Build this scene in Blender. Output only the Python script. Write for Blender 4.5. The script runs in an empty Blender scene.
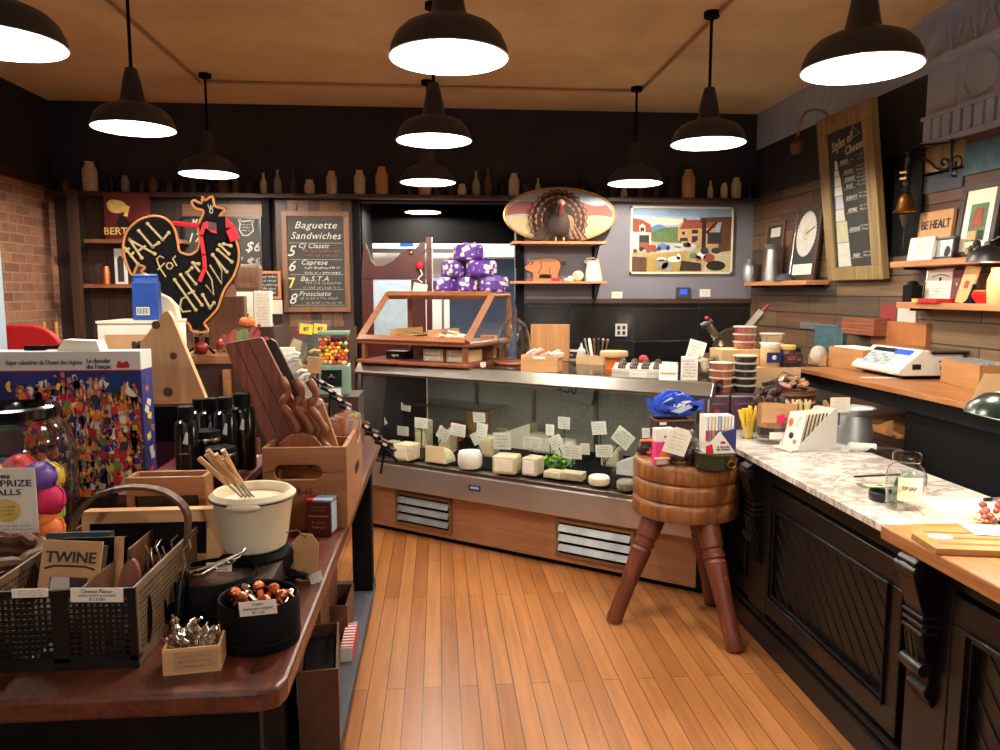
import bpy, math, random
from mathutils import Matrix, Vector, Euler
random.seed(7)
S = bpy.context.scene
COL = S.collection
PI = math.pi
R = math.radians
# ---------------------------------------------------------------- camera model (also used to measure the room)
CH = 1.65; F = 750.0
tp = 83 / F; PITCH = math.atan(tp); YAW = math.atan(62 / F * math.cos(PITCH))
FW = Vector((math.sin(YAW) * math.cos(PITCH), math.cos(YAW) * math.cos(PITCH), -math.sin(PITCH)))
RT = Vector((math.cos(YAW), -math.sin(YAW), 0)); UP = RT.cross(FW)
EYE = Vector((0, 0, CH))
def ray(px, py): return FW + RT * ((px - 500) / F) + UP * ((375 - py) / F)
def G(px, py, z=0.0):
    d = ray(px, py); return EYE + d * ((z - CH) / d.z)
def DY(px, py, Y):
    d = ray(px, py); return EYE + d * (Y / d.y)
def DX(px, py, X):
    d = ray(px, py); return EYE + d * (X / d.x)
cam = bpy.data.cameras.new('camera'); cam.sensor_width = 36; cam.lens = 36 * F / 1000; cam.clip_start = .02
co = bpy.data.objects.new('camera', cam); COL.objects.link(co)
m3 = Matrix((RT, UP, -FW)).transposed(); co.matrix_world = Matrix.Translation(EYE) @ m3.to_4x4()
S.camera = co
S.view_settings.view_transform = 'Standard'; S.view_settings.look = 'None'; S.view_settings.gamma = 1
S.view_settings.use_curve_mapping = False; S.view_settings.exposure = 0.2
# ---------------------------------------------------------------- materials
def lin(c): return tuple(((x / 255) / 12.92 if x / 255 <= .04045 else ((x / 255 + .055) / 1.055) ** 2.4) for x in c) + (1,)
MATS = {}
class NT:
    def __init__(s, name):
        s.m = bpy.data.materials.new(name); s.m.use_nodes = True; s.t = s.m.node_tree
        s.b = s.t.nodes['Principled BSDF']; s.out = s.t.nodes['Material Output']
    def n(s, typ, **kw):
        x = s.t.nodes.new(typ)
        for k, v in kw.items(): setattr(x, k, v)
        return x
    def l(s, a, b): s.t.links.new(a, b)
    def co(s, sc=(1, 1, 1), rot=(0, 0, 0)):
        tc = s.n('ShaderNodeTexCoord'); mp = s.n('ShaderNodeMapping')
        mp.inputs['Scale'].default_value = sc; mp.inputs['Rotation'].default_value = rot
        s.l(tc.outputs['Object'], mp.inputs['Vector']); return mp.outputs['Vector']
    def noise(s, v, scale, detail=4, rough=.6, dist=0):
        n = s.n('ShaderNodeTexNoise'); n.inputs['Scale'].default_value = scale; n.inputs['Detail'].default_value = detail
        n.inputs['Roughness'].default_value = rough; n.inputs['Distortion'].default_value = dist
        s.l(v, n.inputs['Vector']); return n.outputs['Fac']
    def ramp(s, f, stops, interp='LINEAR'):
        r = s.n('ShaderNodeValToRGB'); r.color_ramp.interpolation = interp
        e = r.color_ramp.elements
        while len(e) > 1: e.remove(e[-1])
        e[0].position, e[0].color = stops[0]
        for p, c in stops[1:]:
            q = e.new(p); q.color = c
        s.l(f, r.inputs['Fac']); return r.outputs['Color']
    def mix(s, a, b, f=.5, mode='MIX'):
        x = s.n('ShaderNodeMix', data_type='RGBA', blend_type=mode)
        if isinstance(f, (int, float)): x.inputs[0].default_value = f
        else: s.l(f, x.inputs[0])
        for i, q in ((6, a), (7, b)):
            if isinstance(q, tuple): x.inputs[i].default_value = q
            else: s.l(q, x.inputs[i])
        return x.outputs[2]
    def bump(s, h, st=.3, d=.01):
        b = s.n('ShaderNodeBump'); b.inputs['Strength'].default_value = st; b.inputs['Distance'].default_value = d
        s.l(h, b.inputs['Height']); s.l(b.outputs['Normal'], s.b.inputs['Normal'])
    def fin(s, col=None, rough=.5, metal=0, spec=None):
        if col is not None:
            if isinstance(col, tuple): s.b.inputs['Base Color'].default_value = col
            else: s.l(col, s.b.inputs['Base Color'])
        s.b.inputs['Roughness'].default_value = rough; s.b.inputs['Metallic'].default_value = metal
        if spec is not None: s.b.inputs['Specular IOR Level'].default_value = spec
        MATS[s.m.name] = s.m; return s.m
def plain(name, c, rough=.5, metal=0, var=.12, scale=18, bump=0):
    t = NT(name); c = lin(c)
    v = t.noise(t.co(), scale)
    a = tuple(x * (1 - var) for x in c[:3]) + (1,); b = tuple(min(1, x * (1 + var)) for x in c[:3]) + (1,)
    if bump: t.bump(v, bump, .004)
    return t.fin(t.ramp(v, [(.3, a), (.7, b)]), rough, metal)
def wood(name, c1, c2, rough=.45, sc=(3, 3, 40), axis='x', knots=.35):
    """grain runs along the given object axis"""
    t = NT(name); k = {'x': (1.2, 22, 22), 'y': (22, 1.2, 22), 'z': (22, 22, 1.2)}[axis]
    v = t.co(k); f = t.noise(v, 1.6, 6, .65, .8); g = t.noise(t.co(), 2.5, 2)
    col = t.ramp(f, [(.28, lin(c1)), (.72, lin(c2))])
    col = t.mix(col, t.ramp(g, [(.3, (.6, .6, .6, 1)), (.7, (1, 1, 1, 1))]), knots, 'MULTIPLY')
    t.bump(f, .12, .003); return t.fin(col, rough)
def M(n): return MATS[n]
def glassy(name, tint=(1, 1, 1, 1), gl=1.0, rough=.02, ior=1.45):
    t = NT(name); tr = t.n('ShaderNodeBsdfTransparent'); tr.inputs[0].default_value = tint
    g = t.n('ShaderNodeBsdfGlossy'); g.inputs['Roughness'].default_value = rough
    fr = t.n('ShaderNodeLayerWeight'); fr.inputs[0].default_value = .5
    pw = t.n('ShaderNodeMath', operation='POWER'); pw.inputs[1].default_value = 3; t.l(fr.outputs['Facing'], pw.inputs[0])
    mu = t.n('ShaderNodeMath', operation='MULTIPLY_ADD'); mu.inputs[1].default_value = .55 * gl; mu.inputs[2].default_value = .045 * gl; mu.use_clamp = True; t.l(pw.outputs[0], mu.inputs[0])
    mx = t.n('ShaderNodeMixShader'); t.l(mu.outputs[0], mx.inputs[0]); t.l(tr.outputs[0], mx.inputs[1]); t.l(g.outputs[0], mx.inputs[2])
    t.l(mx.outputs[0], t.out.inputs[0]); t.t.nodes.remove(t.b); MATS[name] = t.m; return t.m
def emis(name, c, st):
    t = NT(name); t.b.inputs['Base Color'].default_value = (.02, .02, .02, 1)
    t.b.inputs['Emission Color'].default_value = c; t.b.inputs['Emission Strength'].default_value = st
    MATS[name] = t.m; return t.m
# ---------------------------------------------------------------- mesh builder
def TM(c=(0, 0, 0), r=(0, 0, 0), s=(1, 1, 1)):
    return Matrix.Translation(c) @ Euler(r).to_matrix().to_4x4() @ Matrix.Diagonal((*s, 1))
TXT = {}
def text_mesh(s, ext, bold, shear=0):
    k = (s, ext, bold, shear)
    if k not in TXT:
        cu = bpy.data.curves.new('lettering', 'FONT'); cu.body = s; cu.size = 1; cu.extrude = ext; cu.align_x = 'CENTER'; cu.align_y = 'CENTER'
        cu.resolution_u = 2; cu.offset = bold; cu.space_line = .85; cu.shear = shear; cu.space_character = 1 + shear * .25
        o = bpy.data.objects.new('lettering', cu); COL.objects.link(o)
        dg = bpy.context.evaluated_depsgraph_get(); me = bpy.data.meshes.new_from_object(o.evaluated_get(dg))
        TXT[k] = ([v.co.copy() for v in me.vertices], [tuple(p.vertices) for p in me.polygons])
        bpy.data.objects.remove(o); bpy.data.curves.remove(cu); bpy.data.meshes.remove(me)
    return TXT[k]
class MB:
    def __init__(s, M0=None): s.v = []; s.f = []; s.mi = []; s.sm = []; s.mats = []; s.M = M0 or Matrix()
    def add(s, vs, fs, mat, smooth=False, T=None):
        if mat not in s.mats: s.mats.append(mat)
        k = s.mats.index(mat); b = len(s.v); Mx = s.M @ T if T is not None else s.M
        s.v += [Mx @ Vector(v) for v in vs]; s.f += [tuple(i + b for i in f) for f in fs]
        s.mi += [k] * len(fs); s.sm += [smooth] * len(fs); return s
    def box(s, mat, c, d, r=(0, 0, 0), tx=1, ty=1):
        """centre, size, rotation; tx,ty taper of the top"""
        a, b, h = d[0] / 2, d[1] / 2, d[2] / 2
        vs = [(-a, -b, -h), (a, -b, -h), (a, b, -h), (-a, b, -h), (-a * tx, -b * ty, h), (a * tx, -b * ty, h), (a * tx, b * ty, h), (-a * tx, b * ty, h)]
        return s.add(vs, [(3, 2, 1, 0), (4, 5, 6, 7), (0, 1, 5, 4), (1, 2, 6, 5), (2, 3, 7, 6), (3, 0, 4, 7)], mat, T=TM(c, r))
    def bx(s, mat, x0, x1, y0, y1, z0, z1):
        return s.box(mat, ((x0 + x1) / 2, (y0 + y1) / 2, (z0 + z1) / 2), (abs(x1 - x0), abs(y1 - y0), abs(z1 - z0)))
    def lathe(s, mat, prof, c=(0, 0, 0), r=(0, 0, 0), n=24, sc=(1, 1, 1), smooth=True, caps=True):
        vs = []; fs = []; m = len(prof)
        for q, z in prof:
            for i in range(n):
                a = 2 * PI * i / n; vs.append((q * math.cos(a), q * math.sin(a), z))
        for j in range(m - 1):
            for i in range(n):
                k = (i + 1) % n; fs.append((j * n + i, j * n + k, (j + 1) * n + k, (j + 1) * n + i))
        T = TM(c, r, sc)
        s.add(vs, fs, mat, smooth, T)
        if caps:
            for j, rev in ((0, True), (m - 1, False)):
                if prof[j][0] > 1e-4:
                    ring = list(range(n)); s.add([vs[j * n + i] for i in range(n)], [tuple(reversed(ring)) if rev else tuple(ring)], mat, False, T)
        return s
    def cyl(s, mat, c, rad, h, r=(0, 0, 0), n=20, r2=None): return s.lathe(mat, [(rad, 0), (rad if r2 is None else r2, h)], c, r, n)
    def tube(s, mat, pts, rad, n=8, closed=False, smooth=True):
        pts = [Vector(p) for p in pts]; m = len(pts); rads = rad if isinstance(rad, (list, tuple)) else [rad] * m
        vs = []; up = Vector((0, 0, 1)); prev = None
        for i, p in enumerate(pts):
            if closed: t = pts[(i + 1) % m] - pts[i - 1]
            else: t = pts[min(i + 1, m - 1)] - pts[max(i - 1, 0)]
            t = t.normalized() if t.length > 1e-9 else Vector((0, 0, 1))
            if prev is None:
                x = t.cross(up)
                if x.length < .05: x = t.cross(Vector((1, 0, 0)))
            else: x = prev - t * prev.dot(t)
            x.normalize(); y = t.cross(x); prev = x
            for k in range(n):
                a = 2 * PI * k / n; vs.append(p + (x * math.cos(a) + y * math.sin(a)) * rads[i])
        fs = []
        for i in range(m if closed else m - 1):
            j = (i + 1) % m
            for k in range(n):
                l = (k + 1) % n; fs.append((i * n + k, i * n + l, j * n + l, j * n + k))
        if not closed: fs += [tuple(reversed(range(n))), tuple(range((m - 1) * n, m * n))]
        return s.add(vs, fs, mat, smooth)
    def prism(s, mat, poly, th, c=(0, 0, 0), r=(0, 0, 0), smooth=False):
        """outline in x,z; thickness along +y"""
        n = len(poly); ar = sum(poly[i][0] * poly[(i + 1) % n][1] - poly[(i + 1) % n][0] * poly[i][1] for i in range(n))
        if ar < 0: poly = poly[::-1]
        vs = [(x, 0, z) for x, z in poly] + [(x, th, z) for x, z in poly]
        fs = [tuple(range(n)), tuple(reversed(range(n, 2 * n)))] + [(i, i + n, (i + 1) % n + n, (i + 1) % n) for i in range(n)]
        return s.add(vs, fs, mat, smooth, TM(c, r))
    def sph(s, mat, c, rad, sc=(1, 1, 1), n=12, r=(0, 0, 0), jit=0):
        prof = [(max(rad * math.sin(PI * j / (n // 2 + 2)), 1e-5), -rad * math.cos(PI * j / (n // 2 + 2))) for j in range(n // 2 + 3)]
        k = len(s.v); s.lathe(mat, prof, c, r, n, sc, caps=False)
        if jit:
            for i in range(k, len(s.v)): s.v[i] = s.v[i] + Vector([random.uniform(-jit, jit) for _ in range(3)])
        return s
    def text(s, mat, t, size, c, r=(0, 0, 0), w=None, ext=.0015, bold=0.0, sx=1):
        ch = mat.startswith('chalk'); vs, fs = text_mesh(t, ext / size, bold * (.3 if ch else 1), .32 if ch else 0)
        if not vs: return s
        if w:
            ww = max(v.x for v in vs) - min(v.x for v in vs); sx = w / (ww * size)
        return s.add(vs, fs, mat, False, TM(c, r) @ Matrix.Rotation(PI / 2, 4, 'X') @ Matrix.Diagonal((size * sx, size, size, 1)))
    def scrib(s, mat, c, w, rows, h, r=(0, 0, 0), seed=0, th=.0012, y=-.0006):
        """rows of small illegible strokes standing for writing too fine to read"""
        rn = random.Random(seed + 11); T = TM(c, r)
        for j in range(rows):
            z = h / 2 - (j + .5) * h / rows; x = -w / 2 * rn.uniform(.7, 1); e = w / 2 * rn.uniform(.7, 1)
            g = max(h / rows * .26, w / 26); vs = []; fs = []
            while x < e:
                k = h / rows * rn.uniform(.12, .3); d = rn.uniform(-.08, .14) * h / rows; b = len(vs); q = g * rn.uniform(.35, .6)
                vs += [(x, y, z - k + d), (x + q, y, z - k * .6 + d), (x + q * 1.3, y, z + k + d), (x + q * .3, y, z + k * .7 + d)]; fs.append((b, b + 1, b + 2, b + 3)); x += g * (1 if rn.random() < .8 else 2)
            s.add(vs, fs, mat, False, T)
        return s
    def build(s, name, parent=None, loc=(0, 0, 0), rz=0, r=None, bev=0, sharp=38, seg=2):
        me = bpy.data.meshes.new(name); me.from_pydata([tuple(v) for v in s.v], [], s.f)
        for k in s.mats: me.materials.append(MATS[k])
        me.polygons.foreach_set('material_index', s.mi); me.polygons.foreach_set('use_smooth', s.sm); me.update()
        if any(s.sm): me.set_sharp_from_angle(angle=R(sharp))
        o = bpy.data.objects.new(name, me); COL.objects.link(o); o.location = loc; o.rotation_euler = r or (0, 0, rz)
        if parent: o.parent = parent
        if bev:
            b = o.modifiers.new('bevel', 'BEVEL'); b.width = bev; b.segments = seg; b.limit_method = 'ANGLE'; b.angle_limit = R(50)
        return o
def tag(o, label, cat, group=None, kind=None):
    o['label'] = label; o['category'] = cat
    if group: o['group'] = group
    if kind: o['kind'] = kind
    return o
def E(name, label, cat, loc, rz=0, group=None, r=None):
    o = bpy.data.objects.new(name, None); o.empty_display_size = .05; COL.objects.link(o)
    o.location = loc; o.rotation_euler = r or (0, 0, rz); return tag(o, label, cat, group)
def ST(o): o['kind'] = 'structure'; return o
def kids(o): return [c for c in bpy.data.objects if c.parent == o]
def copy_tree(o, parent=None):
    c = o.copy(); COL.objects.link(c); c.parent = parent
    for ch in kids(o): copy_tree(ch, c)
    return c
def dup(o, loc, rz=None, label=None, group=None, scale=None):
    c = copy_tree(o); c.location = loc
    if rz is not None: c.rotation_euler = (0, 0, rz)
    if label: c['label'] = label
    if group: c['group'] = group
    if scale: c.scale = (scale,) * 3 if not isinstance(scale, tuple) else scale
    return c
def oval(cx, cz, rx, rz_, n=32, a0=0): return [(cx + rx * math.cos(a0 + 2 * PI * i / n), cz + rz_ * math.sin(a0 + 2 * PI * i / n)) for i in range(n)]
def smoothpoly(pts, n=4, closed=True):
    out = []; m = len(pts)
    for i in range(m if closed else m - 1):
        p0, p1, p2, p3 = (pts[(i + k) % m] if closed else pts[min(max(i + k, 0), m - 1)] for k in (-1, 0, 1, 2))
        for j in range(n):
            t = j / n
            out.append(tuple(.5 * ((2 * b) + (-a + c) * t + (2 * a - 5 * b + 4 * c - d) * t * t + (-a + 3 * b - 3 * c + d) * t ** 3) for a, b, c, d in zip(p0, p1, p2, p3)))
    if not closed: out.append(tuple(pts[-1]))
    return out
# ---------------------------------------------------------------- material list
plain('black', (24, 23, 23), .4); plain('shadeblack', (38, 43, 52), .45); plain('blackmatte', (10, 9, 10), .7); plain('blackgloss', (12, 12, 13), .15)
plain('darkpaint_and_shade', (46, 45, 50), .6, var=.25, scale=3); plain('counterblack', (17, 14, 14), .33, var=.3, scale=4)
plain('lavwall', (126, 122, 130), .7, var=.04, scale=3); plain('greywall', (60, 60, 68), .7, var=.2, scale=2)
plain('white', (235, 232, 225), .5, var=.03); plain('enamel', (250, 250, 246), .4, var=.01); plain('cream', (238, 226, 196), .3, var=.03)
plain('paper', (240, 234, 218), .8, var=.04); plain('kraft', (196, 150, 104), .8, var=.08); plain('card', (214, 178, 130), .8, var=.08)
plain('ink', (50, 45, 45), .8); plain('greyink', (120, 112, 105), .8); plain('red', (190, 25, 30), .5); plain('brightred', (225, 20, 45), .6)
plain('purple', (98, 62, 150), .5); plain('darkpurple', (78, 50, 72), .5); plain('blue', (20, 56, 132), .35); plain('bagblue', (35, 75, 190), .22, bump=.4, scale=30)
plain('navy', (35, 38, 110), .5); plain('yellow', (240, 200, 60), .5); plain('orange', (235, 120, 40), .5); plain('ochre', (178, 150, 82), .8); plain('meadow', (96, 118, 72), .8); plain('palegold', (186, 164, 124), .7, var=.12); plain('dustyred', (150, 88, 78), .8, var=.25, scale=4); plain('pink', (230, 60, 130), .5)
plain('magenta', (200, 30, 90), .7); plain('green', (90, 140, 50), .6); plain('lime', (150, 200, 60), .7); plain('mint', (118, 145, 126), .35)
plain('teal', (62, 92, 100), .7, var=.3); plain('steelblue', (95, 130, 175), .6); plain('skygrey', (170, 190, 205), .6); plain('sky', (150, 175, 200), .6, var=.2, scale=5)
plain('olive', (50, 50, 30), .35); plain('hill', (90, 120, 80), .8, var=.3); plain('straw', (222, 190, 100), .8, var=.2); plain('roofred', (150, 75, 60), .8, var=.2)
plain('tan', (200, 160, 110), .7); plain('brown', (95, 60, 38), .6, var=.3); plain('darkbrown', (50, 32, 24), .55, var=.3); plain('choc', (58, 38, 34), .5, var=.4, scale=60)
plain('cheesepale', (236, 229, 206), .55, var=.06); plain('cheeseyellow', (226, 206, 160), .55, var=.08); plain('rind', (202, 186, 152), .8, var=.2, scale=50)
plain('ash', (150, 148, 135), .8, var=.2, scale=60); plain('chilired', (168, 82, 66), .45, var=.35, scale=60); plain('carrot', (206, 120, 78), .45, var=.3, scale=60)
plain('darkfood', (48, 42, 44), .4, var=.5, scale=80); plain('pumpkin', (200, 105, 40), .5, var=.15); plain('apple', (125, 28, 28), .3, var=.2)
plain('grape', (150, 78, 70), .35, var=.2); plain('leafred', (130, 40, 35), .7); plain('leaf', (90, 110, 50), .7, var=.3); plain('dirtywhite', (205, 200, 190), .7, var=.1)
plain('amber', (140, 70, 30), .2); plain('ceilpipe', (176, 146, 106), .5); plain('fur', (70, 48, 38), .9, var=.5, scale=70, bump=.5)
plain('feather', (58, 42, 32), .8, var=.5, scale=45, bump=.5); plain('featherlight', (150, 105, 75), .8, var=.4, scale=60); plain('skinpink', (215, 150, 130), .6)
plain('steel', (160, 155, 148), .3, 1, var=.05); plain('chrome', (225, 225, 225), .08, 1, var=.02); plain('galv', (172, 176, 178), .45, .8, var=.2, scale=9)
plain('copper', (190, 105, 72), .4, .9); plain('bumpersteel', (206, 206, 206), .45, .9, var=.04); plain('brass', (170, 125, 65), .3, 1); plain('iron', (40, 38, 38), .5, .6); plain('silver', (215, 212, 205), .18, 1)
plain('greenshade', (30, 48, 41), .25); plain('plastic', (225, 224, 218), .4, var=.02); plain('tinwall', (170, 184, 210), .45, .05, var=.15, scale=5); plain('gold', (210, 170, 90), .4, .6)
wood('walnut', (108, 56, 38), (168, 98, 68), axis='z'); wood('tabletop', (52, 24, 18), (118, 62, 42), .34, axis='y'); wood('oak', (168, 112, 66), (205, 152, 96), axis='x')
wood('oakz', (168, 112, 66), (205, 152, 96), axis='z'); wood('pine', (205, 150, 96), (228, 182, 126), axis='z', knots=.15); wood('pinex', (205, 150, 96), (228, 182, 126), axis='x', knots=.15)
wood('crate', (142, 90, 52), (182, 126, 80), axis='x'); wood('block', (96, 56, 28), (178, 114, 64), .38, axis='z'); wood('redleg', (88, 40, 25), (124, 64, 40), .4, axis='z')
wood('darkwood', (48, 30, 22), (82, 54, 38), .55, axis='z'); wood('darkwoodx', (48, 30, 22), (82, 54, 38), .55, axis='x'); wood('midwood', (92, 60, 42), (128, 88, 60), .5, axis='x')
wood('midwoodz', (92, 60, 42), (128, 88, 60), .5, axis='z'); wood('frameold', (105, 84, 50), (176, 148, 96), .6, axis='z', knots=.6); wood('casewood', (150, 102, 70), (182, 132, 96), .4, axis='x', knots=.1)
wood('counterwood', (150, 92, 50), (196, 134, 80), .4, axis='y'); wood('reddoor', (46, 11, 9), (78, 22, 17), .3, axis='z'); wood('displaywood', (122, 72, 44), (162, 106, 70), .35, axis='x')
wood('shelfwood', (170, 108, 66), (206, 146, 98), .5, axis='x'); wood('shelfwoody', (170, 108, 66), (206, 146, 98), .5, axis='y')
glassy('glass'); glassy('jarglass', (.92, .94, .93, 1), 2.3, .04); glassy('caseglass', (.92, .94, .93, 1), 1.3, .03); glassy('amberglass', (.45, .25, .12, 1), 1.2)
glassy('plasticclear', (.95, .95, .95, 1), 2.0, .12); glassy('smoke', (.55, .5, .48, 1), 1.5)
emis('bulb', (1, .93, .82, 1), 60); emis('screen', (.02, .1, 1, 1), 1.1); emis('kitchenlight', (1, .98, .95, 1), 9); emis('deskbulb', (1, .8, .5, 1), 25)
def chalk():
    t = NT('chalkboard'); f = t.noise(t.co(), 5, 6, .7, .4)
    return t.fin(t.ramp(f, [(.3, lin((30, 29, 28))), (.8, lin((62, 60, 56)))]), .7)
plain('orangewood', (172, 108, 62), .4, var=.1); plain('maroon', (90, 26, 30), .5); plain('basketbrown', (112, 86, 62), .6); plain('basketblack', (26, 20, 17), .5)
chalk(); plain('chalk', (196, 192, 180), .9); plain('chalkdim', (150, 145, 132), .9); plain('chalkred', (150, 80, 75), .9); plain('bone', (205, 182, 132), .9); plain('orangeline', (205, 135, 75), .9)
def purplewrap():
    t = NT('purplewrap'); v = t.n('ShaderNodeTexVoronoi'); v.inputs['Scale'].default_value = 26; t.l(t.co(), v.inputs['Vector'])
    n = t.noise(t.co(), 34, 3); a = t.n('ShaderNodeMath', operation='ADD'); t.l(v.outputs['Distance'], a.inputs[0]); t.l(n, a.inputs[1])
    return t.fin(t.ramp(a.outputs[0], [(.85, lin((225, 205, 190))), (.9, lin((105, 62, 160))), (1, lin((78, 44, 130)))]), .35)
purplewrap()
for k_, v_ in (('blackmatte', .12), ('basketblack', .2), ('counterblack', .3), ('darkpaint_and_shade', .25)): MATS[k_].node_tree.nodes['Principled BSDF'].inputs['Specular IOR Level'].default_value = v_
def marble():
    t = NT('marble'); f = t.noise(t.co((1.5, 3.2, 1)), 2.2, 8, .62, 1.6); g = t.noise(t.co(), 14, 5, .7, 1)
    c = t.ramp(f, [(.40, lin((236, 230, 222))), (.49, lin((172, 160, 152))), (.53, lin((228, 222, 214))), (.66, lin((240, 236, 230))), (.72, lin((196, 186, 176)))])
    return t.fin(t.mix(c, t.ramp(g, [(.35, (.72, .7, .68, 1)), (.6, (1, 1, 1, 1))]), .35, 'MULTIPLY'), .18)
marble()
def bricky(name, coords, bw, rh, mortar, stops, mcol, rough, bump, grain=None, off=.5, bumpd=.006, ms=.0):
    t = NT(name); tc = t.n('ShaderNodeTexCoord'); sp = t.n('ShaderNodeSeparateXYZ'); t.l(tc.outputs['Object'], sp.inputs[0])
    cb = t.n('ShaderNodeCombineXYZ'); t.l(sp.outputs[coords[0]], cb.inputs[0]); t.l(sp.outputs[coords[1]], cb.inputs[1])
    b = t.n('ShaderNodeTexBrick'); t.l(cb.outputs[0], b.inputs['Vector'])
    b.inputs['Color1'].default_value = (0, 0, 0, 1); b.inputs['Color2'].default_value = (1, 1, 1, 1); b.inputs['Mortar'].default_value = (.5, .5, .5, 1)
    b.inputs['Scale'].default_value = 1; b.inputs['Mortar Size'].default_value = mortar; b.inputs['Mortar Smooth'].default_value = ms
    b.inputs['Brick Width'].default_value = bw; b.inputs['Row Height'].default_value = rh; b.offset = off
    col = t.ramp(b.outputs['Color'], stops)
    if grain:
        gc = t.co(grain[0]); n = t.noise(gc, grain[1], 6, .65, .6)
        col = t.mix(col, t.ramp(n, [(.25, (grain[2],) * 3 + (1,)), (.7, (1, 1, 1, 1))]), 1.0, 'MULTIPLY')
    col = t.mix(col, lin(mcol), b.outputs['Fac'])
    inv = t.n('ShaderNodeMath', operation='SUBTRACT'); inv.inputs[0].default_value = 1; t.l(b.outputs['Fac'], inv.inputs[1])
    if bump: t.bump(inv.outputs[0], bump, bumpd)
    return t.fin(col, rough)
L = lin
bricky('floorboards', (1, 0), 1.5, .076, .0018, [(0, L((168, 104, 56))), (.35, L((190, 124, 70))), (.7, L((202, 136, 80))), (1, L((180, 112, 60)))], (70, 38, 20), .3, .25, ((14, .9, 1), 2.0, .62), .37, .002)
bricky('brickwall', (1, 2), .21, .075, .006, [(0, L((140, 88, 66))), (.4, L((166, 108, 82))), (.75, L((150, 104, 78))), (1, L((182, 128, 100)))], (150, 128, 108), .85, .8, ((1, 1, 1), 9, .55))
bricky('plankwall', (1, 2), .95, .135, .004, [(0, L((74, 56, 42))), (.15, L((112, 84, 58))), (.3, L((70, 62, 56))), (.45, L((120, 92, 62))), (.6, L((96, 56, 44))), (.72, L((88, 70, 52))), (.86, L((132, 102, 70))), (1, L((64, 46, 38)))], (16, 12, 10), .7, .7, ((9, .8, 14), 1.6, .45), .43)
bricky('darkplanks', (0, 2), 7, 7, .004, [(0, L((44, 32, 26))), (1, L((70, 50, 38)))], (12, 9, 8), .6, .4, ((9, 9, 1), 2, .5))
bricky('darkplanksv', (2, 0), 7.1, .15, .003, [(0, L((40, 29, 24))), (.5, L((58, 42, 33))), (1, L((78, 55, 41)))], (8, 6, 6), .6, .5, ((12, 12, .9), 2, .5))
bricky('blacktile', (0, 2), .6, .3, .002, [(0, L((17, 16, 17))), (1, L((26, 25, 27)))], (46, 44, 44), .2, .3, None, 0)
def ceilmat():
    t = NT('ceilingpaint'); f = t.noise(t.co(), 1.3, 5, .6, .5); g = t.noise(t.co(), 60, 3)
    c = t.ramp(f, [(.3, L((206, 178, 132))), (.7, L((236, 212, 164)))]); t.bump(g, .2, .004); return t.fin(c, .75)
ceilmat()
def tinmat():
    t = NT('pressedtin'); w = t.n('ShaderNodeTexWave', wave_type='RINGS', rings_direction='SPHERICAL'); w.inputs['Scale'].default_value = 3.2; w.inputs['Distortion'].default_value = 6; w.inputs['Detail'].default_value = 1
    t.l(t.co((1, 1, 1)), w.inputs['Vector']); v = t.n('ShaderNodeTexVoronoi'); v.inputs['Scale'].default_value = 4.5; t.l(t.co(), v.inputs['Vector'])
    a = t.n('ShaderNodeMath', operation='MULTIPLY'); t.l(w.outputs[1], a.inputs[0]); t.l(v.outputs['Distance'], a.inputs[1]); t.bump(a.outputs[0], .35, .02)
    return t.fin(L((170, 184, 210)), .45, .05)
tinmat()
# ================================================================ ROOM
XL, XR, YB, ZC, YF = DY(57, 250, 6.8).x, 2.9, 6.8, 3.25, -3.0
ST(MB().bx('floorboards', XL, XR, YF, 12, -.1, 0).build('floor'))
ST(MB().bx('ceilingpaint', XL, XR, YF, YB, ZC, ZC + .1).build('ceiling'))
m = MB(); m.bx('brickwall', XL - .15, XL, YF, YB, 0, 2.55); m.bx('darkpaint_and_shade', XL - .15, XL, YF, YB, 2.55, ZC)
m.bx('darkbrown', XL, XL + .03, YF, YB, 2.52, 2.6); ST(m.build('wall_left'))
m = MB(); m.bx('plankwall', XR, XR + .15, YF, YB, 0, 2.5); m.bx('darkpaint_and_shade', XR, XR + .15, 4.38, YB, 2.5, 2.93); m.bx('pressedtin', XR, XR + .15, 4.38, YB, 2.93, ZC); m.bx('pressedtin', XR, XR + .15, YF, 4.38, 2.5, ZC)  # dark band under the tin: lamp shade's shadow put into colour, plus black paint
ST(m.build('wall_right'))
# tin mouldings on the right wall: two beads, a fluted row and coved panels
m = MB()
for z, h, d in ((2.50, .03, .03), (2.655, .02, .03), (2.95, .035, .045), (3.21, .04, .06)): m.bx('tinwall', XR - d, XR, YF, 4.38, z, z + h)
y = 1.6
while y < 4.34:
    m.box('tinwall', (XR - .015, y, 2.592), (.03, .06, .12)); y += .085
y = 1.5
while y < 4.34:
    m.tube('tinwall', [(XR - .012, y, 2.99), (XR - .03, y, 3.08), (XR - .03, y, 3.14), (XR - .012, y, 3.2)], .008, 5)
    for s_ in (-1, 1): m.tube('tinwall', [(XR - .006, y + s_ * .02, 3.0), (XR - .016, y + s_ * .05, 3.08), (XR - .016, y + s_ * .07, 3.13), (XR - .01, y + s_ * .045, 3.16), (XR - .01, y + s_ * .035, 3.13)], .006, 5)
    y += .19
for y in (4.12, 3.74, 3.36, 2.98, 2.6, 2.22):
    m.box('tinwall', (XR - .004, y, 2.81), (.008, .01, .28))
    ring = [(XR - .006, y - .19 + .13 * math.cos(a * PI / 10), 2.81 + .11 * math.sin(a * PI / 10)) for a in range(20)]
    m.tube('tinwall', ring, .006, 5, closed=True)
ST(m.build('trim_tin'))
ST(MB().bx('darkpaint_and_shade', XL - .15, XR + .15, YF - .1, YF, 0, ZC).build('wall_front'))
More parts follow.
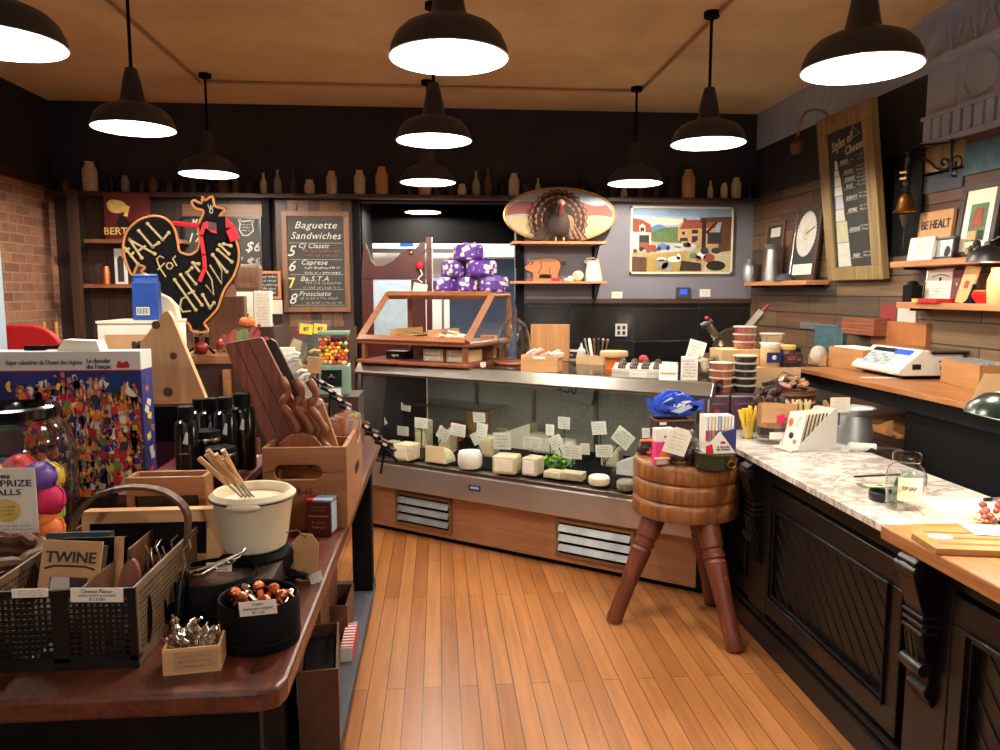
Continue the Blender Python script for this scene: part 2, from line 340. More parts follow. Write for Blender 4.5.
# back wall in pieces round the doorway
DX0, DX1, DZ = DY(362, 300, YB).x, DY(516, 300, YB).x, 2.44
RAIL = DY(600, 300, YB).z
m = MB()
m.bx('darkplanksv', XL, DX0, YB, YB + .15, 0, 2.5); m.bx('darkpaint_and_shade', XL, XR, YB, YB + .15, 2.5, ZC); m.bx('blackmatte', DX0, DX1, YB, YB + .15, DZ, 2.5)
m.bx('lavwall', DX1, XR, YB, YB + .15, RAIL, 2.5); m.bx('blacktile', DX1, XR, YB, YB + .15, 0, RAIL)
ST(m.build('wall_back'))
ST(MB().bx('darkwoodx', DX1, XR, YB - .025, YB, RAIL - .03, RAIL + .012).build('trim_rail'))
m = MB()
m.bx('blackmatte', DX0 - .1, DX0, YB - .03, YB + .16, 0, 2.46); m.bx('blackmatte', DX1, DX1 + .07, YB - .03, YB + .16, 0, 2.46); m.bx('blackmatte', DX0, DX1, YB - .03, YB + .16, DZ, 2.47)
ST(m.build('door_1'))
# passage and kitchen behind the doorway
YP = 8.6; kz = DY(440, 243, YP).z
m = MB(); m.bx('blackmatte', DX0 - .15, DX0 - .05, YB + .16, YP, 0, 2.75); m.bx('blackmatte', DX1 + .4, DX1 + .5, YB + .16, YP, 0, 2.75); m.bx('blackmatte', DX0 - .15, DX1 + .5, YB + .16, YP, 2.75, 2.85)
m.bx('blackmatte', DX0 - 1.6, DX1 + 1.6, YP, YP + .1, kz, 3.0); ST(m.build('wall_passage'))
m = MB(); m.bx('white', DX0 - 1.6, DX1 + 1.6, 11.6, 11.7, 0, 3); m.bx('white', DX0 - 1.7, DX0 - 1.6, YP, 11.6, 0, 3); m.bx('white', DX1 + 1.6, DX1 + 1.7, YP, 11.6, 0, 3); m.bx('white', DX0 - 1.6, DX1 + 1.6, YP, 11.6, 3, 3.1)
ST(m.build('wall_kitchen'))
m = MB(); m.bx('steelblue', .15, 1.1, 9.95, 10.0, 0, DY(445, 259, 10).z); m.bx('white', .15, 1.1, 9.93, 10.02, DY(445, 259, 10).z, DY(445, 257, 10).z)
tag(m.build('partition_panel'), 'pale blue partition panel in the bright kitchen beyond the doorway', 'partition')
m = MB(); zz = DY(400, 250, 11.5).z; m.bx('steel', -1.3, .4, 11.1, 11.5, zz - .05, zz); m.bx('steel', -1.3, -1.27, 11.1, 11.5, zz - .3, zz)
sh = tag(m.build('steel_shelf'), 'steel wall shelf high in the bright kitchen beyond the saloon door', 'shelf')
m = MB(); m.box('white', (0, 0, .07), (.4, .2, .14)); m.box('blue', (.05, -.101, .07), (.2, .004, .08)); tag(m.build('storage_box', loc=(-.5, 11.3, zz)), 'white and blue box on the kitchen steel shelf', 'box')
m = MB(); m.lathe('blackmatte', [(.08, 0), (.11, .05), (.08, .12), (.02, .15)]); tag(m.build('pot', loc=(-.6, 10.7, DY(392, 268, 10.7).z - .12)), 'dark rounded pot seen over the saloon door top', 'pot')
m = MB(); m.bx('steel', -1.3, .1, 10.4, 11.0, DY(392, 268, 10.7).z - .16, DY(392, 268, 10.7).z - .12)
for x in (-1.27, .05):
    for y in (10.43, 10.95): m.bx('steel', x, x + .03, y, y + .03, 0, DY(392, 268, 10.7).z - .16)
tag(m.build('kitchen_table'), 'steel work table in the kitchen under the dark pot', 'table')
# ---------------------------------------------------------------- pendant lamps
def lamp_light(parent, z, w):
    l = bpy.data.lights.new('lamp_light', 'POINT'); l.energy = w; l.color = (1, .91, .78); l.shadow_soft_size = .025
    o = bpy.data.objects.new('lamp_light', l); COL.objects.link(o); o.parent = parent; o.location = (0, 0, z); return o
def make_pendant(rod):
    t = E('pendant_lamp', 'x', 'lamp', (0, 0, 0), group='black barn pendant lamps')
    o = MB().lathe('shadeblack', [(.214, -.004), (.212, .012), (.207, .032), (.19, .068), (.16, .097), (.12, .116), (.078, .128), (.066, .14), (.06, .165), (.045, .25), (.032, .3), (.028, .312), (.001, .313)], n=40, caps=False).build('shade', t)
    i = MB().lathe('enamel', [(.217, -.004), (.21, -.006), (.207, .01), (.2, .03), (.183, .064), (.152, .092), (.11, .11), (.05, .122), (.001, .123)], n=40, caps=False).build('reflector', o)
    MB().tube('blackmatte', [(0, 0, .31), (0, 0, .36 + rod)], .0095, 8).build('rod', t)
    MB().cyl('blackmatte', (0, 0, .345 + rod), .045, .03).build('ceiling_canopy', t)
    b = MB(); b.sph('bulb', (0, 0, .078), .028, n=14); b.cyl('white', (0, 0, .1), .018, .022); b.build('bulb', t)
    lamp_light(t, .028, LW); return t
LW = 52
LAMPS = [(449, 57, 2.8, 'black barn pendant lamp largest in the centre row, nearest the viewer'),
         (434, 140, 4.4, 'black barn pendant lamp in the centre row, second below the largest centre one'),
         (428, 182, 5.95, 'black barn pendant lamp hanging before the dark doorway header, third of centre row'),
         (861, 68, 2.8, 'black barn pendant lamp beside the pressed tin wall at top right'),
         (708, 143, 4.4, 'black barn pendant lamp hanging right of the centre row at mid distance'),
         (635, 183, 6.0, 'black barn pendant lamp hanging just above the farm painting'),
         (-2, 42, 2.8, 'black barn pendant lamp cut off by the left edge of the photo'),
         (134, 128, 4.35, 'black barn pendant lamp on a long rod above the brick wall side'),
         (209, 174, 5.9, 'black barn pendant lamp hanging above the rooster shaped chalkboard')]
for px, py, Y, lb in LAMPS:
    p = DY(px, py, Y); t = make_pendant(ZC - p.z - .375); t.location = p; t['label'] = lb
for x, y in ((1.6, .2), (-1.0, -1.6)):  # unseen pendants added behind the camera to fill in light
    t = make_pendant(ZC - 2.58 - .375); t.location = (x, y, 2.58); t['label'] = 'added black barn pendant lamp behind the viewer, unseen fill light'
p = DY(423, 212, 8.2); t = make_pendant(.0); t.location = p; t.scale = (.9, .9, .9); t['label'] = 'small looking pendant lamp inside the dark passage beyond the doorway'
kl = bpy.data.lights.new('kitchen_ceiling_light', 'AREA'); kl.energy = 120; kl.size = 1.2; kl.color = (1, .96, .9)
ko = bpy.data.objects.new('kitchen_ceiling_light', kl); COL.objects.link(ko); ko.location = (0, 10.4, 2.95)
wl = bpy.data.lights.new('front_fill_light', 'AREA'); wl.energy = 14; wl.shape = 'RECTANGLE'; wl.size = 4; wl.size_y = 1.8; wl.color = (.72, .84, 1)
wo = bpy.data.objects.new('front_fill_light', wl); COL.objects.link(wo); wo.location = (0, YF + .12, 1.9); wo.rotation_euler = (R(90), 0, 0)  # added cool fill light; the front wall has no window
# conduits on the ceiling
def conduit(pts, lb):
    m = MB(); m.tube('ceilpipe', pts, .011, 8)
    tag(m.build('conduit'), lb, 'conduit')
zc = ZC - .014
conduit([(1.62, YF + .1, zc), (1.62, 6.1, zc)], 'straight electrical conduit on the ceiling over the right lamp row')
conduit([(-1.79, YF + .1, zc), (-1.79, 6.1, zc)], 'straight electrical conduit on the ceiling over the left lamp row')
conduit([(-1.76, 6.07, zc), (1.6, 6.07, zc)], 'cross conduit on the ceiling linking both lamp rows at the far end')
w = bpy.data.worlds.new('world'); S.world = w; w.use_nodes = True
w.node_tree.nodes['Background'].inputs[0].default_value = (.25, .28, .35, 1); w.node_tree.nodes['Background'].inputs[1].default_value = .05
# ================================================================ REFRIGERATED CHEESE CASE
CA, CB = G(357, 526), G(700, 597)
CTH = math.atan2(CB.y - CA.y, CB.x - CA.x); CL = (CB - CA).length
CMX = Matrix.Translation(CA) @ Matrix.Rotation(CTH, 4, 'Z'); CMI = CMX.inverted()
def CL2(px, py, z): return CMI @ G(px, py, z)          # case-local coordinates
DECK, CTOP, CD = .54, 1.165, .86
case = E('cheese_display_case', 'long stainless steel refrigerated cheese case with glass front and wooden base', 'display case', CA, CTH)
m = MB(); m.bx('casewood', 0, CL, .02, CD, .035, .33); m.bx('blackmatte', .01, CL - .01, .05, CD - .02, 0, .035); m.build('base', case, bev=.004)
m = MB(); m.bx('bumpersteel', -.01, CL + .01, -.045, CD, .33, .5); m.build('bumper', case, bev=.012)
m = MB(); m.bx('steel', -.01, CL + .01, -.045, .04, .5, DECK - .015); m.build('front_lip', case, bev=.006)
m = MB(); m.bx('blackmatte', 0, CL, .04, CD, .5, DECK - .002); m.build('deck', case)
x0, x1 = CL2(498, 485, .4).x, CL2(484, 485, .4).x
m = MB(); cxp = (x0 + x1) / 2; m.box('navy', (cxp, -.047, .425), (.085, .005, .035)); m.text('white', 'ARNEG', .02, (cxp, -.0505, .425), bold=.01); m.build('maker_plate', case)
def grille(pxa, pxb):
    xa, xb = CL2(pxa[0], pxa[1], .03).x, CL2(pxb[0], pxb[1], .03).x
    m = MB(); z0, z1 = .075, .3
    for a, b, c, d in ((xa, xb, z0, z0 + .018), (xa, xb, z1 - .018, z1), (xa, xa + .02, z0 + .018, z1 - .018), (xb - .02, xb, z0 + .018, z1 - .018)): m.bx('steel', a, b, .004, .022, c, d)
    m.bx('blackmatte', xa + .02, xb - .02, .012, .0195, z0 + .018, z1 - .018)
    for i in range(3): m.box('galv', ((xa + xb) / 2, .0, z0 + .055 + i * .06), (xb - xa - .042, .004, .042), (R(-28), 0, 0))
    m.build('ventilation_grille', case)
grille((388, 533), (447, 543)); grille((548, 567), (627, 583))
m = MB(); xd = CL2(655, 585, .05).x; m.bx('blackmatte', CL - .03, CL - .002, .012, .02, .04, .33); m.build('corner_seam', case)
# glass, posts, rail, top
m = MB(); m.prism('caseglass', [(0, 0), (CL - .04, 0), (CL - .04, .535), (0, .535)], .006, c=(.02, .005, DECK), r=(R(-5), 0, 0)); m.build('front_glass', case)
for nm, x, gm in (('end_panel', .012, 'darkpaint_and_shade'), ('end_glass', CL - .018, 'caseglass')):
    MB().prism(gm, [(.03, DECK), (CD - .04, DECK), (CD - .04, 1.09), (.08, 1.09)], .006, r=(0, 0, PI / 2), c=(x + .006, 0, 0)).build(nm, case)
for x in (.004, CL - .004):
    m = MB(); m.tube('chrome', [(x, .012, DECK), (x, .055, 1.08)], .013, 10); m.tube('blackmatte', [(x, .035, DECK), (x, .075, 1.08)], .008, 8); m.build('corner_post', case)
m = MB(); m.prism('steel', [(.03, 1.085), (.028, 1.1), (.075, CTOP), (.12, CTOP), (.12, 1.085)], CL + .04, (CL + .02, 0, 0), (0, 0, PI / 2)); m.build('top_rail', case, bev=.004)
ll = bpy.data.lights.new('case_fill_light', 'AREA'); ll.energy = 8; ll.shape = 'RECTANGLE'; ll.size = CL - .2; ll.size_y = .04; ll.color = (1, .95, .85)
lo = bpy.data.objects.new('case_fill_light', ll); COL.objects.link(lo); lo.parent = case; lo.location = (CL / 2, .15, 1.078)  # added light under the top, brightens the cheeses
m = MB(); m.bx('plastic', .1, CL - .1, .13, .17, 1.082, 1.098); m.build('added_tube', case)  # added bar that goes with the case fill light
m = MB(); m.bx('blackgloss', -.01, CL + .01, .121, CD, 1.1, CTOP); m.build('top', case, bev=.003)
m = MB(); m.bx('ash', .02, CL - .02, CD - .03, CD, DECK, 1.1)
for i in range(1, 5): m.bx('steel', i * CL / 5 - .012, i * CL / 5 + .012, CD - .045, CD - .03, DECK, 1.09)
m.build('rear_doors', case)
m = MB(); m.bx('caseglass', .05, CL * .32, .5, .8, .82, .828); m.bx('steel', .05, CL * .32, .49, .5, .81, .83); m.build('inner_shelf', case)
m = MB(); m.box('ash', (0, 0, 0), (.5, .006, .14)); m.text('ink', '0.50', .09, (.05, -.005, .0), bold=.01); m.build('board_reflection', case, loc=(CL * .5, CD - .1, .99), r=(0, R(10), 0))  # reflection in the case glass, modelled as a lettered board
# ---- cheeses: base pixels on the deck
CG = 'cheeses in the display case'
def cheese(kind, px, py, w, d, h, lb, rz=0.0, z=DECK, mat='cheesepale', rind='rind'):
    p = G(px, py, z); m = MB()
    if kind == 'block':
        m.box(rind, (0, 0, h / 2), (w, d, h)); m.box(mat, (0, -.002, h / 2), (w * .9, d, h * .86)); nm = 'cheese_block'
    elif kind == 'round':
        m.lathe(mat, [(w * .44, 0), (w * .5, h * .2), (w * .5, h * .8), (w * .43, h)], n=22); nm = 'cheese_round'
    elif kind == 'half':
        poly = [(-w / 2, 0), (w / 2, 0)] + [(w / 2 * math.cos(a * PI / 10), w / 2 * math.sin(a * PI / 10)) for a in range(1, 10)]
        m.M = Matrix.Rotation(PI / 2, 4, 'X') @ Matrix.Identity(4); m.prism(rind, [(x, y) for x, y in poly], h); m.M = Matrix()
        m.v = [Vector((v.x, -v.z if False else abs(v.z), abs(v.y))) for v in m.v]; m.bx(mat, -w * .46, w * .46, -.003, .002, h * .07, h * .93); nm = 'cheese_half'
    elif kind == 'wedge':
        m.prism(mat, [(-w / 2, 0), (w / 2, 0), (w / 2, h), (-w / 2, h * .55)], d, (0, -d / 2, 0)); m.bx(rind, w / 2, w / 2 + .004, -d / 2, d / 2, 0, h); nm = 'cheese_wedge'
    o = m.build(nm, loc=p, rz=CTH + rz, bev=min(h, w, d) * .12); return tag(o, lb, 'cheese', CG)
cheese('block', 407, 459, .13, .13, .11, 'pale square cheese block at the left end of the front row')
cheese('half', 435, 463, .165, .12, .12, 'tan half-round cheese, second from the left end of the front row', mat='cheeseyellow')
cheese('round', 470, 467, .155, .12, .105, 'white bloomy round cheese standing behind the maker plate side', mat='white')
cheese('block', 507, 472, .15, .14, .11, 'large ivory cheese block in the middle of the front row', rz=.2)
cheese('block', 533, 474, .1, .12, .11, 'small upright white cheese block right of the large ivory one', mat='white')
cheese('block', 555, 477, .115, .09, .04, 'flat wrapped cheese slab, lower left of the two flat slabs', mat='rind')
cheese('block', 573, 479, .14, .09, .045, 'flat wrapped cheese slab stack in front of the green herbs', mat='rind', rz=.1)
cheese('round', 599, 484, .125, .12, .05, 'bottom round pale cheese of the stack near the chopping block')
cheese('round', 599, 484, .115, .12, .045, 'middle round pale cheese of the stack near the chopping block', z=DECK + .0505)
cheese('round', 599, 484, .105, .12, .045, 'top round pale cheese of the stack near the chopping block', z=DECK + .096)
cheese('round', 627, 489, .12, .1, .05, 'ash coated low round cheese at the right end beside chopping block', mat='ash')
cheese('block', 424, 447, .1, .1, .2, 'tall yellow cheese slice standing behind the front row, leftmost tall one', mat='cheeseyellow')
cheese('wedge', 448, 451, .1, .1, .18, 'golden cheese wedge behind the tan half-round one', mat='cheeseyellow')
cheese('block', 489, 456, .12, .1, .14, 'yellow cheese block behind the white bloomy round', mat='cheeseyellow')
cheese('block', 480, 438, .2, .1, .26, 'big kraft wrapped cheese standing at the back of the case', mat='kraft', rind='kraft')
cheese('wedge', 520, 447, .22, .12, .19, 'plastic wrapped pale wedge rising toward the right in the middle', mat='cheesepale')
cheese('block', 545, 452, .2, .12, .13, 'wide pale cheese block at the back right of the wedge')
cheese('round', 566, 459, .16, .1, .13, 'pale round cheese behind the green herbs')
cheese('round', 593, 447, .2, .1, .12, 'grey green rinded half wheel under a tilted price card', mat='rind')
cheese('wedge', 630, 474, .14, .1, .13, 'plastic wrapped white wedge at the far right of the case', mat='white')
cheese('block', 612, 466, .12, .1, .12, 'tan cheese block behind the stack of three rounds', mat='rind')
cheese('round', 457, 440, .12, .1, .14, 'dark red waxed cheese at the back left', mat='chilired')
cheese('block', 393, 449, .08, .08, .06, 'small brown cheese in the dark left corner of the case', mat='brown')
cheese('round', 505, 440, .16, .1, .1, 'round cheese with brown rind at the back centre', mat='rind')
m = MB()
for i in range(90): m.box('green' if i % 3 else 'lime', (random.uniform(-.1, .1), random.uniform(-.05, .05), random.uniform(.005, .07)), (.035, .02, .003), [random.uniform(-1, 1) for _ in range(3)])
tag(m.build('herb_bed', loc=G(558, 468, DECK), rz=CTH), 'bed of fresh green herbs behind the flat cheese slabs', 'herbs', kind='stuff')
m = MB(); m.lathe('chrome', [(.055, 0), (.06, .03), (.052, .034), (.05, .01)], n=20); tag(m.build('metal_dish', loc=G(640, 486, DECK)), 'small round metal dish at the right front of the cheese case', 'dish')
m = MB(); m.box('red', (0, 0, .02), (.17, .1, .03)); m.sph('skinpink', (-.04, 0, .05), .04); m.sph('skinpink', (.04, 0, .05), .035)
m.box('darkbrown', (0, .0, -.1), (.17, .1, .19)); o = m.build('meat_tray', loc=G(583, 440, DECK) + Vector((0, .1, .205)), rz=CTH); tag(o, 'red edged tray of pink meat at the back of the case', 'tray')
# ---- price cards on picks
def card(px, py, w, h, tilt, lb, depth, name='price_card'):
    """px,py = card centre; depth = case-local distance behind the glass"""
    n = CMX.to_3x3() @ Vector((0, 1, 0)); q = CMX @ Vector((0, depth, 0)); d = ray(px, py); t = n.dot(q - EYE) / n.dot(d); p = EYE + d * t
    m = MB(); m.box('paper', (0, 0, 0), (w, .0025, h)); m.scrib('greyink', (0, -.0018, 0), w * .8, 4, h * .8, seed=int(px)); o = m.build(name, loc=p, r=(0, R(tilt), CTH))
    s = MB(); zb = -(p.z - DECK) * .92; s.tube('blackmatte', [(0, .004, -h * .3), (0, .004, zb)], .003, 6); s.build('pick', o)
    return tag(o, lb, 'price card')
for i, (x, y, w, h, t, dp, lb) in enumerate([
    (381, 405, .085, .055, 4, .5, 'white price card high in the dark left corner, nearest the left post'),
    (406, 407, .09, .06, 5, .5, 'white price card high in the case, second from the left post'),
    (382, 422, .08, .06, -30, .3, 'slanted price card low beside the left post'),
    (403, 431, .1, .065, 0, .2, 'price card above the pale square block at far left'),
    (421, 423, .11, .075, 0, .3, 'price card above the tall yellow slice'),
    (443, 434, .095, .085, 28, .2, 'tilted price card above the tan half-round cheese'),
    (458, 430, .12, .085, 5, .25, 'large price card right of the tilted card in the front row'),
    (479, 416, .1, .09, -5, .5, 'price card pinned to the kraft wrapped cheese'),
    (482, 430, .085, .09, 5, .3, 'price card just below the kraft wrapped cheese card'),
    (475, 439, .05, .08, -30, .2, 'narrow slanted card above the white bloomy round'),
    (502, 441, .13, .11, -4, .2, 'biggest price card, above the large ivory block'),
    (532, 443, .13, .075, 2, .2, 'price card above the small upright white block'),
    (550, 430, .06, .07, 0, .3, 'small price card in the back behind the herbs'),
    (564, 423, .085, .08, 0, .45, 'dim price card high at the back, left of the red tray'),
    (556, 442, .09, .08, -28, .25, 'tilted price card above the green herbs'),
    (572, 452, .13, .085, -3, .2, 'price card above the flat slab stack'),
    (585, 449, .06, .07, -5, .25, 'small bright card behind the flat slab card'),
    (599, 428, .1, .085, -8, .42, 'price card above the grey green half wheel'),
    (604, 451, .11, .075, -6, .2, 'price card above the stack of three rounds'),
    (623, 438, .12, .1, 35, .2, 'diamond tilted price card nearest the chopping block'),
    (646, 433, .05, .06, -4, .4, 'price card partly hidden behind the chopping block goods'),
    (389, 437, .0, .0, 0, .3, '')]):
    if w: card(x, y, w, h, t, lb, dp)
# ---------------------------------------------------------------- things on top of the case
TZ = CTOP
def CP(x, y): return CMX @ Vector((x, y, TZ))
# slanted wooden display box
a = CL2(368, 362, TZ); b = CL2(466, 366, TZ); bw = (b - a).length
ang = CTH + R(12)
p0 = G(362, 362, TZ); p1 = G(466, 368, TZ); W = (p1 - p0).length; ang = math.atan2(p1.y - p0.y, p1.x - p0.x); Dp = .57
box = E('slanted_display_box', 'wooden countertop display box with slanted glass lid on the cheese case', 'display box', p0, ang)
m = MB(); m.bx('walnut', -.03, W + .03, -.03, Dp + .03, 0, .022); m.build('base_board', box, bev=.004)
m = MB()
for x in (.0, W - .03):
    for y in (.0, Dp - .03): m.bx('displaywood', x, x + .03, y, y + .03, .022, .13)
m.bx('displaywood', 0, W, Dp - .02, Dp, .022, .09); m.build('lower_frame', box)
zl, zh = .135, .462; sx = .12
m = MB(); m.bx('displaywood', -.02, W + .02, -.02, Dp, zl, zl + .02); m.build('tray_bottom', box)
def bar(m, a, b, t=.026, mat='displaywood'):
    a, b = Vector(a), Vector(b); m.tube(mat, [a, b], t / 2 * 1.3, 4, smooth=False)
m = MB(); A_, B_, C_, D_ = (-.01, -.01, zl + .03), (W + .01, -.01, zl + .03), (W + .01, .31, zh), (-.01, .31, zh)
for u, v_ in ((A_, B_), (B_, C_), (C_, D_), (D_, A_)): bar(m, u, v_, .044)
m.build('lid_frame', box)
MB().add([A_, B_, C_, D_], [(0, 1, 2, 3)], 'glass').build('lid_glass', box)
m = MB()
for u, v_ in (((W, .31, zh), (W, Dp, zh)), ((0, .31, zh), (0, Dp, zh)), ((0, Dp, zh), (W, Dp, zh)), ((W, Dp, zl), (W, Dp, zh)), ((0, Dp, zl), (0, Dp, zh)), ((W, 0, zl + .01), (W, Dp, zl + .01))): bar(m, u, v_, .034)
m.build('rear_frame', box)
m = MB(); m.add([(W, 0, zl + .02), (W, Dp, zl + .02), (W, Dp, zh), (W, .31, zh)], [(0, 1, 2, 3)], 'glass'); m.build('side_glass', box); m = MB(); m.add([(0, 0, zl + .02), (0, Dp, zl + .02), (0, Dp, zh), (0, .31, zh)], [(0, 1, 2, 3)], 'glass'); m.build('side_glass', box)
MB().bx('displaywood', -.01, W + .01, .3, Dp + .01, zh, zh + .02).build('top_board', box)
m = MB()
for x in (.18, .42): m.bx('kraft', x * W / .66, x * W / .66 + .006, .02, .4, zl + .02, zl + .1)
m.build('divider', box)
bm = box.matrix_world
BX = Matrix.Translation(p0) @ Matrix.Rotation(ang, 4, 'Z')
def inb(x, y, z): return BX @ Vector((x, y, z))
m = MB()
m.bx('straw', -.07, .07, -.1, .1, 0, .01)
for i in range(9): m.bx('straw', -.07 + i * .0165, -.064 + i * .0165, -.1, -.095, 0, .05); m.bx('straw', -.07 + i * .0165, -.064 + i * .0165, .095, .1, 0, .05)
for i in range(11): m.bx('brown', -.07 + i * .0125, -.062 + i * .0125, -.09, .09, .01, .045)
for z in (.02, .04): m.tube('straw', [(-.07, -.1, z), (.07, -.1, z), (.07, .1, z), (-.07, .1, z)], .004, 5, closed=True)
tag(m.build('wicker_basket', loc=inb(W * .36, .18, zl + .021), rz=ang), 'small wicker basket of sticks inside the slanted display box', 'basket')
for k in range(5):
    m = MB(); m.box('paper', (0, 0, .008), (.11, .08, .012), (R(8), R(5 * k - 8), R(20 * k))); m.box('red' if k % 2 else 'straw', (0, -.005, .017), (.03, .03, .002), (R(8), R(5 * k - 8), 0))
    tag(m.build('cheese_packet', loc=inb(W * .66 + .045 * (k % 3), .1 + .09 * (k // 2), zl + .03 + .008 * k), rz=ang), 'small paper wrapped packet lying in the right half of the display box', 'packet', 'packets in the slanted display box')
for k in range(4):
    m = MB(); m.box('card', (0, 0, .02), (.16, .2, .04)); m.box('paper', (0, -.101, .02), (.12, .003, .03)); m.scrib('greyink', (0, -.103, .02), .1, 2, .025, seed=k)
    tag(m.build('biscuit_box', loc=inb(W * (.62 if k < 2 else .84), .2, .0225 + .0405 * (k % 2)), rz=ang, bev=.002), 'kraft biscuit box stored beneath the slanted display box', 'box', 'biscuit boxes under the display box')
m = MB(); m.box('blackgloss', (0, 0, .028), (.16, .1, .055)); m.text('paper', 'open', .03, (0, -.052, .03)); tag(m.build('black_tin', loc=inb(W * .26, .14, .0225), rz=ang, bev=.003), 'small black tin under the left half of the display box', 'tin')
m = MB(); m.box('kraft', (0, 0, .09), (.12, .08, .18), ty=.5); m.box('red', (0, -.037, .11), (.1, .004, .025), (R(6), 0, 0)); tag(m.build('paper_coffee_bag', loc=CP(.72, .62), rz=CTH, bev=.004), 'kraft paper bag with red band behind the slanted display box', 'bag')
# purple parcels: pyramid of three rows
m = MB(); m.lathe('purplewrap', [(.02, 0), (.075, .0), (.085, .02), (.085, .075), (.075, .1), (.03, .105), (.001, .1)], n=9, smooth=False); m.box('purple', (.0, 0, .105), (.07, .02, .01), (0, .2, .5)); m.box('purplewrap', (0, 0, .108), (.08, .03, .006), (0, -.2, .2))
pp = m.build('wrapped_panettone', bev=.008); tag(pp, 'x', 'parcel', 'purple wrapped parcels')
top = zh + .0201; S6 = W * .2
lbs = ['purple wrapped parcel, leftmost in the bottom row on the display box', 'purple wrapped parcel in the middle of the bottom row', 'purple wrapped parcel, rightmost in the bottom row on the display box', 'purple wrapped parcel, left one of the middle row', 'purple wrapped parcel, right one of the middle row', 'purple wrapped parcel alone at the top of the pyramid']
pos = [(446, 0), (468, 0), (494, 0), (454, 1), (482, 1), (469, 2)]
base = inb(W * .5, .43, top)
for k, ((px, r_), lb) in enumerate(zip(pos, lbs)):
    o = pp if k == 0 else pp.copy()
    if k: COL.objects.link(o)
    q = DY(px, 300, base.y - (px - 440) * .0028 + .05 * 0); o.location = (q.x, q.y, base.z + r_ * .1125); o.rotation_euler = (0, 0, k * 1.3); o['label'] = lb; o.scale = ((1.14, 1.14, 1.05), (1, 1, 1.05), (1.2, 1.2, 1.05), (1.05, 1.05, 1.05), (1.28, 1.28, 1.05), (1.28, 1.28, 1.05))[k]
# glass cloche on wooden board
p = G(514, 364, TZ); c = E('glass_cloche', 'glass bell cloche with round knob on a wooden board on the case', 'cloche', p); c.scale = (1.05, 1.05, 1.22)
MB().lathe('walnut', [(.12, 0), (.125, .008), (.12, .016)], n=32).build('base_board', c)
MB().lathe('jarglass', [(.105, .016), (.107, .1), (.1, .16), (.075, .22), (.03, .255), (.008, .262)], n=32, caps=False).build('dome', c)
MB().sph('jarglass', (0, 0, .285), .022, n=16).build('knob', c)
m = MB(); m.tube('jarglass', [(0, 0, .255), (0, 0, .27)], .01, 8)
m = MB(); m.tube('paper', [(0, 0, 0), (0, 0, .03)], .006, 6); m.box('paper', (0, -.01, .03), (.035, .003, .03)); m.scrib('greyink', (0, -.012, .03), .026, 2, .02); m.box('brown', (0, 0, .004), (.03, .03, .008))
tag(m.build('small_price_tag', loc=G(483, 369, TZ)), 'small white price tag standing at the case edge before the display box', 'price tag')
# wooden box with wrapped bread sticks
def openbox(m, mat, w, d, h, t=.008):
    m.bx(mat, -w / 2, w / 2, -d / 2, d / 2, 0, t); m.bx(mat, -w / 2, w / 2, -d / 2, -d / 2 + t, t, h); m.bx(mat, -w / 2, w / 2, d / 2 - t, d / 2, t, h)
    m.bx(mat, -w / 2, -w / 2 + t, -d / 2 + t, d / 2 - t, t, h); m.bx(mat, w / 2 - t, w / 2, -d / 2 + t, d / 2 - t, t, h)
bb = E('pale_wooden_box', 'pale wooden box full of wrapped nougat on the case edge', 'box', G(543, 372, TZ) + Vector((0, .07, 0)), CTH + .25)
m = MB(); openbox(m, 'pinex', .23, .13, .1); m.box('white', (0, -.067, .085), (.08, .003, .018)); m.build('body', bb, bev=.002)
for k in range(14):
    m = MB(); m.lathe('dirtywhite' if k % 3 else 'skinpink', [(.004, 0), (.014, .01), (.016, .05), (.012, .07), (.003, .08)], n=7)
    o = m.build('wrapped_nougat', loc=bb.location + Vector((-.09 + .026 * (k % 7), .015 * (k // 7) - .01 - .02 * (k % 7) * .6 + .03, .075 + .02 * (k % 2))), r=(random.uniform(-.5, .5), 1.3 + random.uniform(-.4, .2), random.uniform(-.7, .7))); tag(o, 'paper wrapped nougat piece in the pale wooden box', 'sweet', 'wrapped sweets in the pale box')
# cutting board standing
m = MB(); m.box('oakz', (0, 0, .13), (.275, .022, .26)); tag(m.build('cutting_board', loc=CMX @ Vector((1.12, .79, TZ + .0003)), r=(R(-3), 0, CTH + .35), bev=.004), 'oak cutting board standing upright behind the pale wooden box', 'cutting board')
m = MB(); m.box('white', (0, 0, .035), (.14, .02, .08), (R(-20), 0, 0)); m.box('black', (0, -.011, .036), (.12, .004, .05), (R(-20), 0, 0)); m.text('paper', 'OPEN', .022, (-.01, -.015, .036), (R(-20), 0, 0))
tag(m.build('small_display_frame', loc=G(571, 360, TZ), rz=CTH + .1), 'small white framed black card beside the cutting board', 'frame')
ub = E('utensil_holder', 'copper toned utensil box holding knives and glue bottle on the case', 'utensil holder', G(592, 364, TZ), CTH)
m = MB(); openbox(m, 'card', .2, .08, .06); m.build('box', ub)
m = MB(); m.lathe('dirtywhite', [(.028, .01), (.03, .09), (.012, .11), (.004, .14)], n=14); tag(m.build('glue_bottle', loc=ub.location + Vector((-.066, .04, 0)) ), 'small white squeeze bottle with pointed tip in the utensil box', 'bottle')
for k in range(6):
    m = MB(); m.tube(('steel', 'white', 'brown', 'black', 'steel', 'walnut')[k], [(0, 0, .0), (0, 0, .15)], (.007, .011, .006, .01, .006, .005)[k], 8); m.sph(('steel', 'white', 'brown', 'black', 'steel', 'walnut')[k], (0, 0, .15), .012, (.9, .5, 1.3))
    tag(m.build('utensil', loc=ub.location + Vector((-.01 + .017 * k, -.008 * k + .015, .012)), r=(0, (k - 3) * .09, CTH)), 'kitchen utensil handle sticking out of the copper toned box', 'utensil', 'utensils on the cheese case')
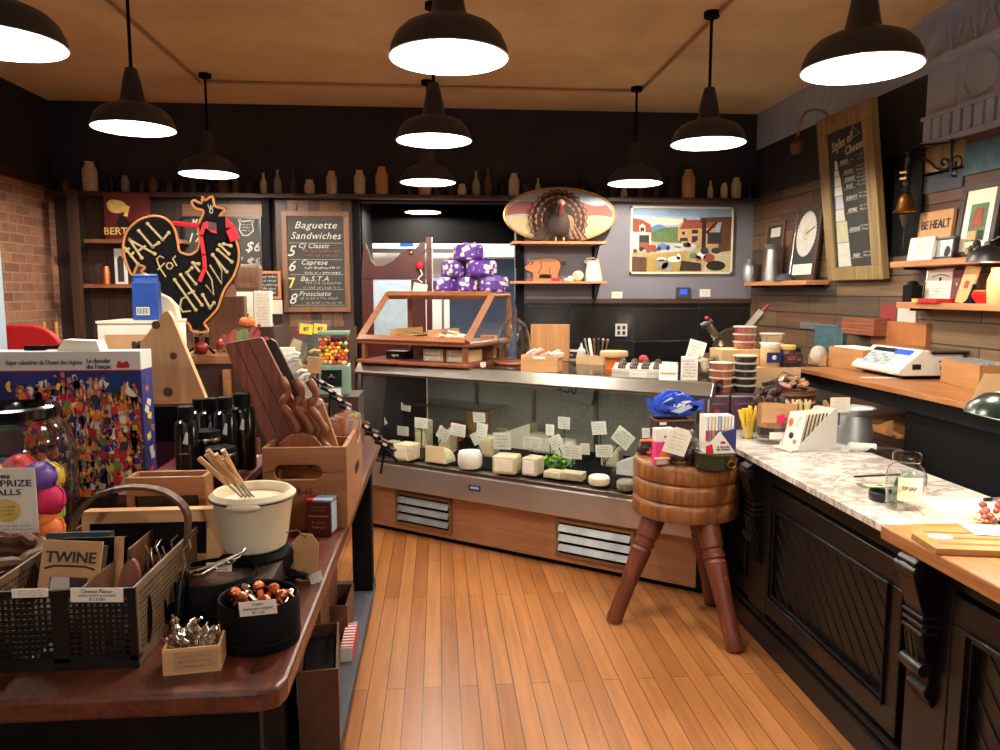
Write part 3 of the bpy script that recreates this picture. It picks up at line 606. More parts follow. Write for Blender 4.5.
# orange-lidded pot, tomatoes, egg tray, blue cards, sign holder
m = MB(); m.lathe('orange', [(.05, 0), (.055, .08)], n=20); m.lathe('card', [(.085, .08), (.09, .095), (.085, .115), (.02, .12)], n=24); tag(m.build('lidded_pot', loc=CMX @ Vector((1.72, .5, TZ))), 'orange pot with pale round lid on the case between utensils and tomatoes', 'pot')
for k, (dx, dz) in enumerate(((-.035, 0), (.02, 0), (.0, .045), (.055, .01))):
    tag(MB().sph('red', (0, 0, .03), .03, (1, 1, .9)).build('tomato', loc=(CMX @ Vector((1.93 + dx, .46, TZ + .0 + (dz if dz > .02 else 0))))), 'red tomato in the small heap on the case', 'tomato', 'tomatoes on the case')
et = E('egg_tray', 'grey carton tray of dark chocolate eggs on the case edge', 'tray', G(642, 378, TZ) + Vector((0, .06, 0)), CTH + .25)
m = MB(); m.prism('dirtywhite', [(-.15, 0), (.15, 0), (.15, .05), (-.15, .05)], .012, (0, -.06, 0)); m.box('dirtywhite', (0, .02, .03), (.3, .16, .05), (R(12), 0, 0)); m.box('white', (0, -.064, .02), (.1, .004, .035)); m.build('carton', et, bev=.003)
for k in range(8):
    o = MB().sph('choc', (0, 0, 0), .024, (1, 1, 1.2)).build('chocolate_egg'); q = Matrix.Translation(et.location) @ Matrix.Rotation(CTH + .25, 4, 'Z') @ Vector((-.1 + (k % 4) * .067, -.01 + (k // 4) * .07, .058 + .014 * (k // 4))); o.location = q
    w_ = MB().lathe('white', [(.023, -.004), (.023, .006)], n=14).build('white_band', o); tag(o, 'dark egg with white band in the grey carton tray', 'egg', 'eggs in the grey tray')
m = MB(); m.prism('paper', [(-.05, 0), (.05, 0), (.05, .1), (-.05, .1)], .004, (0, 0, 0), (R(-35), 0, 0)); m.box('card', (0, .05, .02), (.09, .06, .04)); m.scrib('greyink', (0, .03, .045), .08, 4, .06, (R(-35), 0, 0)); tag(m.build('tented_price_sign', loc=G(668, 380, TZ), rz=CTH + .3), 'tilted white price sign leaning on a small wooden block at the case edge', 'sign')
m = MB(); m.box('steelblue', (0, 0, .03), (.15, .08, .05)); m.box('paper', (0, 0, .058), (.14, .07, .006)); tag(m.build('blue_packet', loc=CMX @ Vector((2.06, .48, TZ)), rz=CTH, bev=.004), 'blue packet lying behind the egg tray on the case', 'packet')
m = MB(); m.box('paper', (0, 0, .065), (.09, .05, .13)); m.scrib('ink', (0, -.0265, .065), .075, 6, .1, seed=4); tag(m.build('printed_paper_carton', loc=G(689, 380, TZ), rz=CTH + .3, bev=.003), 'upright pale carton printed with writing at the right end of the case', 'carton')
m = MB(); m.lathe('jarglass', [(.07, 0), (.075, .07), (.06, .1), (.055, .115)], n=20, caps=False)
for k in range(10): m.sph(('brown', 'chilired', 'rind')[k % 3], (.03 * math.cos(k * 2), .03 * math.sin(k * 2), .03 + .006 * k), .025, n=8)
tag(m.build('snack_jar', loc=CMX @ Vector((2.33, .45, TZ))), 'open glass jar of brown snacks behind the printed carton', 'jar')
m = MB(); m.prism('paper', [(-.05, 0), (.05, 0), (.05, .12), (-.05, .12)], .003); m.scrib('ink', (0, 0, .06), .08, 5, .1); m.tube('blackmatte', [(0, .006, .02), (.02, .01, -.08)], .003, 5); tag(m.build('leaning_note', loc=CMX @ Vector((2.22, .52, TZ + .08)), r=(R(-15), R(15), CTH + .3)), 'slanted white handwritten note above the snack jar', 'note')
# ================================================================ BACK WALL THINGS
YW = YB
# long bottle shelf
zsh = DY(450, 195, 6.66).z
m = MB(); m.bx('darkwoodx', XL, XR, 6.66, YB, zsh - .035, zsh)
tag(m.build('bottle_shelf'), 'long dark high shelf of old bottles running along the whole back wall', 'shelf')
prof = {'crock': [(.045, 0), (.05, .02), (.05, .15), (.035, .18), (.028, .2), (.032, .21)], 'bottle': [(.035, 0), (.038, .1), (.03, .14), (.014, .17), (.014, .22), (.017, .225)], 'squat': [(.04, 0), (.05, .03), (.05, .08), (.035, .11), (.035, .13)]}
protos = {}
GB = 'old bottles along the high back shelf'
rb = random.Random(3)
spec = [(91, 'crock', 'rind', 1.2, 'tall tan stoneware bottle at the left end of the high back shelf'), (382, 'crock', 'kraft', 1.15, None), (425, 'crock', 'kraft', 1.15, None), (360, 'crock', 'rind', 1.0, None), (488, 'bottle', 'brown', 1.1, None), (514, 'crock', 'rind', .95, None), (688, 'crock', 'kraft', 1.2, None), (332, 'crock', 'rind', .95, None)]
used = [s_[0] for s_ in spec]
x = 66
while x < 756:
    if all(abs(x - u) > 10 for u in used): spec.append((x, rb.choice(['bottle', 'squat', 'crock', 'squat', 'bottle']), rb.choice(['amberglass2', 'blackgloss', 'brown', 'ash', 'darkbrown', 'rind', 'blackgloss', 'amberglass2']), rb.uniform(.6, .95), None)); used.append(x)
    x += rb.choice([12, 14, 16])
plain('amberglass2', (60, 45, 38), .15)
spec.sort()
names = {'bottle': 'old glass bottle', 'squat': 'squat old jar', 'crock': 'stoneware bottle'}; colw = {'amberglass2': 'dark brown', 'blackgloss': 'black', 'brown': 'brown', 'ash': 'grey', 'darkbrown': 'dark brown', 'rind': 'pale tan', 'kraft': 'light tan'}
def place_of(px):
    marks = [(100, 'above the dim poster corner'), (185, 'over the rooster board'), (275, 'above the drinks chalkboard'), (350, 'above the sandwich menu board'), (440, 'above the dark doorway'), (515, 'between doorway and turkey platter'), (620, 'above the turkey platter'), (735, 'above the farm painting'), (999, 'at the right end over the jug')]
    return next(t for u, t in marks if px < u)
for px, k, mt, sc, lb in spec:
    key = (k, mt)
    if key not in protos: o = MB().lathe(mt, prof[k] + [(.001, prof[k][-1][1])], n=14).build('stoneware_bottle' if k == 'crock' else ('glass_bottle' if k == 'bottle' else 'squat_jar')); protos[key] = o
    else: o = protos[key].copy(); COL.objects.link(o)
    o.location = (DY(px, 195, 6.73).x, 6.73 + rb.uniform(-.008, .006), zsh + .0005); o.scale = (sc, sc, sc)
    tag(o, lb or f'{colw[mt]} {names[k]} on the high back shelf {place_of(px)}', 'bottle', f'{colw[mt]} {names[k]}s {place_of(px)}')
# ---------------------------------------------------------------- shelves with turkey and pig
def wall_shelf(pxa, pxb, py, lb, th=.022, d=.3):
    a, b = DY(pxa, py, YB - d), DY(pxb, py, YB - d); t = E('wall_shelf', lb, 'shelf', (0, 0, 0))
    MB().bx('shelfwood', a.x, b.x, YB - d, YB - .001, a.z - th, a.z).build('board', t, bev=.002)
    for x in (a.x + .05, b.x - .07):
        m = MB(); m.bx('blackmatte', x, x + .022, YB - .02, YB - .001, a.z - th - .2, a.z - th); m.bx('blackmatte', x, x + .022, YB - d + .02, YB - .02, a.z - th - .012, a.z - th)
        m.tube('blackmatte', [(x + .011, YB - .015, a.z - th - .17), (x + .011, YB - d * .4, a.z - th - .12), (x + .011, YB - d + .04, a.z - th - .01)], .006, 6); m.build('bracket', t)
    return a.x, b.x, a.z
xa, xb, zt = wall_shelf(513, 607, 241, 'upper wooden wall shelf carrying the turkey, on black brackets')
xa2, xb2, zt2 = wall_shelf(513, 607, 281, 'lower wooden wall shelf carrying the wooden pig and pitcher')
# oval platter
pl = E('oval_platter', 'large oval platter painted with pale and red bands leaning behind the turkey', 'platter', (DY(560, 215, 6.62).x, YB - .175, zt + .0))
pw, ph = .5, .235
cz = DY(560, 215, 6.62).z - zt
m = MB(); m.prism('tan', oval(0, 0, pw, ph, 48), .02, (0, 0, cz)); m.prism('sky', oval(0, 0, pw * .95, ph * .92, 48), .004, (0, -.004, cz))
def clipo(z0, z1, x0, x1, mat, y):
    pts = []
    for i in range(13):
        x = x0 + (x1 - x0) * i / 12; lim = ph * .915 * math.sqrt(max(0, 1 - (x / (pw * .95)) ** 2)); pts.append((x, min(max(z0 + .02 * math.sin(i), -lim), lim)))
    top_ = []
    for i in range(13):
        x = x1 + (x0 - x1) * i / 12; lim = ph * .915 * math.sqrt(max(0, 1 - (x / (pw * .95)) ** 2)); top_.append((x, min(max(z1 + .02 * math.sin(i * .8), -lim), lim)))
    m.prism(mat, pts + top_, .002, (0, y, cz))
clipo(-.01, .1, -.47, .47, 'dustyred', -.0065); clipo(-.25, -.02, -.47, .47, 'palegold', -.0066); clipo(.1, .25, -.4, .4, 'skygrey', -.0067)
m.build('plate', pl)
m = MB(); m.tube('gold', [(pw * .985 * math.cos(i * PI / 24), -.004, cz + ph * .985 * math.sin(i * PI / 24)) for i in range(48)], .009, 6, closed=True); m.build('rim', pl)
# turkey
tk = E('turkey_figure', 'brown turkey figure with fanned tail standing on the upper wall shelf', 'turkey figure', (DY(559, 241, 6.55).x, YB - .235, zt + .0005))
m = MB()
for row, (rr, n_, mt, yo) in enumerate(((.245, 19, 'feather', .03), (.2, 17, 'fur', .012), (.15, 15, 'feather', -.006))):
    for i in range(n_):
        a = R(-38) + (PI + R(76)) * i / (n_ - 1); cx, cz_ = math.cos(a), math.sin(a)
        pts = [(-.012, .03), (.012, .03), (.036, rr * .9), (.03, rr), (0, rr + .022), (-.03, rr), (-.036, rr * .9)]
        m.prism(mt, pts, .006, (0, yo + (i % 2) * .007, .19), (0, PI / 2 - a, 0))
        m.prism('featherlight', [(-.028, rr * .96), (.028, rr * .96), (0, rr + .012)], .002, (0, yo + (i % 2) * .007 - .003, .19), (0, PI / 2 - a, 0))
m.build('tail_fan', tk)
m = MB(); m.sph('feather', (0, -.04, .14), .1, (1, .8, 1.15), n=20); m.sph('featherlight', (.075, -.045, .15), .065, (.8, .6, 1.2), n=14); m.tube('feather', [(.01, -.06, .2), (.0, -.075, .27), (.005, -.07, .31)], [.05, .028, .02], 12)
m.build('body', tk)
m = MB(); m.sph('skinpink', (.006, -.075, .325), .03, (1, 1.2, 1), n=12); m.tube('skinpink', [(.006, -.1, .325), (0, -.115, .31)], [.008, .003], 6); m.tube('apple', [(0, -.105, .31), (-.004, -.115, .25), (-.012, -.11, .2)], [.009, .013, .006], 8); m.build('head', tk)
for sx_ in (-1, 1):
    m = MB()
    for k in range(7): m.prism('featherlight' if sx_ > 0 and k % 2 else 'feather', [(-.012, 0), (.012, 0), (.016, -.13), (0, -.15)], .006, (sx_ * (.05 + .016 * k), -.055 + .004 * k, .16 - .006 * k), (0, -sx_ * R(10 + 5 * k), 0))
    m.build('wing', tk)
    m = MB(); m.tube('tan', [(sx_ * .03, -.05, .06), (sx_ * .035, -.06, 0.004)], .007, 6); m.build('foot', tk)
# wooden pig
pgp = smoothpoly([(-.2, .1), (-.19, .075), (-.165, .06), (-.13, .045), (-.125, .0), (-.07, .0), (-.06, .03), (.03, .03), (.04, 0), (.09, 0), (.105, .05), (.125, .11), (.1, .165), (.03, .185), (-.06, .18), (-.12, .165), (-.14, .175), (-.155, .15), (-.175, .125)], 3)
t = E('wooden_pig', 'carved orange wooden pig plaque on the lower wall shelf', 'pig ornament', (DY(548, 281, 6.6).x, YB - .14, zt2 + .026))
MB().prism('orangewood', pgp, .03) if False else None

MB().prism('orangewood', pgp, .03).build('body', t, bev=.006)
m = MB(); m.tube('darkbrown', [(x, -.002, z) for x, z in pgp], .003, 5, closed=True); m.tube('darkbrown', [(-.06, -.001, .15), (-.05, -.002, .1), (-.08, -.001, .04)], .003, 5); m.tube('darkbrown', [(.03, -.001, .1), (.02, -.002, .06), (.04, -.001, .03)], .003, 5); m.sph('darkbrown', (-.15, -.002, .12), .005); m.prism('darkbrown', [(-.14, .15), (-.12, .15), (-.13, .12)], .003, (0, -.003, 0)); m.build('outline', t)
m = MB(); m.tube('darkbrown', smoothpoly([(.12, .015, .12), (.15, .015, .15), (.17, .015, .13), (.15, .015, .11), (.14, .015, .13)], 4, False) if False else [(.12, .015, .12), (.14, .015, .145), (.16, .015, .145), (.165, .015, .125), (.15, .015, .115), (.143, .015, .13)], .007, 6); m.build('tail', t)
m = MB(); m.bx('orangewood', -.13, .09, -.015, .045, 0, .0245); m.tube('brightred', [(-.13, .015, .012), (-.18, .015, .012)], [.012, .003], 8); m.tube('brightred', [(.06, -.016, .012), (.12, .0, .012)], [.014, .008], 8); m.box('brightred', (.07, .012, .014), (.07, .06, .028))
tag(m.build('wooden_pig_stand', loc=(t.location.x, t.location.y, zt2 + .0003)), 'orange wooden bar with red ends lying beneath the wooden pig', 'stand')
# pitcher and small jugs
pj = E('white_pitcher', 'white enamel pitcher with loop handle on the lower wall shelf', 'pitcher', (DY(594, 281, 6.64).x, YB - .12, zt2 + .0005))
pj.scale = (1.25, 1.25, 1.15); MB().lathe('cream', [(.065, 0), (.064, .04), (.05, .11), (.042, .15), (.047, .16)], n=24).build('body', pj)
MB().tube('cream', [(-.035, 0, .13), (-.06, 0, .15), (-.045, 0, .175), (0, 0, .18), (.04, 0, .165)], .007, 8).build('handle', pj)
m = MB(); m.lathe('cream', [(.045, 0), (.048, .045), (.035, .06)], (0, 0, .05), (PI / 2 + .2, 0, -.5), n=20); m.lathe('rind', [(.034, .061), (.02, .03)], (0, 0, .05), (PI / 2 + .2, 0, -.5), n=20); o = m.build('round_crock', loc=(DY(579, 281, 6.64).x, YB - .15, zt2 + .001)); tag(o, 'small round crock lying on its side left of the white pitcher', 'crock')
m = MB(); m.lathe('cream', [(.03, 0), (.034, .02), (.012, .045), (.001, .05)], n=16); m.tube('cream', [(-.02, 0, .02), (-.05, 0, .01)], .008, 8); tag(m.build('small_creamer', loc=(DY(571, 281, 6.55).x, YB - .21, zt2 + .0005)), 'tiny white creamer in front of the round crock on the shelf', 'creamer')
# ---------------------------------------------------------------- farm painting
pa, pb = DY(631, 206, YB - .03), DY(732, 274, YB - .03); PW, PH = pb.x - pa.x, pa.z - pb.z
pt = E('farm_painting', 'framed colourful farmyard painting with barn, animals and hills', 'painting', ((pa.x + pb.x) / 2, YB - .03, (pa.z + pb.z) / 2))
m = MB()
for a_, b_, c_, d_ in ((-PW / 2, PW / 2, PH / 2 - .018, PH / 2), (-PW / 2, PW / 2, -PH / 2, -PH / 2 + .018), (-PW / 2, -PW / 2 + .018, -PH / 2, PH / 2), (PW / 2 - .018, PW / 2, -PH / 2, PH / 2)): m.bx('cream', a_, b_, 0, .029, c_, d_)
m.build('frame', pt)
m = MB(); W2, H2 = PW - .036, PH - .036
def pq(mat, pts, lay): m.prism(mat, [((x - .5) * W2, (.5 - y) * H2) for x, y in pts], .001, (0, .012 - lay * .001, 0))
pq('skygrey', [(0, 0), (1, 0), (1, 1), (0, 1)], 0); pq('sky', [(0, 0), (1, 0), (1, .14), (0, .1)], 1); pq('cream', [(0, .14), (.5, .16), (.6, .26), (0, .24)], 1)
pq('steelblue', [(.18, .3), (.27, .24), (.4, .33), (.4, .4), (.18, .4)], 1); pq('hill', [(.18, .38), (.32, .3), (.5, .28), (.5, .5), (.18, .5)], 2); pq('meadow', [(.2, .42), (.5, .36), (.5, .54), (.2, .52)], 3)
pq('palegold', [(0, .52), (1, .5), (1, 1), (0, 1)], 2); pq('dirtywhite', [(.05, .66), (.3, .55), (.7, .55), (.6, .66), (.2, .7)], 4); pq('ochre', [(.15, .74), (.55, .66), (.62, .9), (.5, 1), (.15, 1)], 4)
pq('cream', [(0, .36), (.19, .36), (.19, .64), (0, .7)], 5); pq('roofred', [(0, .15), (.1, .18), (.18, .25), (.2, .38), (0, .37)], 6); pq('cream', [(.07, .36), (.07, .28), (.1, .24), (.13, .28), (.13, .37)], 7); pq('ink', [(.08, .36), (.08, .3), (.12, .3), (.12, .36)], 8)
pq('ink', [(.07, .42), (.17, .42), (.17, .64), (.07, .66)], 7)
for a_, b_ in ((.12, .58), (.2, .62)): pq('roofred', [(a_ - .04, b_ - .05), (a_ + .04, b_ - .04), (a_ + .05, b_ + .05), (a_ - .04, b_ + .06)], 9)
for cx_, cy_, c_ in ((.09, .64, 'ink'), (.16, .66, 'roofred'), (.23, .65, 'roofred'), (.03, .67, 'brown'), (.27, .63, 'navy'), (.36, .62, 'navy')): pq(c_, [(x, y) for x, y in oval(cx_, cy_, .022, .035, 12)], 10)
pq('steelblue', [(.25, .58), (.3, .54), (.38, .58), (.38, .64), (.26, .64)], 9)
pq('tan', [(.46, .36), (.46, .28), (.52, .18), (.78, .18), (.84, .35), (.84, .6), (.46, .5)], 5); pq('roofred', [(.47, .32), (.53, .18), (.8, .17), (.84, .3)], 6); pq('roofred', [(.51, .2), (.51, .15), (.54, .15), (.54, .2)], 6)
for a_, b_, w_, h_ in ((.5, .36, .03, .05), (.6, .33, .06, .06), (.6, .43, .06, .1), (.48, .46, .08, .05)): pq('ink', [(a_, b_), (a_ + w_, b_), (a_ + w_, b_ + h_), (a_, b_ + h_)], 7)
pq('brown', [(.68, .14), (1, .12), (1, .2), (.68, .22)], 8); pq('darkbrown', [(.7, .15), (.74, .15), (.74, .65), (.7, .65)], 9); pq('darkbrown', [(.74, .36), (.84, .2), (.86, .22), (.75, .4)], 9); pq('ink', [(.76, .37), (.9, .37), (.9, .55), (.76, .55)], 8)
pq('brown', [(.9, .2), (1, .16), (1, .95), (.86, .9), (.88, .4)], 7); pq('rind', [(.8, .7), (1, .66), (1, 1), (.7, 1)], 9)
pq('brown', [(0, .76), (.15, .77), (.15, 1), (0, 1)], 10)
for i in range(7): pq('ink', [(.02 * i + .005, .78), (.02 * i + .009, .78), (.02 * i + .009, 1), (.02 * i + .005, 1)], 11)
for cx_, cy_, rx_, ry_, c_ in ((.3, .88, .07, .08, 'ash'), (.36, .92, .06, .08, 'ash'), (.43, .8, .07, .05, 'white'), (.3, .8, .05, .03, 'white'), (.47, .76, .02, .05, 'white'), (.73, .66, .04, .06, 'ink'), (.7, .74, .05, .06, 'white'), (.78, .78, .06, .07, 'roofred'), (.62, .74, .04, .05, 'hill'), (.67, .78, .03, .04, 'roofred'), (.55, .57, .04, .04, 'ink'), (.57, .56, .02, .03, 'white'), (.66, .55, .03, .05, 'tan'), (.85, .9, .1, .08, 'olive'), (.85, .66, .05, .05, 'ink')): pq(c_, oval(cx_, cy_, rx_, ry_, 14), 11)
pq('darkbrown', [(.5, .82), (.7, .86), (.7, .98), (.48, .98)], 12); pq('steelblue', [(.42, .58), (.5, .6), (.48, .63), (.43, .61)], 9)
m.build('canvas', pt)
# thermostat, small papers
th = DY(683, 292, YB - .02); tt = E('wall_thermostat', 'small grey wall control panel with blue screen under the painting', 'control panel', (th.x, YB - .03, RAIL + .014))
MB().box('greywall', (0, .012, .05), (.13, .03, .1)).build('body', tt, bev=.004); MB().box('screen', (0, -.0045, .06), (.07, .003, .045)).build('screen', tt)
for px, py, w_, h_, lb in ((617, 295, .1, .06, 'small cream card on the grey wall under the painting, left of control panel'), (705, 293, .1, .07, 'small cream card on the grey wall right of the control panel')):
    q = DY(px, py, YB - .004); m = MB(); m.box('paper', (0, 0, 0), (w_, .004, h_)); m.scrib('greyink', (0, -.0026, 0), w_ * .7, 3, h_ * .6); tag(m.build('wall_card', loc=q), lb, 'card')
q = DY(621, 330, YB); m = MB(); m.box('dirtywhite', (0, 0, 0), (.11, .012, .115)); m.box('black', (-.024, -.0065, .022), (.028, .003, .035)); m.box('black', (.024, -.0065, .022), (.028, .003, .035)); m.box('black', (-.024, -.0065, -.026), (.028, .003, .035)); m.box('black', (.024, -.0065, -.026), (.028, .003, .035))
tag(m.build('wall_outlet', loc=(q.x, YB - .007, q.z), bev=.002), 'white four-socket electrical outlet on the black tiled wall', 'outlet')
# back work counter under the tiles
m = MB(); m.bx('darkwoodx', DX1 + .15, 2.85, 6.15, YB - .001, 0, .9); m.bx('steel', DX1 + .12, 2.87, 6.1, YB - .001, .9, .94); tag(m.build('rear_work_counter'), 'rear work counter under the black tiled wall, mostly hidden by the case', 'counter')
# slicer on the counter behind the deli tubs
sl = E('meat_slicer', 'steel meat slicer on the work surface behind the stacked deli tubs', 'slicer', (DY(735, 345, 5.3).x, 5.3, 0))
zb_ = DY(735, 352, 5.3).z
m = MB(); m.bx('steel', -.3, .3, -.2, .2, zb_ - .12, zb_ - .02); m.bx('blackmatte', -.28, .28, -.18, .18, 0.0, zb_ - .12); m.build('base', sl, bev=.01)
def rel(px, py): q = DY(px, py, 5.3); return Vector((q.x - sl.location.x, 0, q.z))
m = MB(); a_, b_ = rel(712, 348), rel(744, 336); m.lathe('silver', [(.001, 0), (.13, .01), (.135, .02), (.001, .03)], a_ * .5 + b_ * .5 + Vector((0, .03, -.01)), (PI / 2 + .4, 0, .3), n=30); m.build('blade', sl)
m = MB(); a_, b_ = rel(738, 340), rel(762, 312); m.tube('silver', [a_, b_], .035, 4, smooth=False); m.tube('apple', [b_, b_ + Vector((.05, 0, .05))], .014, 8); m.build('carriage', sl)
m = MB(); a_, b_ = rel(708, 325), rel(722, 345); m.tube('silver', [a_, b_], .03, 8); m.tube('black', [a_ + Vector((-.05, 0, -.01)), a_ + Vector((.03, 0, .03))], .02, 8); m.sph('red', tuple(a_ + Vector((-.01, 0, .05))), .015); m.build('sharpener', sl)
# ---------------------------------------------------------------- saloon door
sd = E('saloon_door', 'dark red saloon half door with scooped top and pale glass panel', 'door', (DY(362, 300, YB - .04).x, YB - .05, 0))
def sr(px, py): q = DY(px, py, YB - .05); return (q.x - sd.location.x, q.z)
top_ = [sr(*p_) for p_ in ((363, 243), (365, 243), (369, 251), (371, 260), (376, 266), (383, 266), (393, 261), (402, 252), (408, 248), (415, 249), (420, 243), (425, 241))]
x9 = top_[-1][0]; holes = [sr(373, 279), sr(412, 279), sr(412, 342), sr(373, 342)]
hx0, hz1 = holes[0]; hx1, hz0 = holes[2]
m = MB(); m.prism('reddoor', top_ + [(x9, hz1), (0, hz1)], .035); m.bx('reddoor', 0, hx0, 0, .035, hz0, hz1); m.bx('reddoor', hx1, x9, 0, .035, hz0, hz1); m.bx('reddoor', 0, x9, 0, .035, .3, hz0); m.build('panel', sd, bev=.003)
m = MB(); m.bx('skygrey', hx0, hx1, .012, .02, hz0, hz1); m.build('pane', sd)
m = MB(); kx, kz_ = sr(411, 253); m.lathe('brass', [(.016, 0), (.02, .006), (.012, .015), (.004, .016)], (kx, -.001, kz_), (PI / 2, 0, 0), n=16); m.build('hook', sd)
q = DY(425, 260, YB - .08); m = MB(); m.bx('reddoor', -.02, .03, -.02, .03, 0, q.z + .2); m.bx('cream', .031, .036, -.02, .03, 1.0, q.z + .2); tag(m.build('door_post', loc=(q.x + .03, YB - .06, 0)), 'dark red post with cream edge where the saloon door meets the opening', 'post')
m = MB(); m.sph('brightred', (0, 0, .05), .035); m.tube('cream', [(0, 0, .02), (.02, -.01, -.03), (-.02, -.01, -.07), (.02, -.01, -.1)], .006, 6); m.box('cream', (0, -.01, -.15), (.12, .03, .08), (0, .2, 0)); tag(m.build('hanging_ornament', loc=DY(420, 271, YB - .12)), 'red ball ornament and white tag hanging on the saloon door post', 'ornament')
# ---------------------------------------------------------------- menu board on plank panel
q0, q1 = DY(275, 200, YB - .06), DY(355, 360, YB - .06)
m = MB(); n_ = 7; ww = (q1.x - q0.x) / n_
for i in range(n_): m.bx('midwoodz' if i % 3 else 'darkwood', q0.x + i * ww, q0.x + (i + 1) * ww - .004, YB - .05, YB - .001, .0, q0.z)
m.bx('darkwoodx', q0.x - .02, q1.x + .02, YB - .06, YB - .05, q1.z + .02, q1.z + .3)
tag(m.build('plank_panel'), 'brown vertical plank panel behind the baguette sandwich menu', 'panel')
mb_ = DY(316, 262, YB - .1); me_ = E('sandwich_menu_board', 'wood framed chalkboard menu headed Baguette Sandwiches', 'chalkboard', mb_)
mw, mh = DY(350, 262, YB - .1).x - DY(283, 262, YB - .1).x, DY(316, 212, YB - .1).z - DY(316, 313, YB - .1).z
m = MB(); fr = .045
for a_, b_, c_, d_ in ((-mw / 2, mw / 2, mh / 2 - fr, mh / 2), (-mw / 2, mw / 2, -mh / 2, -mh / 2 + fr), (-mw / 2, -mw / 2 + fr, -mh / 2 + fr, mh / 2 - fr), (mw / 2 - fr, mw / 2, -mh / 2 + fr, mh / 2 - fr)): m.bx('midwoodz', a_, b_, 0, .035, c_, d_)
m.build('frame', me_, bev=.003)
m = MB(); m.bx('chalkboard', -mw / 2 + fr, mw / 2 - fr, .012, .03, -mh / 2 + fr, mh / 2 - fr)
u = mh / 101
def ty(py): return (262.5 - py) * u
SH = .012 - .0015
m.text('chalk', 'Baguette', .085, (-.0, SH, ty(226)), w=.36); m.text('chalk', 'Sandwiches', .085, (.0, SH, ty(236.5)), w=.43)
for py in (243.5, 260, 275, 290, 306): m.bx('chalkdim', -.23, .23, SH, .012, ty(py) - .002, ty(py) + .002)
for t_, py, c_ in (('5', 252, 'chalk'), ('6', 267, 'chalk'), ('7', 284, 'straw'), ('8', 300, 'chalk')): m.text(c_, t_, .13, (-.215, SH, ty(py)), bold=.004)
for t_, py, w_ in (('CJ Classic', 246.5, .26), ('Caprese', 263, .22), ('Ba.S.T.A', 279.5, .24), ('Prosciutto', 294.5, .27)): m.text('chalk', t_, .06, (-.02, SH, ty(py)), w=w_, bold=.004)
for c_, py, sd_ in (('chalkred', 254, 1), ('chalk', 271, 2), ('chalkdim', 286, 3), ('chalkdim', 301.5, 4)): m.scrib(c_, (.04, SH, ty(py)), .36, 2, .08, seed=sd_)
m.build('writing_surface', me_)
for px in (294, 335):
    q = DY(px, 209, YB - .1); m = MB(); m.tube('silver', [(.012 * math.cos(i * PI / 6), 0, .012 * math.sin(i * PI / 6) + .03) for i in range(12)], .003, 5, closed=True); m.tube('silver', [(0, 0, .018), (0, 0, -.02)], .003, 5); m.build('hanging_hook', me_, loc=Vector((q.x, YB - .07, q.z)) - mb_)
# drinks chalkboards
def chalkb(px0, py0, px1, py1, Y, lb, fm, fw, fill):
    a_, b_ = DY(px0, py0, Y), DY(px1, py1, Y); c_ = (a_ + b_) / 2; w_, h_ = b_.x - a_.x, a_.z - b_.z; t = E('chalkboard', lb, 'chalkboard', c_)
    m = MB()
    for e, f_, g, h in ((-w_ / 2, w_ / 2, h_ / 2 - fw, h_ / 2), (-w_ / 2, w_ / 2, -h_ / 2, -h_ / 2 + fw), (-w_ / 2, -w_ / 2 + fw, -h_ / 2 + fw, h_ / 2 - fw), (w_ / 2 - fw, w_ / 2, -h_ / 2 + fw, h_ / 2 - fw)): m.bx(fm, e, f_, 0, .03, g, h)
    m.build('frame', t); m = MB(); m.bx('chalkboard', -w_ / 2 + fw, w_ / 2 - fw, .012, .028, -h_ / 2 + fw, h_ / 2 - fw)
    def P(px, py): q = DY(px, py, Y); return (q.x - c_.x, SH, q.z - c_.z)
    fill(m, P); m.build('writing_surface', t); return t
def f1(m, P):
    m.text('chalk', '8', .1, P(193, 222), bold=.01); m.text('chalk', '17', .11, P(193, 238), bold=.012); m.text('chalk', '$6', .12, P(252, 247), bold=.012); m.text('chalk', ') $8', .12, P(248, 263), bold=.012); m.text('chalk', '$8', .12, P(252, 263), bold=.012)
    c = P(246, 226); m.tube('chalk', [(c[0] - .07, SH, c[2] + .07), (c[0] - .03, SH, c[2] + .04), (c[0] + .04, SH, c[2] + .05), (c[0] + .08, SH, c[2] + .08), (c[0] + .05, SH, c[2] + .02), (c[0] + .06, SH, c[2] - .04), (c[0] + .01, SH, c[2] - .08), (c[0] - .03, SH, c[2] - .08), (c[0] - .06, SH, c[2] - .03), (c[0] - .05, SH, c[2] + .02)], .005, 5, closed=True)
    m.scrib('chalk', P(246, 226), .1, 4, .1, seed=8); m.scrib('chalk', P(220, 262), .4, 2, .12, seed=9)
chalkb(181, 216, 263, 282, YB - .06, 'black framed drinks chalkboard with $6 and $8 prices behind the rooster board', 'black', .02, f1)
a_, b_ = DY(182, 204, YB - .02), DY(272, 300, YB - .02); m = MB(); m.bx('midwood', a_.x, b_.x, YB - .03, YB - .001, b_.z, a_.z); tag(m.build('worn_backing_panel'), 'worn dark panel on the wall behind the drinks chalkboard', 'panel')
chalkb(258, 271, 281, 299, YB - .2, 'small orange framed chalkboard below the drinks board', 'orangewood', .022, lambda m, P: m.scrib('chalk', P(269, 285), .13, 5, .17, seed=5))
# dark upright posts flanking
m = MB(); q = DY(270, 300, YB - .08); m.bx('blackmatte', q.x - .04, q.x + .02, YB - .1, YB - .001, 0, 2.46); tag(m.build('black_post', loc=(0, 0, 0)), 'narrow black upright post left of the sandwich menu panel', 'post')
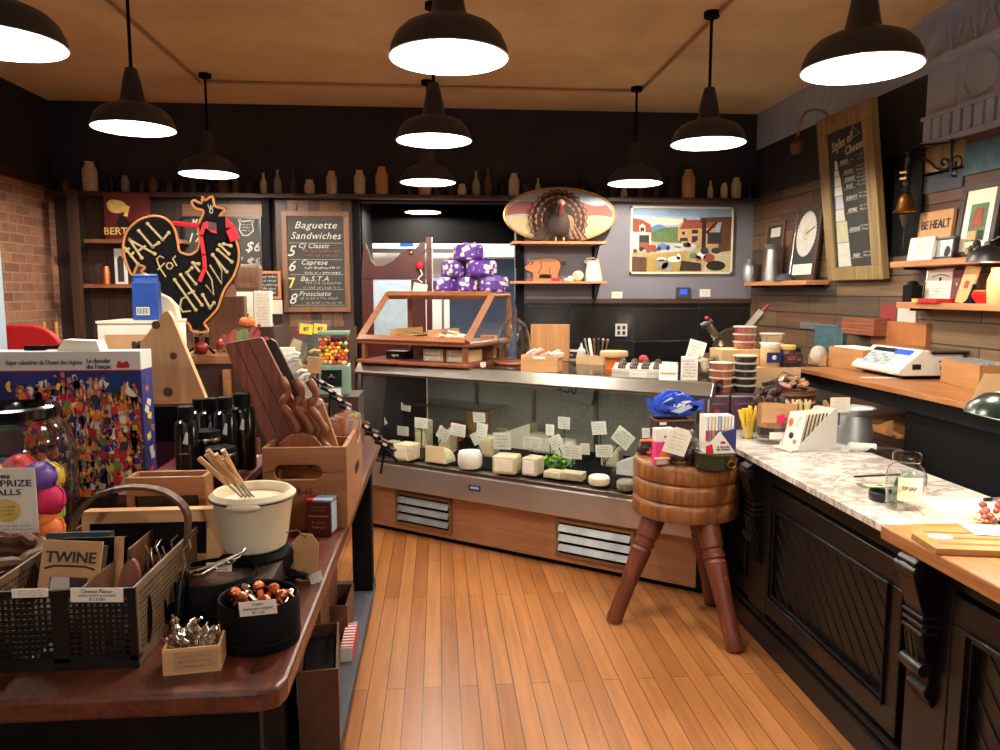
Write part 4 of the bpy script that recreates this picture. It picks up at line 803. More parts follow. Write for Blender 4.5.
# ---------------------------------------------------------------- left back shelves
m = MB(); a_ = DY(75, 300, YB - .28); b_ = DY(83, 300, YB - .28); m.bx('darkwood', a_.x, b_.x, YB - .32, YB - .26, 0, DY(80, 190, YB - .28).z); tag(m.build('shelf_upright'), 'pale worn wooden upright post carrying the dark left wall shelves', 'post')
def lshelf(px0, px1, py, lb):
    a_, b_ = DY(px0, py, YB - .25), DY(px1, py, YB - .25); tag(MB().bx('displaywood', a_.x, b_.x, YB - .25, YB - .001, a_.z - .03, a_.z).build('wall_shelf'), lb, 'shelf'); return a_.z
z1 = lshelf(84, 182, 239, 'upper wooden shelf with the dark red poster in the dim left corner'); z2 = lshelf(76, 184, 284, 'lower wooden shelf with glasses in the dim left corner')
q = DY(130, 239, YB - .12); t = E('dark_red_poster', 'dark red framed poster reading BERT on the upper left shelf', 'poster', (q.x, YB - .14, z1)); pw_ = DY(152, 239, YB - .12).x - DY(107, 239, YB - .12).x; ph_ = DY(130, 193, YB - .12).z - z1

m = MB(); m.box('maroon', (0, 0, ph_ / 2), (pw_, .03, ph_)); m.text('straw', 'BERT', .085, (-.1, -.0165, .07), bold=.01); m.prism('straw', smoothpoly([(-.16, ph_ - .1), (-.12, ph_ - .06), (-.02, ph_ - .08), (.0, ph_ - .14), (-.06, ph_ - .17), (-.13, ph_ - .16)], 3), .002, (0, -.017, 0)); m.prism('black', smoothpoly([(-.08, .12), (-.06, .2), (0, .17), (.03, .14), (.12, .12), (.1, .1)], 3), .002, (0, -.0175, 0)); m.box('straw', (.0, -.017, .24), (.03, .002, .09), (0, .3, 0)); m.build('panel', t, bev=.002)
q = DY(107, 284, YB - .12); m = MB(); m.lathe('copper', [(.033, 0), (.036, .1), (.03, .13), (.028, .15)], n=18); tag(m.build('copper_cup', loc=(q.x, YB - .13, z2 + .0005)), 'copper cup on the lower dim left shelf', 'cup')
for k, px in enumerate((88, 100)):
    q = DY(px, 284, YB - .12); o = MB().lathe('glass', [(.03, 0), (.004, .006), (.004, .08), (.03, .1), (.036, .14), (.03, .18)], n=18, caps=False).build('wine_glass', loc=(q.x, YB - .12, z2 + .0005)); tag(o, 'stemmed wine glass on the lower dim left shelf', 'glass', 'wine glasses on the dim left shelf')
q = DY(121, 284, YB - .12); m = MB(); m.box('white', (0, 0, .15), (.1, .012, .3)); m.box('ink', (0, -.007, .12), (.05, .002, .2)); m.sph('ink', (0, -.004, .22), .02, (1, .3, 1)); tag(m.build('photo_print', loc=(q.x, YB - .1, z2 + .0005)), 'white photo print with dark figure leaning on the lower left shelf', 'photo')
# ================================================================ LEFT DISPLAY TABLE
TT = .9
TXR = -.30; TY0 = G(290, 690, TT).y; TY1 = 3.93; TXL = -1.6
tb = E('display_table', 'long dark red-brown wooden display table with a worn top and black legs', 'table', (0, 0, 0))
m = MB(); th_ = .045
poly = [(TXL, TY0), (TXR - .05, TY0), (TXR - .012, TY0 + .012), (TXR, TY0 + .05), (TXR, TY1), (TXL, TY1)]
m.M = Matrix.Translation((0, 0, TT)) @ Matrix.Rotation(-PI / 2, 4, 'X'); m.M = Matrix.Translation((0, 0, TT)) @ Matrix(((1, 0, 0, 0), (0, 0, 1, 0), (0, -1, 0, 0), (0, 0, 0, 1)))
m.prism('tabletop', poly, th_); m.build('table_top', tb, bev=.008)
m = MB(); m.bx('blackmatte', TXL + .05, TXR - .06, TY0 + .06, TY0 + .09, TT - .17, TT - th_); m.bx('blackmatte', TXR - .1, TXR - .07, TY0 + .09, TY1 - .05, TT - .12, TT - th_); m.build('apron', tb)
lx = DX(356, 600, -.33)
for x, y in ((TXR - .1, TY1 - .1), (TXR - .1, TY0 + .12), (TXL + .1, TY1 - .1), (TXL + .1, TY0 + .12)):
    if y > 3: MB().bx('blackmatte', x - .05, x + .05, y - .06, y + .04, .115, TT - th_).build('leg', tb, bev=.004)
    else: MB().bx('blackmatte', x - .05 - .1, x + .0, y - .05, y + .05, .115, TT - th_).build('leg', tb, bev=.004)
m = MB(); m.bx('greywall', TXL, TXR - .045, TY0 - .1, TY1 + .0, .075, .115); m.bx('blackmatte', TXL + .05, TXR - .1, TY0 - .05, TY1 - .05, 0, .075); m.build('lower_shelf', tb, bev=.006)
# cardboard boxes and cloth below
def crt(px, py, w, d, h, lb, rz=0, z=.1155, mat='brown', fill=None, name='cardboard_box'):
    m = MB(); openbox(m, mat, w, d, h); p = G(px, py, z)
    if fill: m.box(fill, (0, 0, h * .45), (w - .03, d - .03, h * .8))
    return tag(m.build(name, loc=p, rz=rz), lb, 'box')
crt(322, 726, .13, .36, .3, 'brown cardboard box nearest the viewer on the lower shelf, black strip inside', .12, fill='blackmatte')
crt(316, 640, .13, .5, .36, 'brown cardboard box behind the nearest one on the lower shelf', .0)
crt(338, 628, .12, .26, .16, 'small open brown box beside the red checked cloth on the lower shelf', .0)
crt(262, 740, .2, .22, .46, 'dark brown box under the table corner', 0, mat='darkbrown')
m = MB()
m.box('white', (0, 0, .03), (.05, .24, .06))
for i in range(9):
    m.box('red', (.0255, -.11 + .027 * i, .03), (.002, .012, .058))
    m.box('red', (0, -.11 + .027 * i, .0605), (.05, .012, .002))
for k in range(2): m.box('red', (.026, 0, .015 + .028 * k), (.003, .24, .01))
tag(m.build('checked_cloth', loc=G(354, 648, .1155) + Vector((-.02, 0, 0)), rz=.02, bev=.004), 'folded red and white checked cloth on the lower shelf edge', 'cloth')
# ---- perforated divided basket
f0, f1 = G(-14, 674, TT), G(139, 668, TT); bx0, bx1, by0 = f0.x, f1.x, f1.y + .0; BW_, BD_, BH_ = bx1 - bx0, .50, DY(70, 590, by0).z - TT
bk = E('perforated_basket', 'large black caned basket with arched handle and divider at the near left table corner', 'basket', (bx0, by0, TT))
def lattice(m, mat, w, h, pl, step=.0105, t=.0048):
    """caned panel in x,z of transform pl"""
    M0 = m.M.copy(); m.M = M0 @ pl
    e = .016
    for a_, b_, c_, d_ in ((0, w, 0, e + .01), (0, w, h - e, h), (0, e, e, h - e), (w - e, w, e, h - e)): m.bx(mat, a_, b_, 0, .006, c_, d_)
    n = int((w - 2 * e) / step)
    for i in range(1, n): x = e + (w - 2 * e) * i / n; m.bx(mat, x - t / 2, x + t / 2, .001, .004, e, h - e)
    n2 = int((h - 2 * e) / step)
    for i in range(1, n2): z = e + (h - 2 * e) * i / n2; m.bx(mat, e, w - e, .0015, .0045, z - t / 2, z + t / 2)
    m.M = M0
half = BW_ / 2
m = MB(); lattice(m, 'basketblack', half, BH_, TM((0, 0, 0))); lattice(m, 'basketblack', half, BH_, TM((half, 0, 0))); m.build('front_panel', bk)
m = MB(); lattice(m, 'basketbrown' if 'basketbrown' in MATS else 'brown', BD_, BH_, TM((BW_, .006, 0), (0, 0, PI / 2))); m.build('side_panel', bk)
m = MB(); lattice(m, 'basketbrown', BD_, BH_, TM((0, .006, 0), (0, 0, PI / 2))); m.build('side_panel', bk)
m = MB(); lattice(m, 'basketbrown', BW_, BH_, TM((0, BD_ + .006, 0))); m.build('back_panel', bk)
m = MB(); m.bx('darkbrown', .006, BW_ - .006, .006, BD_, 0.0005, .006); m.build('bottom', bk)
m = MB(); m.bx('brown', BW_ * .62, BW_ * .62 + .004, .01, BD_, .006, BH_ * .98); m.build('divider', bk)
hx = [DY(px, py, by0 + .30) for px, py in ((62, 560), (70, 535), (82, 508), (105, 492), (135, 487), (165, 492), (185, 508), (188, 530), (184, 556))]
m = MB(); pts_ = smoothpoly([tuple(p - Vector((bx0, by0, TT))) for p in hx], 3, False)
for k, (a_, b_) in enumerate(zip(pts_[:-1], pts_[1:])):
    a_, b_ = Vector(a_), Vector(b_); d_ = b_ - a_; m.box('brown', (a_ + b_) / 2, (d_.length * 1.08, .03, .008), (0, -math.atan2(d_.z, d_.x), 0))
m.build('handle', bk)
BKI = Vector((bx0, by0, TT))
# contents
def upright(nm, lb, cat, px, py, Y, fn, rx=-14, ry=0, rz=0, z0=.012, grp=None):
    p = DY(px, py, Y); o = E(nm, lb, cat, (p.x, Y, TT + z0), group=grp, r=(R(rx), R(ry), R(rz))); fn(o); return o
def twine(o):
    m = MB(); w, h = .12, .185
    for a_, b_, c_, d_ in ((-w / 2, w / 2, h - .075, h), (-w / 2, w / 2, 0, .02), (-w / 2, -w / 2 + .022, .02, h - .075), (w / 2 - .022, w / 2, .02, h - .075)): m.bx('kraft', a_, b_, 0, .004, c_, d_)
    m.text('ink', 'TWINE', .032, (0, -.0012, h - .035), bold=.008); m.tube('ink', [(-.05, -.001, h - .058), (-.03, -.001, h - .052), (.03, -.001, h - .052), (.05, -.001, h - .058)], .002, 4); m.build('card_sleeve', o)
    m = MB(); m.bx('darkbrown', -.06, .06, .0045, .03, 0.0, h - .01); m.build('backing', o)
    m = MB(); m.prism('dirtywhite', [(-.04, .02), (.02, .02), (.03, .05), (.05, .06), (.05, .07), (.005, .075), (.0, .11), (-.035, .11)], .003, (0, .0008, 0)); m.tube('straw', [(-.03, 0, .09), (.0, 0, .08), (.0, 0, .088), (-.03, 0, .078)], .0015, 5); m.build('knife_card', o)
YB0 = by0
upright('twine_gift_box', 'kraft TWINE gift box with cut-out window leaning in the black basket', 'gift box', 60, 600, YB0 + .07, twine, rx=-14, ry=4, z0=.05)
def darkbox(o, w=.12, h=.21, mat='blackmatte'):
    m = MB(); m.bx(mat, -w / 2, w / 2, 0, .02, 0, h); m.bx('kraft', w / 2 - .02, w / 2, -.001, .02, 0, h); m.build('body', o)
upright('dark_gift_box', 'black and kraft gift box right behind the TWINE box', 'gift box', 88, 600, YB0 + .14, lambda o: darkbox(o, .13, .205), rx=-12)
upright('dark_gift_box', 'dark gift box with light blue edge, second behind the TWINE box', 'gift box', 75, 600, YB0 + .20, lambda o: MB().bx('greywall', -.07, .07, 0, .02, 0, .2).build('body', o), rx=-10)
def wpad(o):
    m = MB(); m.prism('walnut', smoothpoly([(-.018, 0), (.018, 0), (.022, .1), (.017, .16), (0, .185), (-.017, .16), (-.022, .1)], 3), .016); m.build('blade', o)
upright('wooden_cheese_board', 'narrow rounded walnut handle standing upright right of the TWINE box', 'board', 117, 598, YB0 + .06, wpad, rx=-10, ry=6)
def blk(o):
    m = MB(); m.prism('blackgloss', smoothpoly([(-.02, 0), (.022, 0), (.02, .08), (0, .13), (-.02, .08)], 3), .012); m.tube('steel', [(-.022, 0, .0), (-.022, 0, .08), (-.002, 0, .134)], .0015, 5); m.build('blade', o)
upright('black_slicer', 'black leaf shaped slicer with steel edge beside the walnut handle', 'slicer', 132, 600, YB0 + .05, blk, rx=-8, ry=8)
m = MB(); m.bx('pinex', 0, .36, 0, .05, 0, .13); m.bx('blackmatte', .02, .3, -.001, .0, .02, .1)
p = G(84, 560, TT); o = m.build('flat_wooden_box', loc=(DY(86, 520, YB0 + .42).x, YB0 + .385, TT + .08), r=(R(-6), 0, 0), bev=.003); tag(o, 'flat pale wooden box lying across the back of the black basket', 'box')
bxm = MB(); bxm.bx('darkbrown', 0, .3, 0, .2, 0, .07); tag(bxm.build('dark_carton', loc=(bx0 + .2, YB0 + .26, TT + .0065)), 'dark carton under the flat wooden box in the basket', 'box')
rn = random.Random(5)
for k in range(9):
    m = MB(); q = DY(150 + 5 * k - 8 * (k % 3), 560, YB0 + .16 + .03 * (k % 4)); a0 = rn.uniform(-.4, .4)
    m.lathe('blackgloss', [(.009, 0), (.011, .04), (.008, .09), (.004, .1)], n=10); m.tube('silver', [(0, 0, .095), (.004, 0, .13), (-.004, 0, .16), (.008, 0, .175)], .0022, 6)
    tag(m.build('corkscrew', loc=(q.x, q.y, TT + .02), r=(rn.uniform(-.2, .1), a0, rn.uniform(0, 3)), ), 'black handled steel corkscrew standing in the right side of the basket', 'corkscrew', 'black corkscrews in the basket')
for k in range(12):
    m = MB(); a_ = rn.uniform(0, 6); m.sph('blackmatte', (0, 0, 0), .03, (1.3, .8, .7), n=8, jit=.004); q = DY(140 + 5 * (k % 6) + 3, 570, YB0 + .2 + .05 * (k // 6))
    tag(m.build('black_pouch', loc=(q.x, q.y, TT + .03 + .03 * (k // 6)), r=(a_, a_ * .3, a_)), 'small black pouch piled in the right compartment of the basket', 'pouch', 'black pouches in the basket')
def tagcard(px, py, Y, w, h, lb, rx=0, ry=0, rz=0, name='price_card', lines=None, mat='paper', rows=3):
    p = DY(px, py, Y); m = MB(); m.box(mat, (0, 0, 0), (w, .0012, h))
    if lines:
        for i, (t_, zf, sz, ww) in enumerate(lines): m.text('greyink', t_, sz, (0, -.0012, h * zf), w=ww, ext=.0004)
    else: m.scrib('greyink', (0, -.0008, 0), w * .8, rows, h * .8, seed=int(px))
    return tag(m.build(name, loc=p, r=(R(rx), R(ry), R(rz))), lb, 'price card')
tagcard(97, 595, YB0 - .0007, .1, .029, 'white card reading Cheese Planer on the front rim of the black basket', ry=2, lines=[('Cheese Planer', .26, .011, .06), ('stainless steel & acacia wood', -.02, .006, .07), ('$13.00', -.3, .009, .03)])
tagcard(30, 593, YB0 - .0007, .068, .018, 'blank looking white card on the left front rim of the black basket', ry=0)
# candy jar
jr = E('candy_jar', 'big glass jar of surprise balls with black lid rim at the left edge', 'jar', (DY(2, 500, 2.1).x, 2.15, TT), 0)
JR = .165
MB().lathe('jarglass', [(.12, 0), (JR, .02), (JR, .3), (.15, .37), (.12, .4), (.118, .43)], n=40, caps=False).build('body', jr)
MB().lathe('blackgloss', [(.122, .402), (.13, .41), (.13, .435), (.117, .44), (.112, .43), (.112, .402), (.122, .402)], n=40, caps=False).build('rim', jr)
lab = MB(); lab.box('paper', (0, 0, 0), (.15, .0015, .17)); lab.v = lab.v; lab.text('ink', 'MINI', .014, (0, -.0015, .062)); lab.text('ink', 'SURPRIZE', .024, (0, -.0015, .045), w=.13); lab.text('ink', 'BALLS', .022, (0, -.0015, .022), w=.075)
lab.sph('straw', (0, -.0008, -.025), .03, (1.2, .03, 1)); lab.scrib('ink', (0, -.002, -.025), .05, 3, .03); lab.scrib('greyink', (0, -.001, -.07), .12, 2, .02)
lq = DY(6, 501, 1.95); lab.build('label_card', jr, loc=lq - jr.location)
rn = random.Random(9); cols = ['yellow', 'magenta', 'purple', 'orange', 'lime', 'red', 'yellow', 'orange', 'purple', 'magenta']
bp = [(40, 478, 'purple'), (62, 478, 'yellow'), (50, 500, 'magenta'), (68, 512, 'lime'), (42, 521, 'orange'), (20, 470, 'red'), (28, 540, 'magenta'), (5, 480, 'yellow'), (58, 530, 'orange'), (10, 510, 'lime'), (22, 500, 'purple'), (-2, 530, 'purple'), (-25, 480, 'orange'), (-30, 510, 'magenta'), (-20, 540, 'yellow')]
for k, (px, py, c_) in enumerate(bp):
    q = DY(min(px, 48), py, 2.08 + .06 * (k % 2)); m = MB(); m.sph(c_, (0, 0, 0), .043, (1, 1, 1), n=14, jit=.002); m.tube(c_, [(.043 * math.cos(i * .6), .01 * math.sin(i), .043 * math.sin(i * .6)) for i in range(11)], .004, 5, closed=True)
    tag(m.build('surprise_ball', loc=q), {'purple': 'purple', 'yellow': 'yellow', 'magenta': 'magenta', 'lime': 'lime green', 'orange': 'orange', 'red': 'red'}[c_] + ' crepe paper surprise ball inside the big glass jar', 'ball', f'{c_} surprise balls in the jar')
# small wicker basket left edge
wb = E('wicker_basket', 'dark wicker basket with rolled rim at the left edge before the jar', 'basket', (G(12, 590, TT).x - .06, 1.72, TT))
wx = wb.location.x
wb.location.x = DY(5, 560, 1.74).x; wb.location.y = 1.74
wb.location = (bx0 - .17, by0 + .27, TT); 
m = MB()
for j in range(6): m.tube('brown', [((.1 + .006 * j) * math.cos(a_ * PI / 16), (.07 + .006 * j) * math.sin(a_ * PI / 16), .012 + .022 * j + .004 * (a_ % 2)) for a_ in range(32)], .011, 6, closed=True)
m.lathe('darkbrown', [(.09, .001), (.11, .13)], n=20, sc=(1, .75, 1), caps=False); m.build('body', wb)
m = MB(); m.tube('brown', [(.145 * math.cos(a_ * PI / 20), .11 * math.sin(a_ * PI / 20), .15 + .006 * math.sin(a_ * 2)) for a_ in range(40)], .016, 8, closed=True); m.build('rim', wb)
# advent calendar
cy = 2.42; c0, c1 = DY(0, 352, cy), DY(140, 352, cy); ch = .46
cw = .56; cz0 = c0.z - ch
ca = E('advent_calendar', 'large illustrated French advent calendar box crowded with small figures', 'calendar box', (c1.x - cw / 2, cy, cz0), 0)
m = MB(); m.bx('navy', -cw / 2, cw / 2, 0, .09, 0, ch - .058); m.bx('plastic', -cw / 2, cw / 2, -.0005, .0905, ch - .058, ch); m.bx('red', -cw / 2, cw / 2, -.001, 0, ch - .061, ch - .058)
ox = cw / 2
def cx_(px): return DY(px, 400, cy).x - ca.location.x
def cz_(py): return DY(70, py, cy).z - cz0
m.text('greyink', 'Super calendrier de l\'Avent des régions', .02, (cx_(47), -.0018, cz_(362.5)), w=cx_(85) - cx_(9), bold=.006)
m.text('ink', 'Le chocolat\ndes Français', .021, (cx_(101), -.0018, cz_(364)), w=cx_(113) - cx_(89))
m.prism('red', smoothpoly([(-.017, -.01), (.017, -.01), (.018, 0), (.013, .012), (.005, .007), (-.005, .007), (-.013, .012), (-.018, 0)], 2), .001, (cx_(125), -.0015, cz_(365)))
rn = random.Random(21); skin = ['skinpink', 'tan', 'brown', 'skinpink']; cl = ['red', 'white', 'orange', 'yellow', 'navy', 'green', 'pink', 'cream', 'blue', 'brightred', 'orange', 'straw', 'red', 'roofred', 'tan', 'orange', 'navy', 'ink']
def figure(x, z, s, y):
    c = rn.choice(cl); b = rn.choice(cl); h = rn.choice(skin); t = rn.uniform(-.35, .35); T = (x, y, z); r_ = (0, t, 0)
    m.prism(c, [(-.011 * s, 0), (.011 * s, 0), (.014 * s, .02 * s), (.008 * s, .03 * s), (-.008 * s, .03 * s), (-.014 * s, .02 * s)], .0006, T, r_)
    m.prism(b, [(-.01 * s, 0), (-.001 * s, 0), (-.003 * s, -.026 * s), (-.01 * s, -.026 * s)], .0006, T, r_); m.prism(b, [(.001 * s, 0), (.01 * s, 0), (.01 * s, -.026 * s), (.003 * s, -.026 * s)], .0006, T, r_)
    m.prism(h, [(u * s, v * s) for u, v in oval(0, .038, .0068, .0078, 8)], .0006, T, r_)
    m.prism(h, [(.012 * s, .022 * s), (.016 * s, .02 * s), (.024 * s, .004 * s), (.02 * s, .002 * s)], .0006, T, r_)
    if rn.random() < .5: m.prism(rn.choice(cl), [(-.008 * s, .041 * s), (.008 * s, .041 * s), (.005 * s, .05 * s), (-.005 * s, .05 * s)], .0006, T, r_)
def patch(c, pts, y): m.prism(c, [(cx_(a_), cz_(b_)) for a_, b_ in pts], .0006, (0, y, 0))
patch('blue', [(25, 378), (140, 376), (140, 392), (90, 402), (40, 400)], -.0008); patch('ink', [(95, 395), (140, 385), (140, 405), (95, 410)], -.0012); patch('green', [(70, 450), (95, 440), (100, 475), (66, 475)], -.0012); patch('brown', [(95, 452), (140, 448), (140, 476), (100, 476)], -.0012)
patch('red', [(95, 412), (140, 408), (140, 450), (100, 450)], -.0011); patch('ink', [(60, 452), (90, 450), (92, 478), (62, 478)], -.0011)
for i in range(330):
    px = rn.uniform(22, 137); py = rn.uniform(385, 500) if px > 45 else rn.uniform(392, 470)
    figure(cx_(px), cz_(py), rn.uniform(.5, .95), -.0016 - .0007 * (i % 5))
for px, py in ((45, 383), (62, 386), (82, 384), (104, 384), (62, 402)): m.prism('white', [(0, .016), (.017, -.01), (.004, -.016), (-.016, -.01)], .0006, (cx_(px), -.002, cz_(py)), (0, rn.uniform(-.8, .8), 0)); m.prism('blue', [(0, .016), (.008, -.014), (-.002, -.016)], .0006, (cx_(px), -.0028, cz_(py)), (0, rn.uniform(-.5, .5), 0))
m.prism('yellow', [(.0 + .015 * math.cos(a_), .018 * math.sin(a_)) for a_ in [R(100 + 16 * i) for i in range(11)]] + [(.004 + .006 * math.cos(a_), .014 * math.sin(a_)) for a_ in [R(250 - 16 * i) for i in range(9)]], .0006, (cx_(12), -.002, cz_(386)))
m.text('white', '13', .011, (cx_(18), -.003, cz_(395)), ext=.0004)
m.prism('white', smoothpoly([(0, .03), (.006, .034), (.006, .02), (.022, .0), (.03, -.012), (.01, -.012), (-.004, .0), (.0, .02)], 3), .0006, (cx_(128), -.0055, cz_(393))); m.prism('pink', [(0, 0), (.01, .008), (.012, -.008)], .0006, (cx_(133), -.0058, cz_(386)))
for s_ in (-1, 1): m.tube('sky', [(cx_(77) + s_ * .012, -.0055, cz_(451)), (cx_(77) + s_ * .005, -.0055, cz_(432)), (cx_(77), -.0055, cz_(418))], .0012, 4)
for k in range(5): m.tube('sky', [(cx_(77) - .002 - .002 * k, -.0055, cz_(425 + 5.5 * k)), (cx_(77) + .002 + .002 * k, -.0055, cz_(425 + 5.5 * k))], .001, 4)
for k in range(16):
    z = .03 + .022 * k; m.box(rn.choice(cl), (cw / 2 + .0006, .02 + .05 * rn.random(), z), (.0008, .03, .022), (rn.uniform(-.5, .5), 0, 0))
m.build('box', ca)
m = MB(); m.bx('darkbrown', -.3, .3, -.02, .14, 0, cz0 - TT - .0005); tag(m.build('riser_block', loc=(c1.x - cw / 2, cy, TT)), 'dark brown block raising the advent calendar on the table', 'riser')
m = MB(); m.prism('paper', [(0, 0), (.13, .0), (.12, .03), (.02, .035)], .06); tag(m.build('folded_paper', loc=(DY(60, 352, 2.46).x, 2.44, c0.z + .0005)), 'folded pale paper lying on top of the advent calendar', 'paper')
m = MB(); m.tube('blackmatte', [(0, 0, .008), (.1, .0, .011), (.11, 0, .02)], .006, 6); m.box('blackmatte', (.03, 0, .008), (.06, .02, .015)); tag(m.build('black_scanner', loc=(DY(24, 350, 2.46).x, 2.47, c0.z + .0005)), 'thin black handled tool resting on the calendar top', 'tool')
# wooden wedge cheese board
wy = 2.75
def wr(px, py): q = DY(px, py, wy); return (q.x - DY(170, 402, wy).x, q.z - DY(170, 402, wy).z)
pw2 = [wr(*p_) for p_ in ((140, 402), (207, 402), (172, 317), (168, 311), (164, 312), (140, 343))]
def bez(pts): return pts
wz = DY(170, 402, wy).z
wd = E('wedge_cheese_board', 'cheese wedge shaped pale wooden board with round dark holes', 'cheese board', (DY(170, 402, wy).x, wy, wz), 0)
m = MB(); m.prism('pine', pw2, .03)
for px, py, r_ in ((173.5, 356, .013), (168, 392, .017), (156, 325, .015)):
    q = wr(px, py); m.prism('brown', oval(q[0], q[1], r_, r_, 20), .001, (0, -.0012, 0))
m.build('board', wd, bev=.003)
q0_ = DY(125, 402, wy); m = MB(); m.bx('displaywood', 0, .2, -.03, .09, -.012, 0); m.bx('blackmatte', .0, .2, -.02, .09, -.14, -.0125); m.bx('blackmatte', 0, .2, -.028, -.02, -.1, -.0125); m.bx('darkbrown', -.08, .18, -.02, .09, TT - wz, -.14)
m.bx('maroon', .01, .12, -.029, -.02, TT - wz + .02, -.14)
tag(m.build('stacked_drawers', loc=(q0_.x + .06, wy, wz - .0005)), 'dark box stack with orange wood edge carrying the wedge cheese board', 'box')
# red tray + black bottles
rt0, rt1 = G(150, 520, TT), G(268, 505, TT)
tr = E('red_tray', 'dark red lacquered raised tray under the black bottles', 'tray', (0, 0, 0))
zt_ = TT + .17
m = MB(); m.bx('maroon', -.93, -.60, 2.2, 2.72, zt_ - .03, zt_); m.build('top', tr, bev=.004)
m = MB(); m.bx('maroon', -.91, -.62, 2.22, 2.24, TT, zt_ - .03); m.build('front_foot', tr); m = MB(); m.bx('maroon', -.91, -.62, 2.68, 2.7, TT, zt_ - .03); m.build('rear_foot', tr)
BG = 'black sparkling oil bottles on the red tray'
bz = zt_ + .0005
def bottle(px, Y, htop, w, lb, squat=False):
    p = DY(px, 460, Y); h = DY(px, htop, Y).z - bz; r_ = w / 2; t = E('black_bottle', lb, 'bottle', (p.x, Y, bz), group=None)
    MB().lathe('blackgloss', [(r_ * .95, 0), (r_, .008), (r_, h * .74), (r_ * .9, h * .8), (r_ * .62, h * .83), (r_ * .62, h * .85)], n=20).build('body', t)
    MB().lathe('blackmatte', [(r_ * .66, h * .85), (r_ * .66, h * .99), (r_ * .6, h)], n=18).build('cap', t)
    m = MB(); m.prism('white', [(-.008, 0), (.006, -.004), (.008, .03), (.002, .034)], .001, (r_ * .2, -r_ * 1.03, h * .55)); m.box('silver', (0, -r_ * 1.0, h * .42), (r_ * .8, .002, .004)); m.build('label_print', t)
for a_ in ((188, 2.3, 406, .07, 'black bottle, leftmost on the red tray'), (212, 2.5, 398, .075, 'black bottle, second from left on the red tray behind the cans'), (227, 2.42, 397, .07, 'black bottle, third from left on the red tray'), (244, 2.5, 393, .082, 'black bottle nearest the wooden crate, with white mountain mark'), (201, 2.58, 399, .06, 'black bottle in the rear row partly hidden by the others')): bottle(*a_)
for px, Y, pt_, lb in ((208, 2.38, 430, 'low black tin between the black bottles, upper one'), (221, 2.29, 447, 'low black tin in front of the black bottles, lower one')):
    p = DY(px, 460, Y); h = DY(px, pt_, Y).z - bz; t = E('black_tin', lb, 'tin', (p.x, Y, bz)); MB().lathe('blackgloss', [(.042, 0), (.044, h * .8), (.041, h * .82)], n=24).build('body', t); m = MB(); m.lathe('silver', [(.0445, h * .78), (.046, h * .82), (.0445, h * .86)], n=24); m.lathe('blackmatte', [(.044, h * .86), (.043, h)], n=24); m.build('lid', t)
for px, py, Y, lb in ((238, 470, 2.155, 'small white card at the front edge of the red tray'), (250, 457, 2.3, 'small white card lying on the red tray near the crate')):
    p = G(px, py, zt_ + .001); m = MB(); m.box('paper', (0, 0, 0), (.055, .035, .0015), (0, 0, .3)); tag(m.build('price_card', loc=p), lb, 'price card')
# wooden boxes beside basket
def wbox(x0, y0, w, d, h, lb, z=TT, mat='crate', front=None):
    m = MB(); m.bx(mat, 0, w, 0, .012, 0, h * .35); m.bx(mat, 0, w, 0, .012, h * .8, h); m.bx(mat, 0, .02, 0, .012, h * .35, h * .8); m.bx(mat, w - .02, w, 0, .012, h * .35, h * .8)
    m.bx(mat, 0, .012, .012, d, 0, h); m.bx(mat, w - .012, w, .012, d, 0, h); m.bx(mat, 0, w, d - .012, d, 0, h); m.bx('darkbrown', .012, w - .012, .02, d - .012, 0.005, h * .9)
    return tag(m.build('wooden_box', loc=(x0, y0, z), bev=.002), lb, 'box')
p = DY(125, 478, 2.03); wbox(p.x, 2.03, DY(205, 478, 2.03).x - p.x, .08, p.z - TT, 'pale wooden tray standing behind the basket handle, with dark inset')
p = DY(180, 512, 1.98); m = MB(); m.bx('crate', 0, .1, 0, .04, 0, p.z - TT); tag(m.build('wooden_block', loc=(p.x, 1.97, TT), bev=.003), 'small wooden block in front of the pale wooden tray', 'block')
# fondue pot
fp = G(254, 596, TT); fy = fp.y + .09; fx = DY(254, 520, fy).x
fd = E('fondue_burner', 'black cast iron fondue burner stand under the cream pot', 'burner', (fx, fy, TT))
bz1 = DY(254, 557, fy - .08).z - TT
m = MB(); m.lathe('blackmatte', [(.098, 0), (.104, .01), (.104, .03), (.08, .035), (.07, .04)], n=36); m.lathe('blackmatte', [(.088, .04), (.096, .05), (.096, bz1 - .012), (.085, bz1 - .0005)], n=36); m.build('body', fd)
m = MB(); m.tube('blackmatte', [(.09, -.03, .03), (.125, -.045, .033), (.135, -.05, .03)], .01, 8); m.build('handle', fd)
pr = .135; ph2 = DY(254, 499, fy - .1).z - TT - bz1
pot = E('fondue_pot', 'glossy cream enamel fondue pot with pour spout lip on black burner', 'pot', (fx, fy, TT + bz1))
MB().lathe('cream', [(.07, 0), (.078, .006), (.084, .03), (.098, ph2 - .03), (.105, ph2 - .022), (.107, ph2 - .012), (.096, ph2 - .002), (.09, ph2 - .004), (.087, ph2 - .02), (.078, .03), (.06, .012), (.001, .011)], n=48, caps=False).build('body', pot)
m = MB(); m.tube('iron', [(.1062 * math.cos(i * PI / 24), .1062 * math.sin(i * PI / 24), ph2 - .018) for i in range(48)], .0022, 5, closed=True); m.build('rim', pot)
m = MB(); m.sph('cream', (-.0, -.098, ph2 - .022), .036, (1.2, .45, .3), n=16); m.build('lug_handle', pot)
m = MB(); m.sph('cream', (.0, 0, ph2 - .03), .087, (1, 1, .12), n=28); 
m.build('inner_cover', pot)
